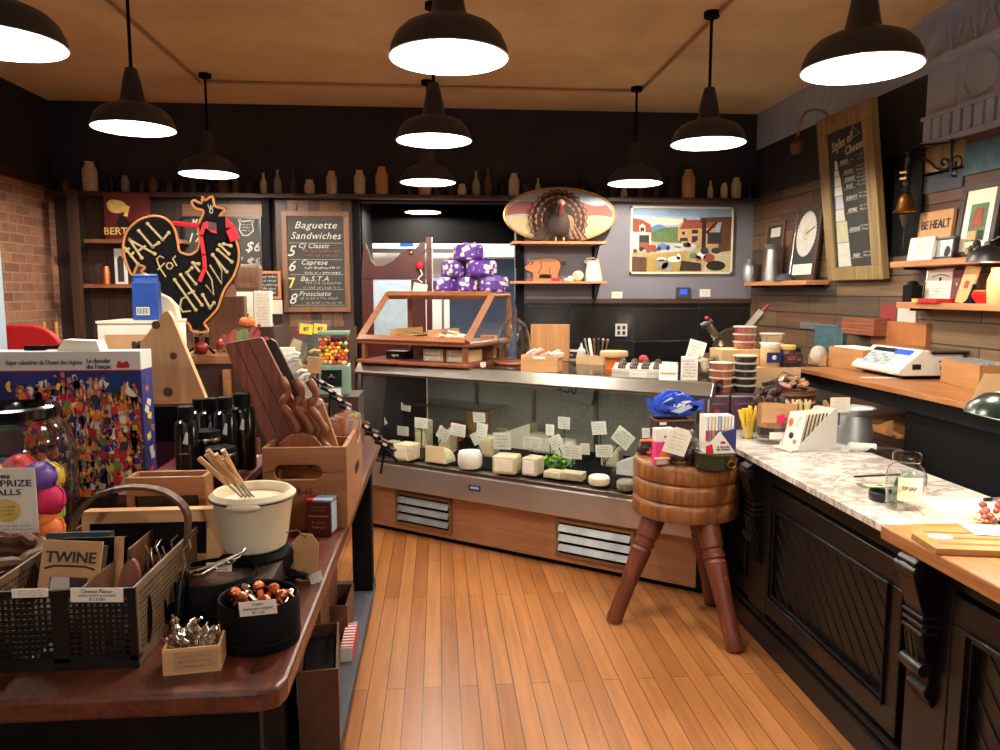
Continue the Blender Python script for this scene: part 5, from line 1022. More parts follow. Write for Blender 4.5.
for k in range(7):
    a_ = rn.uniform(-.05, .05); base_ = pot.location + Vector((-.02 + .01 * (k % 4), -.03 + .012 * (k // 4), ph2 - .015)); tip = DY(199 + 4.2 * k + (k % 2) * 3, 458 - (k % 3) * 4, fy - .07)
    d_ = tip - base_; m = MB(); m.tube('pinex', [d_ * .35, d_], .0065, 8); m.tube('steel', [(0, 0, 0), d_ * .35], .0025, 6)
    tag(m.build('fondue_fork', loc=base_), 'pale wooden handled fondue fork leaning in the cream pot', 'fork', 'fondue forks in the cream pot')
p = DY(299, 522, fy + .02); m = MB(); m.prism('kraft', [(-.035, -.06), (.035, -.06), (.035, .04), (.015, .065), (-.015, .065), (-.035, .04)], .0025); m.tube('brown', [(0, -.001, .055), (-.02, -.01, .075), (-.05, -.03, .07)], .0018, 5); tag(m.build('kraft_gift_tag', loc=(fx + .125, fy - .0, TT + .0605), r=(R(-4), R(4), R(-8))), 'kraft paper tag on string hanging beside the cream pot', 'tag')
# tea box
tp_ = G(321, 536, TT); tw = .078; t = E('tea_box', 'small dark red tea box with light blue top next to the crate', 'box', (tp_.x, tp_.y + .03, TT), -.18)
hh = DY(321, 500, tp_.y).z - TT
m = MB(); m.bx('maroon', -tw / 2, tw / 2, -.03, .03, 0, hh - .006); m.build('body', t, bev=.002)
m = MB(); m.bx('sky', -tw / 2, tw / 2, -.03, .03, hh - .0055, hh); m.bx('red', -tw / 2 - .0003, -tw / 2 + .02, -.0305, .031, hh - .0053, hh + .0003); m.bx('skygrey', tw / 2 - .006, tw / 2 + .0005, -.025, .025, .01, hh - .01); m.build('lid', t)
m = MB(); m.box('straw', (0, -.0308, hh * .55), (tw * .8, .0008, .002)); m.scrib('tan', (0, -.0306, hh * .75), .05, 2, .02); m.scrib('tan', (0, -.0306, hh * .3), .05, 2, .03); m.build('label', t)
# crate with boards
k0, k1 = G(348, 528, TT), G(360, 508, TT); cx1 = k0.x; cyy = k0.y; cx0 = DY(262, 460, cyy).x; CHh = DY(348, 447, cyy).z - TT; CWd = cx1 - cx0; CDd = .48
cr = E('wine_crate', 'wooden wine crate with hand hole stamped E-65 holding boards', 'crate', (cx0, cyy, TT), 0)
m = MB(); hw, hh_ = .05, .026; hc = CWd * .42; hz = CHh * .7
# front with hand hole
outer = [(0, 0), (CWd, 0), (CWd, CHh), (0, CHh)]; hol = [(hc + hw * (1 if math.cos(a_) > 0 else -1) + hh_ * math.cos(a_), hz + hh_ * math.sin(a_)) for a_ in [2 * PI * i / 16 + .001 for i in range(16)]]
top_h = [p_ for p_ in hol if p_[1] >= hz]; bot_h = [p_ for p_ in hol if p_[1] < hz]
top_h.sort(key=lambda q: q[0]); bot_h.sort(key=lambda q: q[0])
m.prism('crate', [(0, hz)] + top_h + [(CWd, hz), (CWd, CHh), (0, CHh)], .014); m.prism('crate', [(0, 0), (CWd, 0), (CWd, hz)] + bot_h[::-1] + [(0, hz)], .014)
m.text('ink', 'E-65', .026, (CWd * .5, -.0008, CHh * .46), bold=.01); m.text('ink', ':', .03, (CWd * .74, -.0008, CHh * .46)); m.build('front_board', cr)
m = MB(); m.bx('crate', CWd - .014, CWd, .014, CDd, 0, CHh); m.text('ink', 'VINO', .05, (CWd + .0008, CDd * .6, CHh * .5), r=(0, 0, PI / 2)) ; m.build('side_board', cr, bev=.001)
m = MB(); m.bx('crate', 0, .014, .014, CDd, 0, CHh); m.build('side_board', cr, bev=.001)
m = MB(); m.bx('crate', .014, CWd - .014, CDd - .014, CDd, 0, CHh); m.build('back_board', cr, bev=.001)
m = MB(); m.bx('crate', .014, CWd - .014, .014, CDd - .014, .001, .012); m.build('bottom_board', cr)
m = MB(); m.bx('crate', .014, CWd - .014, .24, .25, .012, CHh * .95); m.build('divider', cr)
def board(nm, lb, mat, pts, Y, th, tilt=0, extra=None):
    c_ = DY(*pts[0], Y); P_ = []
    for px, py in pts: q = DY(px, py, Y); P_.append((q.x - c_.x, q.z - c_.z))
    m = MB(); m.prism(mat, P_, th); t = E(nm, lb, 'cutting board', c_); m.build('board', t, bev=.003)
    return t, c_, P_
t_, c_, P_ = board('cutting_board', 'tall reddish striped wood cutting board leaning left out of the crate', 'walnut', [(278, 470), (224, 346), (226, 343), (260, 337), (263, 339), (325, 462)], 2.52, .02)
m = MB()
for f_ in (.3, .62): a_ = Vector((P_[1][0] + (P_[4][0] - P_[1][0]) * f_, 0, P_[1][1] + (P_[4][1] - P_[1][1]) * f_)); b_ = Vector((P_[0][0] + (P_[5][0] - P_[0][0]) * f_, 0, P_[0][1] + (P_[5][1] - P_[0][1]) * f_)); m.tube('darkbrown', [a_, b_], .0015, 4)
m.build('seam', t_)
board('cutting_board', 'second tall board with pale bark edge just behind the reddish striped board', 'darkbrown', [(310, 470), (262, 342), (270, 338), (276, 342), (326, 440)], 2.58, .018)
board('cutting_board', 'tan wooden board at the right side of the crate under white sticker', 'oakz', [(322, 470), (300, 402), (312, 396), (322, 400), (338, 446), (344, 466)], 2.5, .018)
t_, c_, P_ = board('round_serving_board', 'rounded walnut serving board low in the front of the crate', 'walnut', [(272, 462), (278, 444), (288, 436), (302, 433), (314, 437), (322, 446), (322, 462)], 2.44, .016)
q = DY(316, 402, 2.4985); m = MB(); m.prism('white', oval(0, 0, .02, .012, 20), .001); tag(m.build('white_sticker', loc=q), 'white oval sticker on the tan board in the crate', 'sticker')
for k in range(3):
    pts_ = [DY(px + 14 * k, py + 1 * k, 2.47 + .0 * k) for px, py in ((281, 378), (288, 392), (284, 400), (283, 406), (291, 417), (297, 428), (294, 438), (305, 452))]
    b_ = pts_[0]; m = MB(); m.tube('walnut', smoothpoly([tuple(p_ - b_) for p_ in pts_], 4, False), [.013 + .002 * math.sin(i) for i in range(29)], 10)
    lb = ('curved walnut pistol-like handle, left one of three in the crate', 'curved walnut handle, middle one of three in the crate', 'curved walnut handle, right one of three in the crate')[k]
    tag(m.build('curved_wooden_handle', loc=b_), lb, 'handle tool')
# packets in rear half of crate
rn = random.Random(4)
for k in range(12):
    px = 327 + 3.2 * k; Y = 2.68 + .012 * k * (k % 2); h = .1 + rn.uniform(0, .03); c_ = ['dirtywhite', 'white', 'navy', 'white', 'skinpink', 'dirtywhite', 'orange', 'skinpink', 'yellow', 'white', 'orange', 'lime'][k]
    p = DY(min(px, 352), 425, Y); m = MB(); m.box('plasticclear', (0, 0, h / 2), (.05, .022, h)); m.box(c_, (0, .0, h * .45), (.042, .016, h * .8)); m.box(c_, (0, -.003, h * .95), (.03, .006, .012))
    tag(m.build('snack_packet', loc=(p.x - .01, Y, TT + CHh - .07), r=(R(-8), R(-18 + 3 * k), 0)), 'small clear ' + {'dirtywhite': 'off-white', 'skinpink': 'pink'}.get(c_, c_) + ' snack packet in the rear of the crate', 'packet', 'snack packets in the crate, ' + c_)
# knives with black handles and white tags hanging beyond the crate
for k in range(8):
    p = DY(322 + 9 * k, 383 + 9 * k, 3.1 - .02 * k); m = MB(); m.tube('blackgloss', [(-.04, 0, .02), (.02, 0, -.008)], .008, 8); m.tube('silver', [(.02, 0, -.008), (.045, 0, -.02)], .006, 6); m.box('white', (.0, -.009, .008), (.018, .002, .01), (0, .45, 0))
    tag(m.build('black_marker', loc=p), 'black capped marker with white band in the slanting row past the crate', 'marker', 'black markers past the crate')
m = MB(); m.tube('blackmatte', [DY(316, 378, 3.13), DY(398, 462, 2.97)], .006, 6); a_ = G(396, 470, TT)
mk = m
for px, py in ((330, 392), (385, 449)): q = DY(px, py, 3.08); mk.tube('blackmatte', [q, Vector((q.x - .02, q.y, TT))], .005, 6)
tag(mk.build('marker_rack'), 'thin black slanting rack rail carrying the black markers', 'rack')
# coasters, small tags
for px, py, rr, lb in ((276, 580, .052, 'round pale wooden coaster near the tins'), ):
    m = MB(); m.lathe('oak', [(rr, 0), (rr + .003, .004), (rr, .012), (rr * .8, .0125), (rr * .78, .008), (.001, .008)], n=30); tag(m.build('wooden_coaster', loc=G(px + 14, py, TT) + Vector((0, .05, 0))), lb, 'coaster')
for px, py, rz_, lb in ((306, 556, .6, 'small white price card by the pale coaster'), (316, 578, .7, 'small white price card at the table edge, right of coaster')):
    p = G(px, py + 5, TT); m = MB(); m.box('paper', (0, 0, .014), (.034, .001, .026), (R(-30), R(-25), 0)); m.box('plastic', (0, .006, .004), (.02, .014, .006)); m.scrib('greyink', (0, -.001, .014), .026, 3, .02, (R(-30), R(-25), 0)); tag(m.build('price_card', loc=p), lb, 'price card')
# round tins
def tin(px, py, rx_px, hpy, lb, Y=None, mat='blackmatte'):
    p = G(px, py, TT); r_ = rx_px / F * p.y * 1.03; y = p.y + r_; x = DY(px, 600, y).x; h = DY(px, hpy, y).z - TT; t = E('round_tin', lb, 'tin', (x, y, TT))
    MB().lathe(mat, [(r_ * .98, 0), (r_, .004), (r_, h - .004), (r_ * .97, h), (r_ * .93, h - .002), (r_ * .92, .01), (.001, .009)], n=44, caps=False).build('body', t)
    MB().lathe(mat, [(r_ * 1.0, .018), (r_ * 1.015, .02), (r_ * 1.0, .024)], n=44, caps=False).build('bead', t); return t, x, y, r_, h
t1, x1, y1, r1, h1 = tin(259, 658, 41, 594, 'open black round tin of copper champagne stoppers at the table front')
t2, x2, y2, r2, h2 = tin(216, 626, 42, 571, 'open dark round tin of fondue forks behind the stoppers tin')
rn = random.Random(2)
for k in range(11):
    a_ = rn.uniform(0, 6.28); rr = rn.uniform(0, r1 * .5); m = MB(); m.lathe('copper' if k % 3 else 'silver', [(.008, 0), (.008, .03), (.013, .034), (.013, .042), (.006, .05)], n=12); m.tube('copper', [(0, -.012, .036), (.02, -.014, .03)], .003, 5)
    tag(m.build('champagne_stopper', loc=(x1 + rr * math.cos(a_) + .005, y1 + rr * math.sin(a_) + .01, TT + h1 - .035 + .008 * (k % 2)), r=(rn.uniform(-1, 1), rn.uniform(.3, 1.4), a_)), 'shiny copper champagne stopper in the open black tin', 'stopper', 'copper stoppers in the tin')
tagcard(258, 608, y1 - r1 - .0007, .075, .03, 'white card reading Copper champagne stopper on the black tin', ry=-4, lines=[('Copper', .3, .008, .022), ('champagne stopper', .0, .008, .06), ('$11.00', -.3, .008, .025)])
for k in range(7):
    a_ = -.9 + .3 * k; m = MB(); m.tube('silver', [(-.055, 0, 0), (.055, .0, .006), (.065, 0, .012)], .0028, 6); 
    m.tube('silver', [(-.055, 0, 0), (-.075, .006, .004)], .002, 5); m.tube('silver', [(-.055, 0, 0), (-.075, -.006, .004)], .002, 5)
    tag(m.build('cheese_fork', loc=(x2 - .01 + .012 * (k - 3), y2 - .02 + .01 * (k % 3), TT + h2 + .004 * k), r=(0, -.12, a_)), 'silver fork resting across the dark round tin', 'fork', 'silver forks on the dark tin')
m = MB(); m.lathe('brown', [(r2 * .9, h2 - .02), (.001, h2 - .012)], n=30, caps=False); m.build('contents', t2)
tagcard(219, 567, y2 + .02, .06, .022, 'white card standing over the silver forks on the dark tin', rx=-20)
# small wood box with silver bottle stoppers
p = G(190, 674, TT); sb = E('small_wooden_box', 'small pale wooden box with silver stoppers at the table front edge', 'box', (p.x, p.y + .035, TT), .12)
wS = 56 / F * p.y; hS = DY(190, 648, p.y).z - TT
m = MB(); openbox(m, 'pinex', wS, .07, hS, .005); m.build('body', sb, bev=.001); m = MB(); m.box('kraft', (.008, -.0358, hS * .5), (wS * .75, .001, hS * .75)); m.scrib('greyink', (.008, -.0368, hS * .5), wS * .6, 3, hS * .6); m.build('label', sb)
for k in range(14):
    m = MB(); m.lathe('silver', [(.006, 0), (.007, .02), (.012, .024), (.007, .032), (.011, .04), (.004, .048)], n=10); m.tube('silver', [(0, 0, .03), (.014, .004, .04), (.012, -.003, .052)], .003, 5); m.sph('silver', (-.01, 0, .03), .006)
    tag(m.build('silver_stopper', loc=(p.x - .036 + .013 * (k % 6), p.y + .02 + .012 * (k // 6), TT + .02 + .014 * (k // 6)), r=(rn.uniform(-.6, .6), rn.uniform(-.6, .6), rn.uniform(0, 6))), 'shiny silver figure stopper heaped in the small pale box', 'stopper', 'silver stoppers in the small box')
# ================================================================ BEHIND THE TABLE: dresser, rooster board
ry_ = 4.05; tz0 = DY(200, 354, ry_).z
dr = E('wooden_dresser', 'dark wooden dresser with orange edged top under the rooster board', 'dresser', (0, 0, 0))
xl, xr = DY(100, 354, ry_).x, DY(262, 354, ry_).x
m = MB(); m.bx('displaywood', xl, xr, ry_ - .05, ry_ + .4, tz0 - .05, tz0); m.build('top', dr, bev=.004)
m = MB(); m.bx('darkwoodx', xl + .02, xr - .02, ry_ - .02, ry_ + .4, 0, tz0 - .05); m.build('body', dr)
xb0, xb1 = DY(181, 300, ry_ + .38).x, DY(246, 300, ry_ + .38).x; m = MB(); m.bx('midwoodz', xb0, xb1, ry_ + .34, ry_ + .4, tz0, DY(200, 296, ry_ + .38).z); m.build('back_panel', dr, bev=.003)
m = MB(); m.bx('crate', -.02, .02, -.03, 0, .02, .25); m.build('pull_strip', dr, loc=(DY(230, 395, ry_).x, ry_ - .022, tz0 - .33))
def rp(px, py): q = DY(px, py, ry_); return (q.x - RX, q.z - tz0)
RX = DY(205, 354, ry_).x
rb_ = E('rooster_chalkboard', 'black rooster shaped sign with orange outline lettered FALL for CHILI', 'sign', (RX, ry_, tz0 + .0005))
out = [(193, 334), (189, 326), (176, 321), (168, 312), (163, 298), (152, 287), (144, 281), (146, 276), (140, 272), (144, 268), (136, 266), (131, 276), (124, 262), (121.5, 245), (126, 230), (138, 219), (154, 215), (167, 219), (175, 230), (178, 245), (180, 252), (190, 255), (198, 250), (200, 240), (199, 225), (204, 213), (203, 209), (196, 207), (192, 201), (195, 199), (202, 202), (203, 195), (206, 199), (213, 195), (216, 205), (226, 208), (222, 213), (219, 219), (222, 222), (234, 234), (240, 248), (240, 262), (235, 277), (226, 290), (222, 300), (218, 311), (208, 322), (205, 326), (209, 334)]
sm_ = smoothpoly([rp(*p_) for p_ in out], 3)
m = MB(); m.prism('blackmatte', sm_, .018); m.build('panel', rb_)
m = MB(); cxr = sum(x for x, z in sm_) / len(sm_); czr = sum(z for x, z in sm_) / len(sm_)
ins = [(x + (cxr - x) * .03, -.003, z + (czr - z) * .03) for x, z in sm_]; m.tube('orangeline', ins, .0065, 5, closed=True); m.build('outline', rb_)
m = MB()
def st(pts, dot=True, w=.006):
    q = [Vector((rp(*p_)[0], -.004, rp(*p_)[1])) for p_ in pts]; m.tube('bone', q, w, 6)
    if dot:
        for e in (q[0], q[-1]): m.sph('bone', e, w * 1.7, n=8)
st([(126, 249), (138, 264)]); st([(126, 252), (130, 248)], False); st([(131, 257), (134, 252)], False)
st([(130, 240), (142, 258)]); st([(130, 240), (155, 254)]); st([(137, 252), (146, 246)], False)
st([(139, 231), (153, 247)]); st([(153, 247), (159, 243)]); st([(148, 224), (163, 240)]); st([(163, 240), (169, 233)])
st([(164, 258), (160, 256), (157, 259), (160, 268), (166, 277)], False, .004); st([(158, 270), (165, 263)], False, .004); m.tube('bone', [(rp(170, 266)[0] + .017 * math.cos(i), -.004, rp(170, 266)[1] + .017 * math.sin(i)) for i in range(6)], .004, 5, closed=True); st([(173, 259), (177, 266)], False, .004); st([(173, 259), (176, 256)], False, .004)
st([(186, 297), (182, 299), (180, 307), (183, 312), (191, 311)], False, .005); st([(175, 280), (196, 310)]); st([(181, 275), (202, 305)]); st([(188, 294), (195, 291)], False)
st([(187, 273), (196, 284)]); st([(187, 273), (192, 268)]); st([(193, 263), (200, 272)], False); st([(193, 263), (199, 264)]); st([(203, 295), (210, 308)]); st([(210, 308), (214, 303)]); st([(206, 285), (214, 295), (212, 280), (205, 268)], False, .004); st([(210, 265), (222, 284), (222, 270), (214, 256)], False, .004)
st([(213, 255), (227, 272)]); st([(218, 250), (232, 262)]); st([(220, 245), (229, 254)]); st([(224, 244), (231, 246)])
for d_ in (-3, 0, 3): m.tube('chalk', [(rp(211 + d_, 205)[0], -.004, rp(211, 205)[1]), (rp(211 + d_ * .3, 209)[0], -.004, rp(211, 209)[1])], .0025, 4)
m.tube('chalk', [(rp(211.5, 211)[0] + .008 * math.cos(i), -.004, rp(211, 211)[1] + .014 * math.sin(i)) for i in range(6)], .0028, 5, closed=True)
m.build('bone_letters', rb_)
for px in (196, 206):
    m = MB(); a_ = rp(px, 330); m.tube('blackmatte', [(a_[0], .009, a_[1] + .02), (a_[0], .009, .04)], .012, 8)
    for k in range(4): m.tube('chalkdim', [(a_[0] - .014, -.004, a_[1] - .01 * k), (a_[0] + .014, -.004, a_[1] - .01 * k - .004)], .002, 4)
    for s_ in (-1.3, 0, 1.3): m.tube('blackmatte', [(a_[0], .005, .04), (a_[0] + s_ * .035, -.03, .007)], .007, 6)
    m.build('foot', rb_)
m = MB(); m.tube('brightred', [(rp(174, 223)[0], -.012, rp(174, 223)[1]), (rp(200, 226)[0], -.016, rp(200, 226)[1])], .012, 6)
def rib(mm, pts, w, mat='brightred', y=-.018):
    q = [Vector((rp(*p_)[0], y, rp(*p_)[1])) for p_ in pts]
    for a_, b_ in zip(q[:-1], q[1:]):
        d_ = b_ - a_; mm.box(mat, (a_ + b_) / 2, (d_.length * 1.1, .003, w), (0, -math.atan2(d_.z, d_.x), 0))
rib(m, [(206, 224), (202, 236), (205, 255), (206, 268), (201, 281)], .02); rib(m, [(206, 224), (214, 230), (222, 232)], .03, y=-.02); rib(m, [(224, 221), (231, 228), (236, 240)], .05, y=-.019); rib(m, [(210, 226), (220, 228)], .04, 'maroon', -.022); rib(m, [(222, 218), (223, 240)], .045, 'blackmatte', -.024)
tag(m.build('red_ribbon', loc=rb_.location), 'bright red and black ribbon draped over the rooster sign neck', 'ribbon')
# apples, pumpkin, leaves on dresser
for px, py, r_, mt, lb, cat in ((201, 349, .036, 'apple', 'red apple in front of the rooster sign feet', 'apple'), (215, 349, .036, 'apple', 'dark red apple just right of the rooster sign feet', 'apple'), (230, 352, .028, 'yellow', 'yellow gourd right of the dark red apple', 'gourd'), (249, 352, .02, 'white', 'tiny white gourd at the right end of the dresser', 'gourd')):
    q = G(px, py + 5, tz0) if False else DY(px, 350, ry_ - .03); t = E('apple' if cat == 'apple' else 'gourd', lb, cat, (q.x, ry_ - .02, tz0 + .0005)); zoff = 0
    MB().sph(mt, (0, 0, r_ * .92), r_, (1, 1, .92), n=16).build('flesh', t); MB().tube('brown', [(0, 0, r_ * 1.7), (.004, 0, r_ * 2.1)], .003, 5).build('stem', t)
    if px == 215: t.location = (q.x, ry_ + .12, tz0 + .0005); t.scale = (1.15,) * 3
pv = E('dark_pedestal', 'small dark pedestal holding an orange pumpkin and berries on the dresser', 'pedestal', (DY(247, 350, ry_ + .12).x, ry_ + .15, tz0)); pz = DY(247, 328, ry_ + .12).z - tz0
MB().bx('darkbrown', -.05, .05, -.05, .05, 0, pz).build('post', pv, bev=.004)
q = pv.location; t = E('mini_pumpkin', 'small orange pumpkin with stem on the dark pedestal', 'pumpkin', (q.x, q.y, tz0 + pz + .0005))
m = MB()
for k in range(8): m.sph('pumpkin', (.018 * math.cos(k * PI / 4), .018 * math.sin(k * PI / 4), .03), .026, (1, 1, 1.1), n=10)
m.build('flesh', t); MB().tube('brown', [(0, 0, .055), (.006, 0, .075)], .005, 6).build('stem', t)
t = E('leaf_sprig', 'sprig of dry red and green leaves with berries by the pumpkin', 'sprig', (q.x - .0, q.y - .07, tz0 + .001))
for k in range(9):
    m = MB(); m.prism('leafred' if k % 3 else 'leaf', smoothpoly([(0, 0), (.025, .02), (.03, .05), (0, .085), (-.03, .05), (-.025, .02)], 2), .002, (0, 0, 0), (R(-20), R(-70 + 35 * (k % 5)), 0)); m.build('leaf', t, loc=(-.1 + .022 * k, -.0 - .003 * k, .02 + .014 * (k % 4)))
m = MB(); m.tube('darkbrown', [(0, 0, .05), (.05, -.01, .1), (.08, -.01, .14)], .003, 5); m.sph('apple', (.08, -.01, .145), .01, n=8); m.sph('apple', (.05, -.01, .06), .01, n=8); m.build('berry_twig', t)
# cream cartons + blue bag left of rooster
yy = 3.45; a_, b_ = DY(97, 321, yy), DY(163, 321, yy)
m = MB(); hC = .34; m.bx('paper', 0, b_.x - a_.x, 0, .3, -hC, -.012); m.bx('cream', -.005, b_.x - a_.x + .005, -.005, .305, -.0115, 0); m.box('kraft', ((b_.x - a_.x) * .5, -.004, -.16), (.22, .003, .2)); m.scrib('tan', ((b_.x - a_.x) * .5, -.0045, -.16), .2, 7, .2)
m.prism('olive', smoothpoly([(.0, 0), (.02, .02), (0, .05), (-.02, .02)], 2), .002, ((b_.x - a_.x) * .62, -.007, -.13), (0, .5, 0)); m.prism('olive', smoothpoly([(.0, 0), (.02, .02), (0, .05), (-.02, .02)], 2), .002, ((b_.x - a_.x) * .62, -.007, -.13), (0, -.6, 0))
m.sph('ink', ((b_.x - a_.x) * .64, -.006, -.1), .012, (1, .3, 1)); tag(m.build('cream_carton', loc=(a_.x, yy, a_.z), bev=.003), 'large cream printed carton beneath the blue coffee bag', 'carton')
m = MB(); m.bx('darkbrown', -.02, b_.x - a_.x + .02, -.02, .32, TT - a_.z, -hC - .0005); tag(m.build('dark_crate', loc=(a_.x, yy, a_.z)), 'dark crate supporting the cream carton on the table', 'crate')
q = DY(148, 319, yy + .12); t = E('blue_coffee_bag', 'blue vacuum coffee bag with white barcode label standing on the cream carton', 'bag', (q.x, yy + .12, a_.z + .0005), .1)
hb = DY(148, 275, yy + .12).z - a_.z
m = MB(); m.box('blue', (0, 0, hb * .42), (.11, .07, hb * .84), tx=1.0, ty=.9); m.box('blue', (0, 0, hb * .9), (.105, .05, hb * .13), ty=.15); m.tube('blue', [(-.05, 0, hb * .97), (.05, 0, hb * .97)], .012, 6); m.build('body', t, bev=.008)
m = MB(); m.box('white', (-.01, -.0365, hb * .2), (.055, .002, .035))
for k in range(12): m.box('ink', (-.033 + .0042 * k, -.038, hb * .2), (.0018 if k % 3 else .003, .001, .028))
m.build('barcode_label', t)
m = MB(); m.prism('cream', [(0, 0), (.085, 0), (.075, .06), (.04, .1), (0, .12)], .05); tag(m.build('white_paper_bag', loc=(DY(158, 319, yy + .2).x, yy + .22, a_.z + .0005)), 'pale paper bag behind the blue coffee bag', 'bag')
# pale written bags right of rooster, white label
yy = 4.65
m = MB(); m.bx('darkwoodx', DY(236, 330, yy).x, DY(276, 330, yy).x, 4.6, 4.9, 0, DY(250, 327, yy).z); tag(m.build('side_cabinet'), 'dark side cabinet carrying the pale written paper bags', 'cabinet')
sz = DY(250, 327, yy).z
for px0, px1, pyt, lb in ((236, 253, 292, 'pale paper bag with faint writing, left one behind the pumpkin'), (253, 270, 291, 'pale paper bag with faint writing, right one behind the pumpkin')):
    a_, b_ = DY(px0, pyt, yy), DY(px1, pyt, yy); w = b_.x - a_.x - .004; h = a_.z - sz; m = MB(); m.box('paper', (0, .04, h / 2), (w, .08, h)); m.scrib('tan', (0, -.001, h * .5), w * .8, 10, h * .85, seed=px0); tag(m.build('paper_bag', loc=((a_.x + b_.x) / 2, yy, sz + .0005), bev=.003), lb, 'bag')
q = DY(238, 305, yy - .03); m = MB(); m.lathe('yellow', [(.03, 0), (.032, .1), (.015, .13), (.013, .15)], n=14); tag(m.build('yellow_bottle', loc=(DY(238, 305, yy - .04).x - .01, yy - .0 + .0, sz + .0005)), 'small yellow bottle at the left edge of the written bags', 'bottle')
o = bpy.data.objects['yellow_bottle']; o.location.y = 4.635 - .0; o.location.x -= .03
q = DY(274, 307, 4.7); m = MB(); m.box('paper', (0, 0, 0), (.1, .004, .085)); m.bx('darkbrown', -.05, .05, .003, .02, -.1, -.04); tag(m.build('white_shelf_label', loc=q), 'blank white label right of the written paper bags', 'label')
m = MB(); a_ = DY(245, 291, 4.85); m.box('midwoodz', (0, 0, .08), (.15, .1, .16)); tag(m.build('wooden_canister', loc=(DY(253, 291, 4.8).x, 4.705, sz + .0005 + DY(250, 291, yy).z - sz), bev=.02), 'brown wooden canister on top behind the written paper bags', 'canister')
# ---- gumball-like jar and snack display by the menu panel
gy = 3.55; gz = DY(333, 396, gy).z; t = E('candy_dispenser', 'mint green countertop dispenser filled with yellow and orange balls', 'dispenser', (DY(333, 390, gy).x, gy + .09, gz), .03)
w = DY(348, 390, gy).x - DY(318, 390, gy).x; zA = DY(333, 366, gy).z - gz; zB = DY(333, 333, gy).z - gz; h2_ = w / 2
m = MB(); m.box('mint', (0, 0, zA / 2), (w, w, zA)); m.build('base', t, bev=.006)
m = MB(); m.box('blackmatte', (-.01, -w / 2 - .002, zA * .58), (w * .68, .006, zA * .55)); m.prism('silver', [(-.022, 0), (0, .006), (.022, 0), (.006, .012), (.003, .022), (-.003, .022), (-.006, .012)], .004, (-.01, -w / 2 - .009, zA * .58)); m.build('coin_plate', t)
m = MB(); m.box('white', (.01, -w / 2 - .003, zA * .13), (w * .32, .004, zA * .22)); m.build('flap_card', t)
m = MB(); m.box('glass', (0, 0, (zA + zB) / 2), (w * .94, w * .94, zB - zA - .012)); m.build('glass_globe', t)
m = MB(); m.box('mint', (0, 0, zB - .004), (w, w, .018)); m.build('lid', t, bev=.004)
rn = random.Random(8); n_ = 0; rbg = .0098
for iz in range(7):
    for ix in range(6):
        for iy in range(2):
            x = -w * .4 + (ix + .4 * (iz % 2)) * w * .15 + rn.uniform(-.003, .003); z = zA + .014 + iz * .0175 + rn.uniform(-.003, .003); y = -w * .38 + iy * .022 + .002 * (ix % 2)
            c_ = rn.choice(['yellow', 'orange', 'yellow', 'cheeseyellow', 'brightred', 'black', 'yellow', 'orange'])
            tag(MB().sph(c_, (0, 0, 0), rbg, n=8).build('candy_ball', loc=t.location + Vector((x, y, z))), {'cheeseyellow': 'pale yellow', 'brightred': 'red'}.get(c_, c_) + ' candy ball inside the mint green dispenser', 'candy', c_ + ' candy balls in the dispenser')
m = MB(); m.bx('darkbrown', -.18, .12, -.12, .12, TT - gz, -.0005); tag(m.build('dispenser_stand', loc=t.location), 'dark wooden stand raising the mint green dispenser', 'stand')
rn = random.Random(12)
for k, (px, py, c_, s_) in enumerate(((293, 368, 'white', 1), (300, 372, 'dirtywhite', 1), (308, 374, 'straw', 1.1), (314, 366, 'tan', 1), (303, 386, 'white', 1), (311, 390, 'dirtywhite', 1))):
    q = DY(px, py, 3.4 - .02 * k); m = MB(); m.box(c_, (0, 0, .035), (.06, .03, .07), (0, rn.uniform(-.3, .3), 0)); m.box('plasticclear', (0, 0, .042), (.07, .036, .09)); m.tube(c_, [(-.02, 0, .09), (.0, 0, .1), (.025, 0, .095)], .008, 6)
    tag(m.build('spice_sachet', loc=q + Vector((0, 0, -.03)), r=(0, rn.uniform(-.3, .3), rn.uniform(-.4, .4))), 'small ' + {'dirtywhite': 'off-white', 'straw': 'straw coloured'}.get(c_, c_) + ' sachet in the heap left of the dispenser', 'sachet', c_ + ' sachets left of the dispenser')
m = MB(); m.bx('darkbrown', -.16, .12, -.03, .14, TT, DY(300, 388, 3.4).z - .07); tag(m.build('sachet_stand', loc=(DY(303, 380, 3.4).x, 3.27, 0)), 'dark stand holding the heap of sachets beside the crate', 'stand')
for k, (px, lb) in enumerate(((290, 'clear bag of dried herbs, left one hanging under the yellow signs'), (307, 'clear bag of green herbs, middle one under the yellow signs'), (318, 'clear bag of pale herbs, right one under the yellow signs'))):
    yb_ = 3.75 + .03 * k; a_ = DY(px, 360, yb_); m = MB(); m.prism('plasticclear', [(-.04, 0), (.04, 0), (.025, .16), (-.025, .16)], .03, (0, 0, 0), (0, R(18), 0)); m.prism(('rind', 'leaf', 'straw')[k], [(-.033, 0), (.033, 0), (.022, .12), (-.02, .12)], .02, (0, .005, .004), (0, R(18), 0)); m.box(('apple', 'green', 'tan')[k], (.045, .014, .15), (.04, .02, .03), (0, R(18), 0))
    tag(m.build('herb_bag', loc=a_ - Vector((0, 0, .02))), lb, 'bag')
q = DY(314, 329, 3.75); m = MB(); m.box('plasticclear', (0, 0.01, -.1), (.16, .003, .28)); m.box('yellow', (-.038, 0, 0), (.062, .004, .05), (R(-10), R(6), 0)); m.box('yellow', (.03, 0, .0), (.062, .004, .05), (R(-10), R(6), 0)); m.text('ink', '87', .026, (-.038, -.004, 0), (R(-10), R(6), 0), bold=.01); m.text('ink', '87', .026, (.03, -.004, 0), (R(-10), R(6), 0), bold=.01)
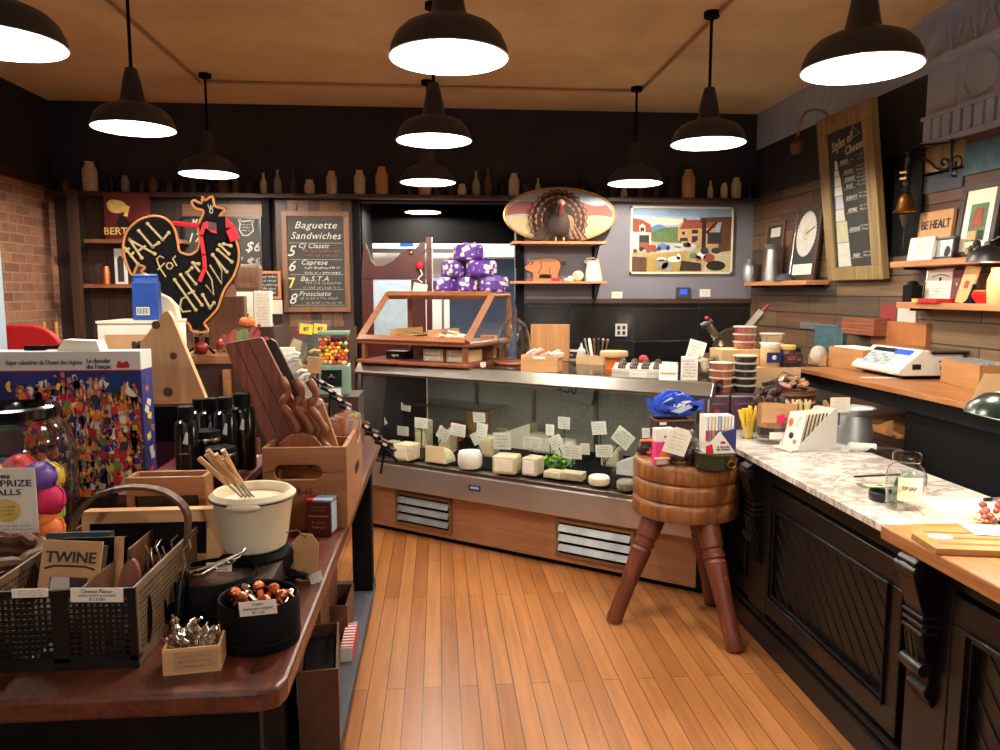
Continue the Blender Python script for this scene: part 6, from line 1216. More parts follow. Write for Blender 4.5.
tag(m.build('yellow_price_sign', loc=q), 'pair of small yellow price signs on clear holder above the herb bags', 'sign')
q = DY(286, 357, 3.6); m = MB(); m.box('paper', (0, 0, 0), (.08, .05, .09)); m.bx('darkbrown', -.04, .04, -.02, .02, TT - q.z, -.0455); tag(m.build('white_box', loc=q), 'plain white box at the left of the herb bags', 'box')
m = MB(); a_ = DY(300, 372, 3.8); m.bx('darkbrown', -.2, .16, 0, .03, TT - a_.z, .0); m.box('leaf', (.0, .0, .04), (.2, .05, .07)); tag(m.build('herb_stand', loc=a_), 'dark green leafy stand behind the sachet heap', 'stand')
# fridge edge and red chair on far left
m = E('steel_fridge', 'pale steel refrigerator edge at the far left border', 'refrigerator', (0, 0, 0)); fy_ = 2.3; fxr = DY(8, 345, fy_ + .7).x; fzt = DY(4, 186, fy_ + .7).z
b_ = MB(); b_.bx('skygrey', fxr - .7, fxr, fy_ + .06, fy_ + .7, .1, fzt); b_.bx('blackmatte', fxr - .68, fxr - .02, fy_ + .08, fy_ + .68, 0, .1); b_.build('body', m, bev=.006)
b_ = MB(); b_.bx('galv', fxr - .7, fxr - .002, fy_, fy_ + .055, .12, fzt - .01); b_.build('door', m, bev=.01)
b_ = MB(); b_.tube('steel', [(fxr - .6, fy_ - .04, 1.0), (fxr - .6, fy_ - .04, 1.5)], .012, 8); b_.build('handle', m)
cyy_ = 4.4; t = E('red_chair', 'red rounded back chair with gold side posts beyond the calendar', 'chair', (DY(28, 350, cyy_).x, cyy_, 0))
ra = DY(28, 325, cyy_).z; w = .19
m = MB(); m.prism('red', [(-.3, .8), (-.3, ra - .01), (-.1, ra)] + [(w * math.sin(R(a_)), ra - .17 + .17 * math.cos(R(a_))) for a_ in range(0, 91, 10)] + [(w, .8)], .04); m.build('backrest', t, bev=.01)
m = MB(); m.box('red', (-.05, -.2, .47), (.45, .45, .06)); m.build('seat', t, bev=.02)
for x in (-.25, .15):
    for y in (-.38, .0): MB().bx('black', x - .015, x + .015, y - .015, y + .015, 0, .44).build('leg', t)
MB().bx('black', -.25, .15, .045, .06, .3, .85).build('back_frame', t)
for k, px in enumerate((42, 54)):
    q = DY(px, 322, 4.6); m = MB(); m.tube('gold', [(0, 0, 0), (0, 0, q.z)], .01, 8); m.lathe('darkbrown', [(.03, 0), (.03, .02)], n=16); tag(m.build('gold_stand_pole', loc=(q.x, 4.62, 0)), ('thin gold pole directly behind the red chair', 'thin gold pole just right of the red chair')[k], 'pole')
# ================================================================ RIGHT COUNTER
MT = .89; MX0, MX1 = 1.45, 2.05
g1 = G(880, 525, MT); MY0 = g1.y
ctr = E('service_counter', 'black painted panelled service counter with white marble and wood top', 'counter', (0, 0, 0))
XY = Matrix(((1, 0, 0, 0), (0, 0, 1, 0), (0, -1, 0, 0), (0, 0, 0, 1)))
m = MB(Matrix.Translation((0, 0, MT)) @ XY); m.prism('marble', [(MX0, MY0), (MX1, MY0), (MX1, 4.55), (1.80, 4.55), (MX0 + .03, 4.02), (MX0, 3.95)], .028); m.build('marble_top', ctr, bev=.003)
m = MB(); m.bx('counterwood', MX0 - .01, MX1, .3, MY0 - .001, MT - .045, MT + .002); m.build('wooden_top', ctr, bev=.006)
BXf = MX0 + .075
m = MB(); m.bx('counterblack', BXf + .03, MX1 - .05, .35, 3.93, 0, MT - .046); m.build('body', ctr)
m = MB(); m.bx('counterblack', BXf - .035, BXf + .03, .35, 3.93, 0, .11); m.bx('counterblack', BXf - .02, BXf + .03, .35, 3.93, .11, .135); m.build('plinth', ctr, bev=.008)
m = MB(); m.bx('counterblack', BXf - .01, BXf + .03, .35, 3.93, MT - .11, MT - .046); m.build('top_rail', ctr, bev=.005)
def panel(y0, y1):
    m = MB(); z0, z1 = .15, MT - .13; x = BXf
    for a_, b_, c_, d_ in ((y0, y1, z1 - .09, z1), (y0, y1, z0, z0 + .09), (y0, y0 + .07, z0 + .09, z1 - .09), (y1 - .07, y1, z0 + .09, z1 - .09)): m.bx('counterblack', x - .008, x + .03, a_, b_, c_, d_)
    for e, xx in ((.07, x - .014), (.085, x - .004)):
        a_, b_, c_, d_ = y0 + e, y1 - e, z0 + e + .02, z1 - e - .02
        m.tube('counterblack', [(xx, a_, c_), (xx, b_, c_), (xx, b_, d_), (xx, a_, d_)], .009, 6, closed=True)
    m.build('panel_frame', ctr, bev=.004)
    m = MB(); a_, b_, c_, d_ = y0 + .07, y1 - .07, z0 + .09, z1 - .09
    m.bx('counterblack', x + .016, x + .03, a_, b_, c_, d_)
    s = a_ - (d_ - c_)
    while s < b_:      # diagonal beadboard ridges
        p_, q_ = s, s + (d_ - c_); zA, zB = c_, d_
        if p_ < a_: zA = c_ + (a_ - p_); p_ = a_
        if q_ > b_: zB = d_ - (q_ - b_); q_ = b_
        if q_ - p_ > .02: m.tube('counterblack', [(x + .015, p_, zB if False else zA), (x + .015, q_, zB)], .0032, 5)
        s += .085
    m.build('diagonal_panel', ctr)
ya = G(790, 560, .3).y
yc0, yc1 = 2.14, 3.30
panel(yc0 + .12, yc1); panel(3.42, 3.9); panel(.5, yc0 - .12)
def corbel(y):
    m = MB(); pr = [(0, 0), (-.03, .0), (-.045, .03), (-.03, .06), (-.05, .14), (-.06, .2), (-.045, .24), (-.06, .27), (-.09, .36), (-.1, .44), (0, .44)]
    M0 = m.M; m.M = Matrix.Translation((BXf, y, MT - .046 - .50)) @ Matrix.Rotation(0, 4, 'Z')
    m.prism('counterblack', smoothpoly([(a_, b_ + .05) for a_, b_ in pr], 2), .09, (0, -.045, 0))
    for z in (.26, .285, .31): m.bx('black', -.068, -.0, -.05, .05, z, z + .012)
    for z in (.46, .15): m.lathe('black', [(.022, -.05), (.026, 0), (.022, .05)], (-.05 if z < .3 else -.085, 0, z), (PI / 2, 0, 0), n=14)
    for k in (-.025, 0, .025): m.tube('black', [(-.055, k, .17), (-.07, k, .25)], .005, 5); m.tube('black', [(-.06, k, .33), (-.085, k, .43)], .005, 5)
    m.build('corbel', ctr, bev=.003)
    m = MB(); m.bx('counterblack', BXf - .01, BXf + .03, y - .1, y + .1, .135, MT - .11); m.build('pilaster', ctr, bev=.004)
corbel(2.12); corbel(3.36)
# ---- things on the counter
def CT(px, py, z=MT): return G(px, py, z) + Vector((0, 0, .0006))
# tip jar
p = CT(915, 513); t = E('tip_jar', 'large clear glass TIP JAR with cream label and a folded bill inside', 'jar', (p.x, p.y + .06, MT + .0006)); rj = 19.5 / F * (p.y + .06); hj = DY(915, 453, p.y + .06).z - MT
MB().lathe('jarglass', [(rj * .9, 0), (rj, .012), (rj * 1.02, hj * .6), (rj * .9, hj * .74), (rj * .66, hj * .8), (rj * .66, hj * .85), (rj * .74, hj * .87), (rj * .74, hj * .98), (rj * .68, hj)], n=40, caps=False).build('body', t)
MB().lathe('jarglass', [(rj * .88, .004), (.001, .004)], n=40, caps=False).build('bottom', t)
m = MB(); vs = []; fs = []
for i in range(9):
    a_ = R(-155 + 9 * i + 10); vs += [(rj * 1.03 * math.cos(a_), rj * 1.03 * math.sin(a_), hj * .2), (rj * 1.03 * math.cos(a_), rj * 1.03 * math.sin(a_), hj * .62)]
for i in range(8): fs.append((2 * i, 2 * i + 2, 2 * i + 3, 2 * i + 1))
m.add(vs, fs, 'cream', True); m.build('label', t)
m = MB(); m.text('ink', 'TIP JAR', .016, (-rj * .42, -rj * 1.0, hj * .44), (0, 0, -.42), bold=.01); m.scrib('ink', (-rj * .42, -rj * 1.0, hj * .33), .035, 2, .015, (0, 0, -.42)); m.build('label_print', t)
m = MB(); m.box('mint', (.012, .01, hj * .38), (.045, .003, hj * .5), (R(8), R(-25), .3)); m.box('mint', (-.012, .015, hj * .3), (.045, .003, hj * .45), (R(-12), R(15), -.3)); tag(m.build('folded_bill', loc=t.location), 'folded green bills standing inside the glass tip jar', 'banknote')
p = CT(889, 503); MBl = MB().lathe('black', [(.046, 0), (.048, .004), (.048, .03), (.045, .034), (.043, .032), (.042, .006), (.001, .005)], n=36, caps=False); tag(MBl.build('jar_lid', loc=(p.x, p.y + .04, p.z)), 'round black lid lying beside the glass tip jar', 'lid')
p = CT(880, 486); m = MB(); m.box('hill', (0, 0, .001), (.16, .065, .0015), (0, 0, -.05)); m.box('cream', (0, 0, .0022), (.12, .045, .0006), (0, 0, -.05)); m.sph('hill', (0, 0, .002), .016, (1, 1, .08)); tag(m.build('banknote', loc=p), 'green banknote lying flat on the marble behind the black lid', 'banknote')
p = CT(882, 477); m = MB(); m.tube('olive', [(-.12, 0, .004), (.09, .02, .004)], .004, 6); tag(m.build('pencil', loc=p), 'dark pencil lying on the marble behind the banknote', 'pencil')
# cards/paper near front
p = CT(960, 510); m = MB(); m.box('cream', (0, 0, .002), (.42, .26, .003), (0, 0, -.25)); m.box('paper', (.02, .02, .0045), (.34, .18, .002), (0, 0, -.15)); o = m.build('cream_folder', loc=CT(975, 508)); tag(o, 'cream paper folder on the marble beside the tip jar', 'folder')
t = E('serving_board', 'striped wooden serving board with inlaid oval badge at the right edge', 'board', CT(975, 545) + Vector((.0, -.0, .0025)), -.2)
m = MB(); m.prism('oak', [(-.16, -.11), (.25, -.11), (.25, .1), (-.1, .1), (-.17, .03)], .018); bm_ = m; bm_.v = [Vector((v.x, v.z, v.y)) for v in bm_.v]; bm_.f = [tuple(reversed(f)) for f in bm_.f]
for k in range(3): bm_.bx('walnut', -.13, .245, -.07 + .055 * k, -.055 + .055 * k, .0181, .0186)
bm_.build('board', t, bev=.004)
m = MB(); m.lathe('paper', [(.035, .0187), (.035, .0195)], sc=(1, .7, 1), n=30); m.scrib('ink', (0, 0, 0), .03, 2, .015); m.build('badge', t, loc=(-.1, 0, 0)) if False else None
mm = MB(); mm.lathe('paper', [(.035, .0187), (.035, .0195)], (-.1, -.0, 0), sc=(1, .7, 1), n=30); mm.box('ink', (-.1, 0, .0198), (.02, .008, .0004)); mm.build('badge', t)
m = MB(); m.box('white', (0, 0, 0), (.16, .11, .0012)); tag(m.build('white_notecard', loc=CT(985, 538) + Vector((.03, .0, .0235)), rz=-.25), 'white blank notecard on the striped serving board', 'card')
m = MB(); m.tube('blackmatte', [(0, 0, 0), (.1, -.02, .0)], .006, 8); m.tube('steel', [(0, 0, 0), (-.02, .004, 0)], .003, 6); tag(m.build('pen', loc=CT(988, 532) + Vector((.03, 0, .031))), 'black pen on the white notecard', 'pen')
m = MB(); m.tube('galv', [(0, 0, 0), (.09, .01, 0)], .006, 8); m.tube('black', [(0, 0, 0), (-.03, -.003, 0)], .0065, 8); tag(m.build('marker_pen', loc=CT(986, 503) + Vector((.02, 0, .013))), 'grey marker pen with black tip on the cream folder', 'pen')
rn = random.Random(6)
for k in range(20):
    q = CT(984 + rn.uniform(-6, 22), 521 + rn.uniform(-10, 6)); r_ = rn.uniform(.009, .013)
    tag(MB().sph('grape', (0, 0, r_), r_, n=10).build('grape', loc=q + Vector((rn.uniform(0, .03), 0, .007 + .012 * (k % 3)))), 'red grape in the small bunch at the right edge', 'grape', 'red grapes at the right edge')
for k in range(4): tag(MB().sph('tan', (0, 0, .006), .006, (1.4, 1, 1), n=8).build('pale_nut', loc=CT(975 + 4 * k, 522 + k) + Vector((0, 0, .006))), 'tiny pale nut next to the red grapes', 'nut', 'pale nuts by the grapes')
# bucket with sign
p = CT(853, 446); rb2 = 20 / F * p.y * 1.0; y_ = p.y + rb2; x_ = DY(853, 430, y_).x; hb_ = DY(853, 408, y_).z - MT
t = E('galvanised_bucket', 'flared galvanised steel bucket on the marble counter', 'bucket', (x_, y_, MT + .0006))
MB().lathe('galv', [(rb2 * 1.05, 0), (rb2 * 1.0, hb_ * .3), (rb2 * .84, hb_ * .8), (rb2 * 1.02, hb_ * .95), (rb2 * 1.06, hb_), (rb2 * .98, hb_ * .97), (rb2 * .8, hb_ * .8), (rb2 * .9, hb_ * .3), (.001, .01)], n=40, caps=False).build('body', t)
MB().tube('galv', [(rb2 * 1.05 * math.cos(i * PI / 20), rb2 * 1.05 * math.sin(i * PI / 20), hb_) for i in range(40)], .004, 6, closed=True).build('rim', t)
q = DY(840, 405, y_ - rb2 * .9); m = MB(); m.box('paper', (0, 0, 0), (.1, .003, .075)); m.scrib('tan', (0, -.002, .005), .075, 5, .055, seed=3); m.tube('blackmatte', [(0, .003, -.02), (0, .003, -.1)], .003, 5); tag(m.build('bucket_sign', loc=q), 'cream sign card clipped on the galvanised bucket rim', 'sign')
p = CT(870, 452); t = E('rolled_notebook', 'white paper roll with dark notebook behind the tip jar on marble', 'notebook', (p.x, p.y + .02, MT + .0006), -.12)
MB().tube('white', [(-.09, 0, .022), (.03, -.012, .019)], .02, 14).build('paper_roll', t); m = MB(); m.prism('darkbrown', [(-.02, -.0), (.17, -.0), (.15, .012), (.0, .02)], .06, (0, -.03, 0)); m.build('cover', t)
# card holder
p0_, p1_ = CT(798, 452), CT(836, 448); wv = (p1_ - p0_); t = E('triangular_card_holder', 'pale cardboard magazine holder full of striped greeting cards on marble', 'card holder', (p0_.x, p0_.y, MT + .0006), math.atan2(wv.y, wv.x)); wl = wv.length; hc_ = DY(836, 409, p1_.y).z - MT
m = MB(); m.prism('plastic', [(0, 0), (wl, 0), (wl, hc_), (wl * .9, hc_), (0, hc_ * .12)], .003); m.build('front_side', t); m = MB(); m.prism('plastic', [(0, 0), (wl, 0), (wl, hc_), (wl * .9, hc_), (0, hc_ * .12)], .003, (0, .12, 0)); m.build('rear_side', t)
m = MB(); m.bx('plastic', 0, wl, .003, .12, 0, .003); m.bx('plastic', wl - .003, wl, .003, .12, .003, hc_); m.bx('paper', -.045, .0, .0, .12, .004, .012); m.build('tray', t)
tl = Matrix.Translation(t.location) @ Matrix.Rotation(t.rotation_euler.z, 4, 'Z')
for k in range(9):
    m = MB(); h_ = hc_ * .93; m.box('cream', (0, 0, h_ / 2), (.004, .108, h_)); m.box('ink', (-.0025, -.05, h_ / 2), (.001, .008, h_ * .96))
    if k == 0:
        m.box('white', (-.0032, 0, h_ / 2), (.001, .108, h_)); m.sph('black', (-.004, .01, h_ * .35), .016, (.1, 1, 1), n=10); m.sph('orange', (-.004, -.02, h_ * .2), .012, (.1, 1, 1), n=10); m.sph('orange', (-.004, .03, h_ * .7), .016, (.1, 1, 1.3), n=10); m.tube('straw', [(-.004, -.02, h_ * .6), (-.004, -.01, h_ * .75), (-.004, -.03, h_ * .9)], .003, 5)
    o = m.build('greeting_card', loc=tl @ Vector((.012 + (wl - .04) / 9 * k, .0625, .0035)), r=(0, R(14), t.rotation_euler.z)); o['x'] = 0; del o['x']
    tag(o, 'greeting card with orange and black design, frontmost in the pale holder' if k == 0 else 'striped edge greeting card standing in the pale cardboard holder', 'card', None if k == 0 else 'greeting cards in the holder')
# honey straw jars
def strawjar(px, py, pyt, lb, col, n=12, wpx=17):
    p = CT(px, py); r_ = wpx / 2 / F * p.y; y_ = p.y + r_; x_ = DY(px, py, y_).x; h_ = DY(px, pyt, y_).z - MT
    t = E('glass_jar', lb, 'jar', (x_, y_, MT + .0006)); MB().lathe('jarglass', [(.001, .003), (r_ * .9, .003), (r_, .01), (r_, h_ * .94), (r_ * .95, h_)], n=28, caps=False).build('body', t); return t, r_, h_
t, r_, h_ = strawjar(748, 440, 416, 'small glass jar holding yellow honey straws at the counter corner', 'yellow')
for k in range(13):
    a_ = k * 2.4; rr = r_ * .55 * math.sqrt(k / 13); b_ = Vector((rr * .5 * math.cos(a_), rr * .5 * math.sin(a_), .006)); e_ = Vector((rr * 2.7 * math.cos(a_), rr * 1.6 * math.sin(a_), h_ + .03 + .01 * (k % 3)))
    m = MB(); m.tube('yellow', [(0, 0, 0), e_ - b_], .0085, 6); tag(m.build('honey_straw', loc=t.location + b_), 'yellow honey straw in the small corner jar', 'straw', 'yellow honey straws')
p = CT(771, 446); t, r_, h_ = strawjar(771, 446, 403, 'larger glass jar with kraft card and magenta flower badge', 'kraft', wpx=32)
m = MB(); m.lathe('kraft', [(r_ * .93, h_ * .42), (r_ * .93, h_ * .96)], n=24, caps=False); m.build('lining', t)
m = MB(); m.box('kraft', (0, -r_ * 1.05, h_ * .8), (r_ * 2.4, .003, h_ * .45)); m.sph('magenta', (.01, -r_ * 1.09, h_ * .66), .02, (1, .1, .9), n=10)
for k in range(5): m.sph('magenta', (.01 + .018 * math.cos(k * 1.256), -r_ * 1.09, h_ * .66 + .018 * math.sin(k * 1.256)), .011, (1, .2, 1), n=8)
m.box('paper', (0, -r_ * 1.04, h_ * .25), (r_ * 1.2, .003, h_ * .17)); m.scrib('ink', (0, -r_ * 1.05 - .003, h_ * .9), .06, 2, .02); m.build('label', t)
for px, lb, k0 in ((790, 'glass jar of amber honey sticks, left of the pair behind the card holder', 0), (803, 'glass jar of amber honey sticks, right of the pair behind the card holder', 1)):
    t, r_, h_ = strawjar(px, 437, 412, lb, 'straw', wpx=14)
    for k in range(7):
        a_ = k * 2.4; m = MB(); m.tube('cheeseyellow', [(0, 0, 0), (r_ * .5 * math.cos(a_), r_ * .4 * math.sin(a_), h_ + .05 + .01 * (k % 2))], .0065, 6); tag(m.build('honey_stick', loc=t.location + Vector((.3 * r_ * math.cos(a_), .3 * r_ * math.sin(a_), .005))), 'amber honey stick in the pair of jars behind the card holder', 'stick', 'amber honey sticks')
# purple boxes
for k, (pa_, pb_, lb) in enumerate((((703, 437), (729, 440), 'dark purple chocolate box with red emblem, left of the two'), ((730, 437), (757, 437), 'dark purple chocolate box, right of the two behind the yellow straws'))):
    a_ = CT(*pa_); yq = 3.98 + .0 * k; a_ = DY(pa_[0], 430, yq); b_ = DY(pb_[0], 430, yq); zt3 = DY(pa_[0], 395, yq).z
    if k == 0: a_ = DY(704, 430, yq)
    m = MB(); m.bx('darkpurple', 0, b_.x - a_.x - .003, 0, .07, 0, zt3 - MT - .012); m.bx('white', .004, b_.x - a_.x - .007, .004, .066, zt3 - MT - .012, zt3 - MT - .004); m.bx('darkpurple', 0, b_.x - a_.x - .003, 0, .07, zt3 - MT - .004, zt3 - MT)
    w_ = b_.x - a_.x; m.text('lavwall', 'CHOCOLATE' if False else 'Compartes' if False else 'Caramels', .02, (w_ / 2, -.001, (zt3 - MT) * .75), w=w_ * .7); m.sph('skinpink' if k else 'red', (w_ / 2, -.0, (zt3 - MT) * .5), .017, (1, .1, .9), n=10)
    tag(m.build('purple_chocolate_box', loc=(a_.x, yq, MT + .0006)), lb, 'box')
# risers
def riser(pxa, pxb, pyt, Y, d, lb, mat='card', rz=0):
    a_, b_ = DY(pxa, pyt, Y), DY(pxb, pyt, Y); m = MB(); m.bx(mat, 0, b_.x - a_.x, 0, d, 0, a_.z - MT - .0006); m.bx('darkbrown', .05, .07, -.001, 0, .02, .03)
    tag(m.build('wooden_riser', loc=(a_.x, Y, MT + .0006), rz=rz, bev=.003), lb, 'riser'); return a_.z
zr1 = riser(707, 758, 394, 4.06, .16, 'low wooden riser under the orange and black deli tub stacks', 'darkbrown')
zr2 = riser(722, 762, 350, 4.3, .2, 'pale wooden box carrying the pink deli tubs')
zr3 = riser(757, 801, 368, 4.18, .1, 'pale wooden box carrying the two jam jars', 'card')
def tub(nm, mat, w, h):
    t = E(nm, 'x', 'tub', (0, 0, 0)); r_ = w / 2
    MB().lathe('plasticclear', [(r_ * .82, 0), (r_ * .95, h * .86)], n=24, caps=False).build('body', t)
    m = MB(); m.lathe(mat, [(r_ * .78, .002), (r_ * .9, h * .78)], n=20); m.build('contents', t)
    MB().lathe('plasticlid', [(r_ * .97, h * .84), (r_, h * .86), (r_, h * .95), (r_ * .93, h * .985), (.001, h * .985)], n=24, caps=False).build('lid', t); return t
plain('plasticlid', (215, 208, 200), .3, var=.02)
def stack(px, Y, z0, pyt, n, wpx, mat, cname, where):
    w = wpx / F * Y; top_ = DY(px, pyt, Y).z; h = (top_ - z0) / n; x = DY(px, 380, Y).x; first = None
    for k in range(n):
        pos_ = ['bottom', 'second from the bottom', 'third up', 'fourth up', 'fifth up', 'top'][k if k < n - 1 else 5]; lb = f'lidded tub of {cname}, {pos_} of {where}'
        if k == 0: first = tub('deli_tub', mat, w, h); first.location = (x, Y, z0 + .0006); first['label'] = lb; first['group'] = f'tubs of {cname}'
        else: dup(first, (x, Y, z0 + .0006 + h * k), label=lb)
stack(721, 4.13, zr1, 362, 4, 25, 'carrot', 'orange spread', 'the orange stack'); stack(745, 4.14, zr1, 355, 5, 25, 'darkfood', 'black olives', 'the black stack')
stack(743, 4.4, zr2, 326, 3, 24, 'chilired', 'red pepper spread', 'the pink stack'); 
zr4 = riser(766, 786, 352, 4.45, .1, 'small pale wooden box behind the jam jars'); stack(770, 4.5, zr4, 333, 2, 25, 'cheeseyellow', 'yellow fruit', 'the yellow pair behind the jam jars')
# jam jars
def jam(px, wpx, pyt, body, lid, labm, lb, Y=4.24):
    r_ = wpx / 2 / F * Y; x = DY(px, 380, Y).x; h = DY(px, pyt, Y).z - zr3; t = E('jam_jar', lb, 'jar', (x, Y, zr3 + .0006))
    MB().lathe(body, [(r_ * .92, 0), (r_, .008), (r_, h * .72), (r_ * .86, h * .8)], n=24).build('body', t); MB().lathe(lid, [(r_ * .9, h * .8), (r_ * .93, h * .82), (r_ * .93, h * .98), (r_ * .85, h), (.001, h)], n=24, caps=False).build('lid', t)
    m = MB(); m.box(labm, (0, -r_ * 1.0, h * .42), (r_ * 1.5, .004, h * .42))
    if labm == 'navy': m.sph('cream', (0, -r_ * 1.03, h * .42), .014, (1, .2, 1), n=10)
    else: m.scrib('cream', (0, -r_ - .004, h * .42), r_, 2, h * .2)
    m.build('label', t)
jam(769, 20, 343, 'tan', 'white', 'navy', 'jam jar with navy label and white lid on the pale wooden box'); jam(786, 18, 345, 'darkfood', 'straw', 'maroon', 'dark jam jar with straw lid and maroon label'); jam(796, 10, 348, 'darkfood', 'blackgloss', 'darkbrown', 'slim dark jam jar at the right end of the jam jar row')
# cookie basket
p = DY(790, 430, 3.86); t = E('cookie_basket', 'woven brown basket heaped with wrapped chocolate wafers on marble', 'basket', (DY(786, 430, 4.0).x, 3.98, MT + .0006)); rk = .145; zk = DY(790, 388, 4.0).z - MT
m = MB(); m.lathe('brown', [(rk * .75, 0), (rk * .95, zk)], n=26, caps=False, smooth=False)
for j in range(5): m.tube('tan' if j % 2 else 'brown', [(rk * (.77 + .045 * j) * math.cos(i * PI / 14), rk * (.77 + .045 * j) * math.sin(i * PI / 14), zk * (.1 + .2 * j)) for i in range(28)], .008, 6, closed=True)
m.build('body', t); MB().lathe('brown', [(rk * .76, .002), (.001, .002)], n=20, caps=False).build('bottom', t)
rn = random.Random(14)
for k in range(26):
    m = MB(); c_ = ['choc', 'skinpink', 'choc', 'rind', 'choc', 'tan'][k % 6]; m.box(c_, (0, 0, 0), (.06, .035, .02)); m.box('plasticclear', (0, 0, 0), (.075, .04, .026)); a_ = rn.uniform(0, 6); rr = rn.uniform(0, rk * .95)
    q = t.location + Vector((rr * math.cos(a_) - .04, rr * .7 * math.sin(a_) - .03, zk + .01 + .05 * (1 - rr / rk) * rn.random() + .012 * (k % 3)))
    tag(m.build('wrapped_wafer', loc=q, r=(rn.uniform(-.7, .7), rn.uniform(-.6, .6), rn.uniform(0, 3)), bev=.003), {'choc': 'dark brown', 'skinpink': 'pink', 'rind': 'beige', 'tan': 'tan'}[c_] + ' cellophane wrapped wafer heaped in the brown basket', 'sweet', {'choc': 'dark', 'skinpink': 'pink', 'rind': 'beige', 'tan': 'tan'}[c_] + ' wrapped wafers')
for k in range(9):
    q = DY(758 + 6 * (k % 5), 400 - 9 * (k // 5) + 2 * (k % 2), 3.83 + .03 * (k // 5)); m = MB(); m.sph('choc', (0, 0, 0), .03, (1.1, .8, .8), n=8, jit=.004); tag(m.build('chocolate_cluster', loc=q, r=(k, k * .4, 0)), 'dark chocolate cluster heaped before the woven brown basket', 'chocolate', 'dark chocolate clusters')
m = MB(); a_ = DY(757, 408, 3.86); m.bx('darkbrown', 0, DY(788, 408, 3.8).x - a_.x, -.05, .04, 0, a_.z - MT - .0006); tag(m.build('dark_riser', loc=(a_.x, 3.86, MT + .0006)), 'dark riser supporting the chocolate clusters', 'riser')
# ================================================================ BUTCHER BLOCK STOOL
BZ = .82; bc = (DY(690, 465, 3.66).x, 3.66); BR = .268
bs = E('butcher_block', 'round three tiered butcher block table on turned red-brown legs', 'butcher block', (bc[0] - .02, bc[1], 0))
zb0 = .535; h3 = (BZ - zb0) / 3
m = MB(); pr = []
for k in range(3): z = zb0 + h3 * k; pr += [(BR * .94, z), (BR * .985, z + .006), (BR, z + .02), (BR, z + h3 - .026), (BR * .975, z + h3 - .008), (BR * .94, z + h3)]
m.lathe('block', pr, n=56); m.build('block_top', bs)
feet = [(G(613, 622), 1), (G(735, 652), 1), (G(712, 604), 1)]
for q, _ in feet:
    l = q - bs.location; l.z = 0; topv = Vector((l.x * .42, l.y * .42, zb0 + .01)); 
    def at_(f_): return l + (topv - l) * f_
    fr_ = [0, .03, .1, .35, .55, .66, .67, .69, .7, .73, .74, .77, .78, .9, 1]; rd = [.03, .036, .035, .036, .042, .047, .043, .043, .049, .049, .043, .043, .049, .052, .055]
    m = MB(); m.tube('redleg', [at_(f_) for f_ in fr_], [q_ * 1.12 for q_ in rd], 18); m.build('leg', bs)
BT = BZ + .0006
def BT_(px, py): return G(px, py, BZ)
p = BT_(664, 465); t = E('pink_chocolate_box', 'tall pink and white chocolate box with pizza slice picture on the butcher block', 'box', (p.x, p.y + .025, BT), .15); wx = 20 / F * p.y; hz_ = DY(664, 429, p.y).z - BZ
m = MB(); m.box('pink', (0, 0, hz_ * .32), (wx, .045, hz_ * .64)); m.box('white', (0, 0, hz_ * .82), (wx, .045, hz_ * .36)); m.box('red', (wx * .3, -.0235, hz_ * .12), (wx * .4, .002, hz_ * .24)); m.box('white', (-wx * .15, -.0235, hz_ * .1), (wx * .6, .003, hz_ * .16)); m.prism('orange', [(-wx * .35, hz_ * .22), (wx * .3, hz_ * .22), (0, hz_ * .5)], .002, (0, -.025, 0)); m.prism('navy', [(-wx * .15, hz_ * .62), (wx * .2, hz_ * .62), (.0, hz_ * .5)], .002, (0, -.0255, 0)); m.box('cream', (-wx * .2, -.035, hz_ * .2), (wx * .8, .025, .004)); m.sph('red', (0, -.023, hz_ * .78), .006, (1, .2, 1)); m.build('body', t)
p = BT_(685, 467); t = E('nut_bag', 'clear bag of brown nuts with hanging white tag on the butcher block', 'bag', (p.x, p.y + .05, BT)); hz_ = DY(690, 438, p.y).z - BZ
rn = random.Random(33); m = MB()
for k in range(60):
    z = rn.uniform(.01, hz_ * .8); a_ = rn.uniform(0, 6.3); rr = rn.uniform(.02, .05); m.sph('choc' if k % 3 else 'brown', (rr * math.cos(a_), rr * .8 * math.sin(a_), z), .013, n=6)
o = m.build('nuts', t); o['kind'] = 'stuff'; t.scale = (1.25, 1.1, 1.1)
MB().lathe('plasticclear', [(.055, 0), (.065, hz_ * .4), (.06, hz_ * .85), (.04, hz_), (.05, hz_ + .012)], n=16, caps=False).build('clear_wrap', t)
m = MB(); q = DY(679, 444, p.y - .02) - t.location; m.prism('paper', [(-.045, -.055), (.045, -.055), (.045, .04), (.025, .06), (-.025, .06), (-.045, .04)], .002, q, (0, R(18), 0)); m.scrib('tan', q + Vector((0, -.001, 0)), .06, 5, .08, (0, R(18), 0)); m.build('white_tag', t)
p = BT_(720, 471); t = E('green_tin_box', 'olive green round tin with brass clasp on the butcher block', 'tin', (p.x, p.y + .075, BT)); rt_ = .095; hz_ = DY(720, 451, p.y + .07).z - BZ
MB().lathe('olive', [(rt_ * .95, 0), (rt_, .005), (rt_, hz_ * .8), (rt_ * .98, hz_ * .82)], n=36).build('body', t); MB().lathe('olive', [(rt_ * 1.02, hz_ * .82), (rt_ * 1.02, hz_ * .97), (rt_ * .98, hz_), (.001, hz_)], n=36, caps=False).build('lid', t)
m = MB(); m.tube('brass', [(.045 + .02 * math.cos(i * PI / 6), -rt_ * .95 - .012, .035 + .016 * math.sin(i * PI / 6)) for i in range(12)], .004, 6, closed=True); m.box('brass', (.045, -rt_ * .9 - .004, .06), (.02, .012, .03)); m.build('clasp', t)
tz = BT + hz_ + .0006
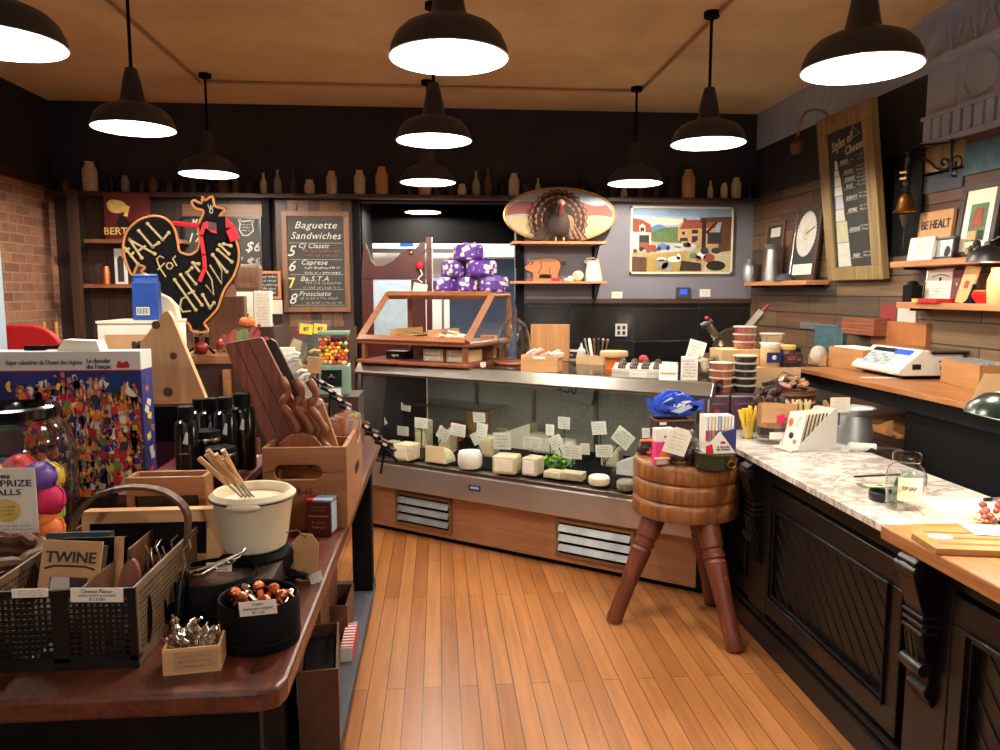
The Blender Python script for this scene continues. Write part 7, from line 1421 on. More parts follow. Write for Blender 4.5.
t2_ = E('chocolate_bar_display', 'white, red and navy display box of French chocolate bars on the green tin', 'display box', (t.location.x - .0, t.location.y, tz), .05); wd_ = 33 / F * 3.5; hd = DY(717, 408, 3.5).z - tz
m = MB(); m.prism('white', [(-wd_ * .45, 0), (wd_ * .5, 0), (wd_ * .0, hd * .55), (-wd_ * .45, hd * .15)], .004, (0, -.06, 0)); m.prism('navy', [(wd_ * .02, hd * .5), (wd_ * .5, hd * .62), (wd_ * .5, 0)], .003, (0, -.0605, 0)); m.prism('red', [(-wd_ * .45, 0), (-wd_ * .2, 0), (-wd_ * .26, hd * .24), (-wd_ * .45, hd * .18)], .003, (0, -.0615, 0)); m.bx('navy', wd_ * .49, wd_ * .5, -.06, .06, 0, hd * .62); m.bx('white', -wd_ * .45, wd_ * .5, -.056, .06, 0, .004)
m.prism('red', smoothpoly([(-.012, 0), (.012, 0), (.012, .008), (0, .012), (-.012, .008)], 2), .001, (wd_ * .08, -.0618, hd * .24)); m.text('ink', 'le chocolat\ndes Français', .014, (wd_ * .1, -.0612, hd * .13)); m.build('box', t2_)
for k in range(9):
    m = MB(); h_ = hd * .88; c_ = ['white', 'white', 'cream', 'white', 'skygrey', 'white', 'cream', 'white', 'white'][k]; m.box(c_, (0, 0, h_ / 2), (.012, .085, h_)); m.box(['red', 'steelblue', 'orange', 'steelblue', 'red', 'steelblue', 'tan', 'steelblue', 'blue'][k], (0, -.0435, h_ * .45), (.012, .002, h_ * .3)); m.box('greyink', (.0062, 0, h_ * .5), (.0003, .08, h_ * .9))
    tag(m.build('chocolate_bar', loc=(t2_.location.x - wd_ * .36 + .0155 * k, t2_.location.y - .0 + .003, tz + .005)), 'slim illustrated chocolate bar standing in the French display box', 'chocolate bar', 'chocolate bars in the French display')
# blue crisp bag + brown crate behind
p = BT_(665, 452); t = E('woven_tray', 'dark brown woven tray behind the nut bag on the butcher block', 'tray', (DY(672, 430, 3.78).x, 3.78, BT)); hz_ = DY(672, 421, 3.72).z - BZ
m = MB(); openbox(m, 'darkbrown', .2, .12, hz_); m.tube('brown', [(-.1, -.06, hz_), (.1, -.06, hz_), (.1, .06, hz_), (-.1, .06, hz_)], .007, 6, closed=True); m.build('body', t); MB().bx('paper', -.085, -.05, -.063, -.061, hz_ - .02, hz_ - .002).build('label', t)
m = MB(); hB = DY(675, 392, 3.75).z - BZ - hz_
m.sph('bagblue', (0, 0, hB * .5), .1, (1.15, .55, .62), n=16, jit=.011); m.sm = [False] * len(m.sm)
rq = random.Random(3)
for k in range(9):
    a_ = -.2 + k * .26; x_ = .02 * math.cos(a_); m.prism('bagblue', [(0, 0), (.1 * math.cos(a_) + .015, .07 * math.sin(a_) + .015), (.11 * math.cos(a_ + .25), .075 * math.sin(a_ + .25)), (.06 * math.cos(a_ + .25), .05 * math.sin(a_ + .25))], .012, (0, -.055 + .006 * (k % 3), hB * .35), (rq.uniform(-.3, .3), 0, rq.uniform(-.3, .3)))
m.prism('skygrey', [(-.03, 0), (.06, .03), (.09, .02), (.02, -.015)], .002, (.0, -.066, hB * .3)); m.prism('skygrey', [(-.05, .0), (.02, .03), (.0, .035)], .002, (-.03, -.066, hB * .55)); m.prism('bagblue', [(-.12, hB * .2), (-.14, hB * .75), (-.1, hB * .6), (-.03, hB), (.03, hB * .98), (.1, hB * .55), (.14, hB * .4), (.1, .01), (-.08, .01)], .03, (0, -.02, 0)); m.prism('plastic', smoothpoly([(-.04, 0), (.03, -.01), (.05, .03), (-.02, .02)], 2), .002, (.03, -.058, hB * .45)); m.prism('bagblue', smoothpoly([(.1, .03), (.16, .05), (.15, .09), (.1, .07)], 2), .02, (0, -.02, 0))
o = m.build('crisps_bag', loc=(DY(672, 405, 3.78).x, 3.78, BT + hz_ + .008), bev=.004); tag(o, 'crumpled shiny royal blue crisps bag lying on the woven tray', 'bag')
m = MB(); m.tube('darkbrown', [(-.02, 0, .0), (.0, 0, .05), (.03, -.01, .06)], .022, 8); m.sph('choc', (-.01, 0, .03), .035, n=10, jit=.004); m.sph('apple', (.035, -.005, .075), .022, n=10); m.tube('orange', [(-.03, -.01, .07), (.02, -.02, .075), (.05, -.02, .055)], .009, 6); m.tube('magenta', [(.0, -.03, .012), (.04, -.04, .012)], .01, 6)
tag(m.build('chocolate_turkey', loc=(BT_(646, 455).x, BT_(646, 455).y + .02, BT)), 'small brown, red and orange foil figure at the left of the butcher block', 'figure')
# ================================================================ BACK RIGHT COUNTER WITH SCALE
WZ = 1.17; WX0 = G(800, 371, WZ).x
pA, pB = G(800, 367, WZ), G(1000, 411, WZ); WX0 = (pA.x + pB.x) / 2; WY1 = pA.y
rc = E('rear_wooden_counter', 'narrow high wooden counter on black frame along the plank wall', 'counter', (0, 0, 0))
MB().bx('counterwood', WX0, XR - .002, 1.6, WY1, WZ - .03, WZ).build('top', rc, bev=.004)
MB().bx('blackmatte', WX0 + .03, WX0 + .05, 1.6, WY1, WZ - .11, WZ - .03).build('apron', rc)
MB().bx('blackmatte', WX0 + .06, XR - .002, 2.9, DX(894, 420, WX0).y, 0, WZ - .11).build('cupboard', rc)
MB().bx('blackmatte', WX0 + .02, WX0 + .06, WY1 - .06, WY1 - .0, 0, WZ - .03).build('leg', rc)
a_ = DX(826, 385, WX0 + .025); b_ = DX(894, 400, WX0 + .025); L_ = a_.y - b_.y
m = MB(); prf = [(0, 0), (L_, 0), (L_, .13), (L_ * .75, .05), (L_ * .5, .1), (L_ * .3, .04), (0, .13)]
m.prism('oak', smoothpoly(prf, 1) if False else [(0, -.02), (L_, -.02), (L_, .07), (L_ * .93, .04), (L_ * .8, .01), (L_ * .66, .01), (L_ * .56, .05), (L_ * .52, .06), (L_ * .44, .03), (L_ * .3, .005), (L_ * .14, .02), (0, .06)], .02, (WX0 + .03, b_.y, WZ - .235), (0, 0, PI / 2)); m.build('scalloped_rail', rc)
m = MB(); m.bx('oak', WX0 + .05, XR - .05, b_.y, a_.y, WZ - .27, WZ - .255); m.build('under_shelf', rc)
# scale
a_ = DX(862, 376, WX0 + .04); p = G(905, 376, WZ); sc = E('shop_scale', 'white electronic price scale with blue lit display on the wooden counter', 'scale', (0, 0, WZ + .0006), 0)
A0 = G(851, 371, WZ); B0 = G(893, 379, WZ); C0 = G(938, 378, WZ); sc.location = (B0.x, B0.y, WZ + .0006); ang = math.atan2(B0.y - A0.y, B0.x - A0.x); sc.rotation_euler = (0, 0, ang)
ws = (B0 - A0).length; Hs = DY(905, 350, B0.y).z - WZ; dsd = .37
m = MB(Matrix.Rotation(0, 4, 'Z'))
m.M = Matrix.Rotation(-PI / 2, 4, 'Z')
# body: profile in x(depth) , z ; front slopes
m.M = Matrix(((0, 1, 0, -ws), (1, 0, 0, 0), (0, 0, 1, 0), (0, 0, 0, 1)))
m.prism('plastic', [(.0, .05), (.0, .03), (.02, .02), (dsd, .02), (dsd, Hs * .86), (.19, Hs * .86), (.17, Hs), (.13, Hs)], ws + .05); 
m.f = [tuple(reversed(f)) for f in m.f]; m.build('body', sc, bev=.006)
m = MB(); m.bx('blackmatte', -ws + .03, .03, .05, dsd - .03, 0, .02); m.build('feet_base', sc)
sl_ = math.atan2(Hs - .05, .13)
m = MB(TM((-ws * .5 + .02, .066, (Hs + .05) / 2 + .003), (sl_, 0, 0))); m.box('skygrey', (-.04, -.015, .0), (ws * .55, .09, .003)); 
for i in range(6):
    for j in range(4): m.box('dirtywhite' if (i + j) % 3 else 'sky', (-.04 - ws * .22 + i * ws * .09, -.045 + j * .02, .003), (ws * .07, .015, .003))
m.box('black', (-.06, .055, .001), (ws * .5, .028, .004)); m.build('keypad', sc)
m = MB(TM((-ws * .5 + .02, .066, (Hs + .05) / 2 + .003), (sl_, 0, 0))); m.box('screen', (.12, .05, .003), (ws * .34, .035, .004)); m.build('display_screen', sc)
m = MB(); m.box('black', (.0505, .1, .07), (.002, .05, .03)); m.box('greywall', (.0505, .27, Hs * .62), (.002, .09, .008)); m.box('greywall', (.0505, .27, Hs * .4), (.002, .07, .02)); m.build('side_vents', sc)
m = MB(); m.bx('steel', -ws - .02, .07, .17, .5, Hs * .86 + .012, Hs * .86 + .02); m.bx('blackmatte', -ws + .05, .0, .22, .4, Hs * .86, Hs * .86 + .012); m.tube('steel', [(-ws, .5, Hs * .88), (-ws, .5, Hs * 1.35), (.07, .5, Hs * 1.35), (.07, .5, Hs * .88)], .004, 6); m.build('weighing_plate', sc)
# card boxes
def wbox2(pxa, pya, pxb, pyb, pyt, d, lb, mat='oak', papers='white', nm='wooden_card_box'):
    a_, b_ = G(pxa, pya, WZ), G(pxb, pyb, WZ); t = E(nm, lb, 'box', (a_.x, a_.y, WZ + .0006), math.atan2(b_.y - a_.y, b_.x - a_.x)); w = (b_ - a_).length; h = DY(pxa, pyt, a_.y).z - WZ
    m = MB(); m.M = Matrix.Translation((w / 2, d / 2, 0)); openbox(m, mat, w, d, h); m.build('body', t, bev=.002)
    if papers:
        m = MB()
        for k in range(6): m.box(papers, (w / 2, .02 + (d - .04) * k / 5, h * .55), (w * .88, .006, h * 1.0), (R(-8), 0, 0))
        m.build('papers', t)
    return t
wbox2(828, 366, 862, 372, 346, .16, 'orange wooden box of white papers left of the white scale'); wbox2(808, 364, 826, 366, 354, .1, 'small low wooden tray at the left end of the rear counter', papers=None)
wbox2(940, 382, 978, 392, 358, .16, 'wooden box full of files right of the white scale', papers='galv')
m = MB(); m.lathe('dirtywhite', [(.06, 0), (.05, .01), (.001, .02)], (0, 0, 0), (PI / 2 - .2, 0, 0), n=24); q = G(823, 366, WZ) + Vector((0, .06, 0)); tag(m.build('white_disc', loc=(q.x, q.y, WZ + .07)), 'white round disc standing in the small tray end of the rear counter', 'disc')
m = MB(); m.box('white', (0, 0, .001), (.2, .06, .001), (0, 0, -.2)); tag(m.build('paper_slip', loc=G(880, 378, WZ) + Vector((0, 0, .0006))), 'white paper slip lying before the scale', 'paper')
a_ = G(981, 403, WZ); t = E('counter_sign', 'cream folded sign reading Nee on wooden foot at the right edge', 'sign', (a_.x + .05, a_.y, WZ + .0006), -.35); hN = DY(981, 374, a_.y).z - WZ
m = MB(); m.prism('card', [(-.08, .01), (.12, .01), (.12, hN), (-.03, hN)], .003, r=(R(-10), 0, 0)); m.text('ink', 'Nee', .035, (.055, -.012, hN * .62), (R(-10), 0, 0)); m.scrib('ink', (.06, -.008, hN * .35), .06, 1, .02, (R(-10), 0, 0)); m.build('card', t); MB().bx('walnut', -.02, .09, .005, .05, 0, .012).build('foot', t)
# on plank wall: blue board, brick pile, orange board
def onwall(pxa, pya, pxb, pyb, th, mat, nm, lb, cat, X=None):
    X = X or XR; a_, b_ = DX(pxa, pya, X - th), DX(pxb, pyb, X - th); m = MB(); m.bx(mat, X - th, X - .0002, b_.y, a_.y, min(a_.z, b_.z), max(a_.z, b_.z)); return tag(m.build(nm), lb, cat)
onwall(815, 325, 842, 352, .03, 'teal', 'teal_board', 'dark teal square board leaning on the plank wall over the counter', 'board')
onwall(872, 320, 925, 350, .03, 'orangewood', 'plywood_board', 'orange plywood board on the plank wall behind the scale', 'board')
m = MB(); a_, b_ = DX(842, 317, XR - .12), DX(873, 336, XR - .12)
for k in range(5): zz = b_.z + (a_.z - b_.z) * k / 5; m.bx('roofred' if k % 2 else 'displaywood', XR - .12, XR - .001, b_.y, a_.y, zz, zz + (a_.z - b_.z) / 5 - .004)
m.bx('displaywood', XR - .115, XR - .001, b_.y + .004, a_.y - .004, b_.z, a_.z)
tag(m.build('brick_pile'), 'reddish layered wooden block box on the plank wall above card box', 'box')
rn = random.Random(77)
# colourful wall boards (painted reclaimed pieces)
for k, (pa_, pb_, mt, lb) in enumerate((((965, 145), (1000, 168), 'teal', 'pale teal painted plank high on the right wall'), ((881, 305), (896, 338), 'leafred', 'dull red painted plank under the lower right shelf'), ((897, 308), (915, 325), 'dirtywhite', 'off-white painted plank beside the dull red plank'), ((800, 322), (838, 332), 'galv', 'grey weathered plank low on the right wall past the tubs'), ((925, 150), (964, 168), 'frameold', 'pale straw coloured plank behind the scroll bracket'), ((922, 175), (962, 187), 'greywall', 'dark weathered plank below the scroll bracket'))): onwall(*pa_, *pb_, .012, mt, 'painted_plank', lb, 'plank')
# shelves
def rshelf(pxa, pxb, pyL, d, lb):
    a_ = DX(pxa, pyL, XR - d); yb = DX(pxb, pyL, XR - d).y; t = E('wall_shelf', lb, 'shelf', (0, 0, 0)); MB().bx('shelfwoody', XR - d, XR - .001, yb, a_.y, a_.z - .035, a_.z).build('board', t, bev=.003)
    for y in (yb + .1, a_.y - .1): MB().bx('blackmatte', XR - d + .03, XR - .001, y - .01, y + .01, a_.z - .05, a_.z - .035).build('bracket', t)
    return a_.z, yb, a_.y
s1z, s1a, s1b = rshelf(890, 990, 262, .16, 'upper right wall shelf with framed pictures on the plank wall')
s2z, s2a, s2b = rshelf(896, 1030, 302, .16, 'lower right wall shelf with books, certificate and orange pot')
s3z, s3a, s3b = rshelf(744, 806, 282, .19, 'far right wall shelf with metal jug and framed lace at the corner')
def wallframe(pxL, pxR, pyT, sz, X, lean, lb, fm, inner, fw=.03, nm='framed_picture', cat='picture'):
    """frame on the right wall shelf, base at height sz"""
    yL, yR = DX(pxL, 250, X).y, DX(pxR, 250, X).y; w = yL - yR; h = DX((pxL + pxR) / 2, pyT, X).z - sz
    t = E(nm, lb, cat, (X, (yL + yR) / 2, sz + .001), r=(R(lean), 0, -PI / 2)); m = MB()
    for a_, b_, c_, d_ in ((-w / 2, w / 2, 0, fw), (-w / 2, w / 2, h - fw, h), (-w / 2, -w / 2 + fw, fw, h - fw), (w / 2 - fw, w / 2, fw, h - fw)): m.bx(fm, a_, b_, 0, .022, c_, d_)
    m.build('frame', t, bev=.002); m = MB(); inner(m, w, h, fw); m.build('picture_panel', t); return t
def in1(m, w, h, fw): m.bx('cream', -w / 2 + fw, w / 2 - fw, .01, .02, fw, h - fw); m.bx('hill', -w * .22, w * .22, .008, .01, h * .22, h * .72); m.prism('roofred', [(-w * .15, h * .4), (w * .15, h * .42), (w * .1, h * .65), (-w * .08, h * .66)], .002, (0, .006, 0)); m.bx('tan', -w * .2, w * .02, .006, .008, h * .24, h * .36); m.bx('ink', w * .05, w * .2, .006, .008, h * .24, h * .36)
wallframe(951, 990, 182, s1z, XR - .075, -7, 'large dark framed picture with cream mat on the upper right shelf', 'darkbrown', in1, .035)
def in2(m, w, h, fw): m.bx('galv', -w / 2 + fw, w / 2 - fw, .01, .02, fw, h - fw); m.sph('dirtywhite', (0, .01, h * .45), .03, (1, .1, 1.2)); m.sph('ink', (.03, .01, h * .35), .03, (1, .1, 1))
wallframe(930, 952, 237, s1z, XR - .115, -6, 'small black framed photograph leaning before the large picture', 'black', in2, .014)
def in3(m, w, h, fw): m.bx('kraft', -w / 2 + .001, w / 2 - .001, .005, .02, .001, h - .001); m.text('ink', 'BE HEALT', .07, (0, .003, h * .72), w=w * .85, bold=.01); m.sph('brown', (0, .004, h * .35), .04, (1.3, .05, 1)); m.scrib('greyink', (0, .004, h * .15), w * .7, 2, h * .12)
wallframe(915, 948, 211, s1z, XR - .05, -4, 'kraft poster reading BE HEALT on the upper right shelf', 'kraft', in3, .006, 'kraft_poster', 'poster')
def in4(m, w, h, fw): m.bx('paper', -w / 2 + .001, w / 2 - .001, .005, .02, .001, h - .001); m.scrib('greyink', (0, .004, h * .5), w * .7, 6, h * .7)
wallframe(907, 931, 237, s1z, XR - .13, -8, 'pale printed sheet leaning at the left end of the upper right shelf', 'paper', in4, .004, 'printed_sheet', 'paper')
m = MB(); p = DX(971, 254, XR - .15)
m.tube('darkbrown', [(0, .03, .01), (0, .03, .05), (0, -.03, .05), (0, -.03, .01)], .012, 6); m.tube('chrome', [(0, .025, .03), (-.025, .03, .03)], .018, 12); m.sph('darkbrown', (0, -.01, .065), .02, n=8)
tag(m.build('toy_car', loc=(XR - .13, p.y, s1z + .001)), 'small dark vintage toy vehicle with round headlamp on the upper shelf', 'toy')
def in5(m, w, h, fw): m.bx('paper', -w / 2 + fw, w / 2 - fw, .01, .02, fw, h - fw); m.scrib('greyink', (0, .009, h * .35), w * .6, 4, h * .35); m.sph('ink', (0, .01, h * .68), .012, (1, .1, 1)); m.tube('greyink', [(-w * .3, .009, h * .75), (0, .009, h * .82), (w * .3, .009, h * .75)], .003, 4)
wallframe(920, 948, 268, s2z, XR - .08, -5, 'white certificate in thin silver frame on the lower right shelf', 'silver', in5, .012, 'framed_certificate', 'certificate')
def shb(px, w, d, h, mat, nm, lb, cat, lean=0, X=XR - .1, z=0, r2=0):
    p = DX(px, 300, X); m = MB(); m.box(mat, (0, 0, h / 2), (w, d, h)); return m, p
m, p = shb(912, .09, .07, .1, 'blackmatte', '', '', ''); m.box('blackmatte', (0, 0, .11), (.07, .05, .03), tx=.6, ty=.6); tag(m.build('black_dark_box', loc=(XR - .1, p.y, s2z + .001), rz=-PI / 2, bev=.006), 'rounded black box at the left end of the lower right shelf', 'box')
m, p = shb(930, .22, .11, .022, 'red', '', '', ''); m.box('straw', (-.08, -.0555, .011), (.05, .001, .02)); tag(m.build('red_book', loc=(XR - .13, DX(933, 300, XR - .13).y, s2z + .001), rz=-PI / 2), 'flat red and yellow book lying before the certificate', 'book'); 
for o in (bpy.data.objects['framed_certificate'],): o.location.x = XR - .045; o.rotation_euler = (R(-3), 0, -PI / 2)
p = DX(953, 285, XR - .08); m = MB(); m.box('maroon', (0, 0, .09), (.08, .012, .18)); m.text('cream', 'V', .03, (0, -.007, .1)); tag(m.build('maroon_book', loc=(XR - .06, p.y, s2z + .001), r=(R(-5), 0, -PI / 2)), 'maroon upright book next to the certificate', 'book')
p = DX(963, 285, XR - .1); m = MB(); m.box('tan', (0, 0, .1), (.1, .012, .2)); m.box('red', (.0, -.007, .1), (.03, .002, .04)); tag(m.build('tan_booklet', loc=(XR - .1, p.y, s2z + .001), r=(R(-12), R(5), -PI / 2)), 'tan booklet with red square leaning right of the maroon book', 'booklet')
p = DX(972, 290, XR - .13); m = MB(); m.lathe('blackmatte', [(.05, 0), (.03, .02), (.014, .07), (.008, .1)], n=16); tag(m.build('black_cone', loc=(XR - .11, DX(974, 290, XR - .11).y, s2z + .001)), 'small black cone shaped weight on the lower right shelf', 'ornament')
p = DX(983, 290, XR - .1); m = MB(); m.lathe('red', [(.035, 0), (.055, .03), (.06, .05), (.05, .06)], n=22); m.lathe('orange', [(.05, .06), (.055, .062), (.045, .068)], n=22); m.tube('red', [(.05, -.02, .05), (.04, -.07, .065)], .007, 6); tag(m.build('orange_pot', loc=(XR - .1, DX(985, 290, XR - .1).y, s2z + .001)), 'small orange-red enamel pot under the desk lamp', 'pot')
p = DX(996, 285, XR - .1); m = MB(); m.lathe('tan', [(.045, 0), (.05, .05), (.05, .12), (.035, .16), (.035, .18)], n=22); tag(m.build('yellow_jar', loc=(XR - .09, DX(998, 290, XR - .09).y, s2z + .001)), 'pale yellow jar lit by the desk lamp at the right edge', 'jar')
# desk lamp
c_ = DX(988, 262, XR - .22); t = E('desk_lamp', 'black domed desk lamp glowing over the lower right shelf', 'lamp', c_)
MB().lathe('black', [(.095, 0), (.09, .03), (.065, .06), (.025, .08), (.02, .1), (.001, .1)], n=30, caps=False).build('lamp_shade', t); 
m = MB(); m.tube('black', [(0, 0, .09), (.04, -.12, .16), (.18, -.28, .1), (.2, -.3, s2z - c_.z + .02)], .007, 8); m.build('arm', t); m = MB(); m.lathe('black', [(.06, 0), (.06, .02)], (.12, -.32, s2z - c_.z + .001), n=20); m.build('base', t)
m = MB(); m.sph('deskbulb', (0, 0, .03), .022, n=12); m.build('bulb', t)
l = bpy.data.lights.new('desk_lamp_light', 'POINT'); l.energy = 4; l.color = (1, .75, .45); l.shadow_soft_size = .02; o = bpy.data.objects.new('desk_lamp_light', l); COL.objects.link(o); o.parent = t; o.location = (0, 0, -.005)
# scroll bracket
t = E('scroll_bracket', 'black wrought iron scroll sign bracket on the right plank wall', 'bracket', (0, 0, 0)); X_ = XR - .04
def wp(px, py): return DX(px, py, X_)
m = MB(); m.tube('iron', [wp(913, 146), wp(955, 142)], .007, 6); m.tube('iron', [wp(952, 139), wp(951, 176)], .008, 6); m.tube('iron', [wp(951, 176), wp(951, 176) + Vector((.04, 0, 0))], .007, 6)
m.build('arm', t)
sc_pts = [wp(*q_) for q_ in smoothpoly([(920, 152), (924, 153), (925, 148), (921, 145), (917, 149), (922, 157), (930, 162), (936, 168), (944, 170), (950, 166), (948, 160), (943, 159), (941, 163), (944, 165)], 3, False)]
MB().tube('iron', sc_pts, .007, 6).build('scroll', t)
MB().tube('iron', [wp(*q_) for q_ in smoothpoly([(953, 158), (958, 156), (962, 160), (960, 166), (955, 166), (955, 162)], 3, False)], .005, 6).build('scroll', t)
# dark recess board with totem bell
a_, b_ = DX(884, 150, XR - .02), DX(916, 290, XR - .02)
m = MB(); m.bx('blackmatte', XR - .02, XR - .001, b_.y, a_.y + .05, s1z + .05, 2.5); tag(m.build('dark_backing_board'), 'black upright board on the wall behind the hanging brass bell', 'board')
q = DX(905, 213, XR - .12); t = E('brass_bell', 'brass bell hanging under a dark carved totem rope on the right wall', 'bell', q)
m = MB(); m.lathe('brass', [(.062, 0), (.066, .006), (.05, .03), (.04, .08), (.034, .1), (.02, .115), (.001, .118)], n=26, caps=False); m.build('bell_body', t)
tt_ = DX(905, 152, XR - .12).z - q.z; m = MB()
for k in range(7): z = .118 + (tt_ - .118) * k / 7; m.lathe('darkbrown' if k % 2 else 'iron', [(.012, z), (.024 - .0015 * k, z + .02), (.02, z + (tt_ - .118) / 9), (.012, z + (tt_ - .118) / 7)], n=10)
for k in (2, 3): z = .118 + (tt_ - .118) * (k + .4) / 7; m.box('straw', (-.025, 0, z), (.008, .04, .012), (0, 0, .2 * k)); m.tube('ink', [(-.01, -.02, z), (-.03, -.03, z + .02)], .006, 5)
m.build('totem_rope', t); MB().tube('iron', [(0, 0, tt_), (.1, 0, tt_ + .03)], .006, 6).build('wall_hook', t)
m = MB(); m.tube('olive', [(0, 0, -.01), (.0, 0, -.08)], [.03, .012], 8); m.tube('darkbrown', [(0, 0, -.08), (0, 0, -.2)], .002, 4); m.build('clapper_cloth', t)
# Styles of cheese chalkboard
BX_ = XR - .09; q0 = DX(818, 123, BX_); q1 = DX(889, 281, BX_ ); yL, yR = DX(829, 200, BX_).y, DX(884, 200, BX_).y; zB_ = DX(857, 280, BX_).z; zT_ = DX(849, 114, BX_).z; w, h = yL - yR, zT_ - zB_
t = E('cheese_chalkboard', 'tall weathered wood framed chalkboard titled Styles of Cheese on the right wall', 'chalkboard', (BX_ + .02, (yL + yR) / 2, zB_), r=(R(7.5), 0, -PI / 2)); fw = w * .17
for nm, a_, b_, c_, d_ in (('frame_board', -w / 2, w / 2, 0, fw * .8), ('frame_board', -w / 2, w / 2, h - fw, h), ('frame_board', -w / 2, -w / 2 + fw, fw * .8, h - fw), ('frame_board', w / 2 - fw, w / 2, fw * .8, h - fw)): MB().bx('frameold', a_ + .001, b_ - .001, 0, .05, c_, d_).build(nm, t, bev=.004)
m = MB(); m.bx('chalkboard', -w / 2 + fw, w / 2 - fw, .015, .04, fw * .8, h - fw); iw = w - 2 * fw; x0_ = -w / 2 + fw; z0_ = fw * .8; ih = h - fw - z0_; Ys = .0135
def U(u, v): return (x0_ + iw * u, Ys, z0_ + ih * v)
m.text('chalk', 'Styles of', .09, U(.38, .905), (0, R(-8), 0), w=iw * .6, bold=.015); m.text('chalk', 'Cheese', .08, U(.72, .845), (0, R(-6), 0), w=iw * .5, bold=.015); m.tube('chalk', [U(.72, .99), U(.9, .93), U(.7, .91)], .0025, 4, closed=True)
for u0, u1, v0, v1, c_ in ((.06, .42, .0, .18, 'dirtywhite'), (.07, .4, .18, .34, 'olivecream'), (.08, .34, .34, .43, 'dirtywhite'), (.1, .33, .43, .53, 'lavwhite'), (.1, .32, .53, .6, 'white'), (.12, .3, .6, .67, 'white'), (.13, .27, .67, .72, 'white'), (.16, .24, .72, .79, 'white')):
    if c_ not in MATS: plain(c_, (190, 186, 150) if c_ == 'olivecream' else (196, 188, 205), .8, var=.08)
    m.prism(c_, [U(u0, v0 + .004)[::2], U(u1, v0 + .004)[::2], U(u1 - .015, v1)[::2], U(u0 + .015, v1)[::2]], .002, (0, Ys - .001, 0))
for t_, v, u in (('FRESH', .765, .42), ('BLOOMY', .69, .52), ('WASHED', .635, .54), ('BLUE', .585, .52), ('SEMISOFT', .5, .56), ('ALPINE', .41, .56), ('CHEDDAR', .27, .58), ('HARD', .08, .58)):
    m.text('chalk', t_, .036, U(u, v), w=iw * .24 * (len(t_) / 7 + .2), bold=.005); m.tube('chalk', [U(u - .16, v - .018), U(u + .16, v - .018)], .0015, 4); m.tube('chalk', [U(u + .2, v), U(u + .27, v)], .0018, 4); m.scrib('chalk', U(.86, v + .005), iw * .24, 2, .05, seed=int(v * 99)); m.tube('chalkdim', [U(u - .2, v), U(.36, v)], .0015, 4)
m.build('writing_surface', t)
m = MB(); q = DX(829, 283, BX_ - .01); m.tube('iron', [(0, 0, 0), (0, .02, -.03), (-.02, .0, -.07), (0, -.03, -.05)], .004, 5); tag(m.build('hanging_key_hook', loc=q), 'thin wire hook hanging below the Styles of Cheese board', 'hook')
# small gooseneck lamp left of the board
q = DX(797, 150, XR - .25); t = E('gooseneck_lamp', 'unlit gooseneck wall lamp with dark caged shade left of cheese chalkboard', 'lamp', q)
g_ = [DX(*a_, XR - .22) - q for a_ in ((833, 120), (822, 111), (811, 110), (803, 116), (799, 130), (797, 140))]
m = MB(); m.tube('brass', smoothpoly([tuple(a_) for a_ in g_], 4, False), .009, 8); m.build('gooseneck', t); MB().lathe('brown', [(.03, -.03), (.05, .0), (.05, .04), (.02, .075), (.014, .1)], n=16).build('lamp_shade', t); MB().sph('smoke', (0, 0, -.03), .02).build('bulb', t)
# far shelf things
def X3(px, py=265): return DX(px, py, XR - .1).y
t = E('metal_lantern', 'dented grey metal milk can at the left end of the far right shelf', 'can', (XR - .12, X3(752), s3z + .001)); MB().lathe('galv', [(.055, 0), (.06, .02), (.06, .12), (.045, .16), (.025, .18), (.028, .2)], n=22).build('body', t)
MB().tube('galv', [(0, -.05, .15), (0, -.08, .1), (0, -.06, .05)], .005, 6).build('handle', t)
t = E('metal_jug', 'tall tarnished metal jug with flared lip on the far right shelf', 'jug', (XR - .13, X3(775), s3z + .001)); MB().lathe('jugmetal' if 'jugmetal' in MATS else 'galv', [(.06, 0), (.062, .02), (.045, .22), (.04, .26), (.065, .3), (.06, .302)], n=24).build('body', t); MB().tube('galv', [(0, .045, .22), (0, .1, .16), (0, .065, .02)], .008, 6).build('handle', t)
def in6(m, w, h, fw): m.bx('ink', -w / 2 + fw, w / 2 - fw, .01, .02, fw, h - fw); m.bx('dirtywhite', -w * .25, w * .25, .008, .01, h * .75, h * .9); m.tube('galv', [(0, .008, h * .2), (.01, .008, h * .5), (0, .008, h * .6)], .005, 5)
wallframe(762, 780, 222, s3z, XR - .05, -4, 'narrow brown framed picture behind the metal jug', 'midwoodz', in6, .03)
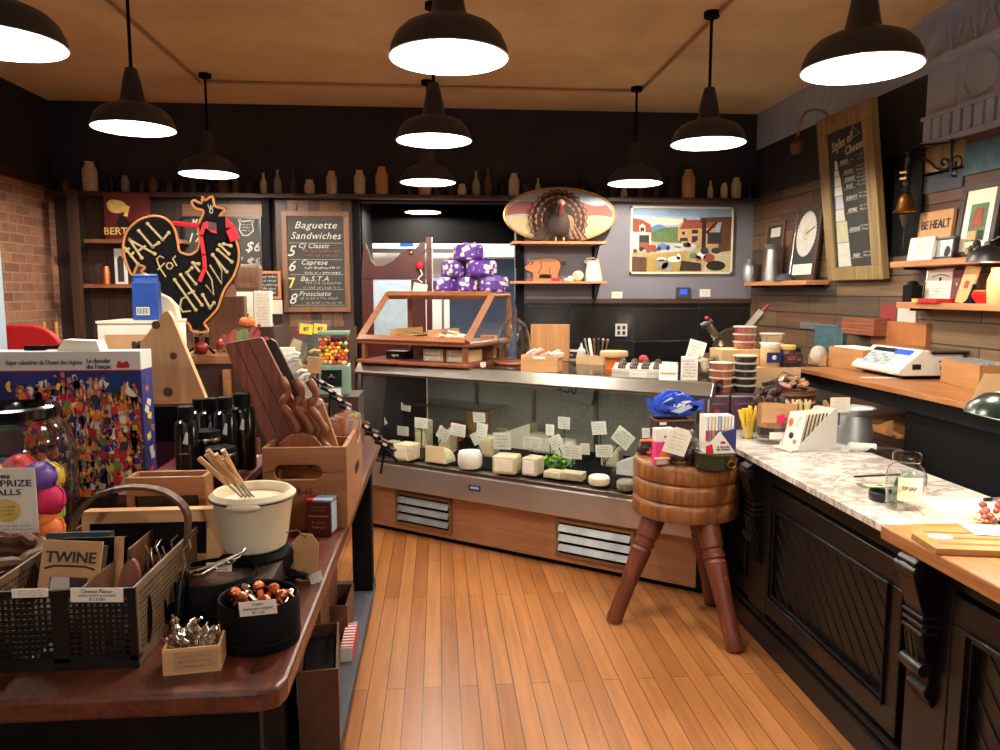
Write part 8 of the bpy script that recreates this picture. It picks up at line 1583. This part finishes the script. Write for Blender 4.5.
def in7(m, w, h, fw):
    m.bx('ink', -w / 2 + fw, w / 2 - fw, .01, .02, fw, h - fw)
    R0 = (w / 2 - fw) * .86; pts = []
    for i in range(72): a_ = i * PI / 36; r_ = R0 * (1 if i % 2 else .93); pts.append((r_ * math.cos(a_), h * .62 + r_ * math.sin(a_) * 1.12))
    m.prism('dirtywhite', pts, .002, (0, .007, 0)); m.prism('rind', oval(0, h * .62, R0 * .3, R0 * .33, 20), .001, (0, .006, 0)); m.tube('ink', [(0, .005, h * .62), (R0 * .8, .005, h * .7)], .004, 4); m.bx('paper', -w * .33, w * .36, .007, .01, h * .08, h * .22); m.scrib('greyink', (0, .006, h * .15), w * .4, 2, h * .07)
    m.tube('silver', [(-w / 2 + fw, .008, fw), (-w / 2 + fw, .008, h - fw), (w / 2 - fw, .008, h - fw)], .004, 4)
wallframe(787, 814, 205, s3z, XR - .08, -6, 'dark framed round scalloped plate disc with a white caption card', 'darkwood', in7, .035)
m = MB(); m.lathe('greywall', [(.09, 0), (.085, .02), (.05, .05), (.001, .06)], sc=(.8, 1, 1), n=24); m.lathe('greywall', [(.12, 0), (.12, .006)], sc=(.6, 1, 1), n=24); tag(m.build('grey_cap', loc=(XR - .14, X3(790), s3z + .001)), 'grey rounded cap in front of the scalloped plate frame', 'cap')
# glasses glinting on the marble's far side and green desk lamp at right edge
q = DX(988, 420, 2.1); q = DY(1008, 422, 2.1); t = E('green_desk_lamp', 'dark green enamel banker lamp shade at the right border', 'lamp', q, r=(R(0), R(14), 0)); MB().lathe('greenshade', [(.12, 0), (.115, .03), (.08, .07), (.03, .09), (.001, .09)], n=30, caps=False).build('lamp_shade', t); m = MB(); m.tube('iron', [(.02, 0, .09), (.08, -.15, .1), (.1, -.3, -.2), (.0, -.3, MT - q.z + .02)], .008, 6); m.build('arm', t); MB().lathe('iron', [(.07, 0), (.07, .02)], (-.05, -.3, MT - q.z + .003), n=20).build('base', t); MB().sph('deskbulb', (0, 0, .035), .022, n=12).build('bulb', t)
l = bpy.data.lights.new('desk_lamp_light', 'POINT'); l.energy = 13; l.color = (1, .84, .6); l.shadow_soft_size = .02; o = bpy.data.objects.new('desk_lamp_light', l); COL.objects.link(o); o.parent = t; o.location = (0, 0, .002)
m = MB(); m.bx('blackmatte', 2.13, 2.33, 2.2, 3.6, 0, .62); tag(m.build('under_counter_shelf'), 'low dark shelf unit behind the marble counter holding glassware', 'shelf')
for k in range(9):
    o = MB().lathe('jarglass', [(.001, .002), (.03, .002), (.035, .09), (.033, .1)], n=16, caps=False).build('drinking_glass', loc=(2.19 + .07 * (k % 2), 2.3 + .12 * k, .621)); tag(o, 'clear drinking glass glinting on the low dark shelf behind marble', 'glass', 'glasses behind the marble counter')
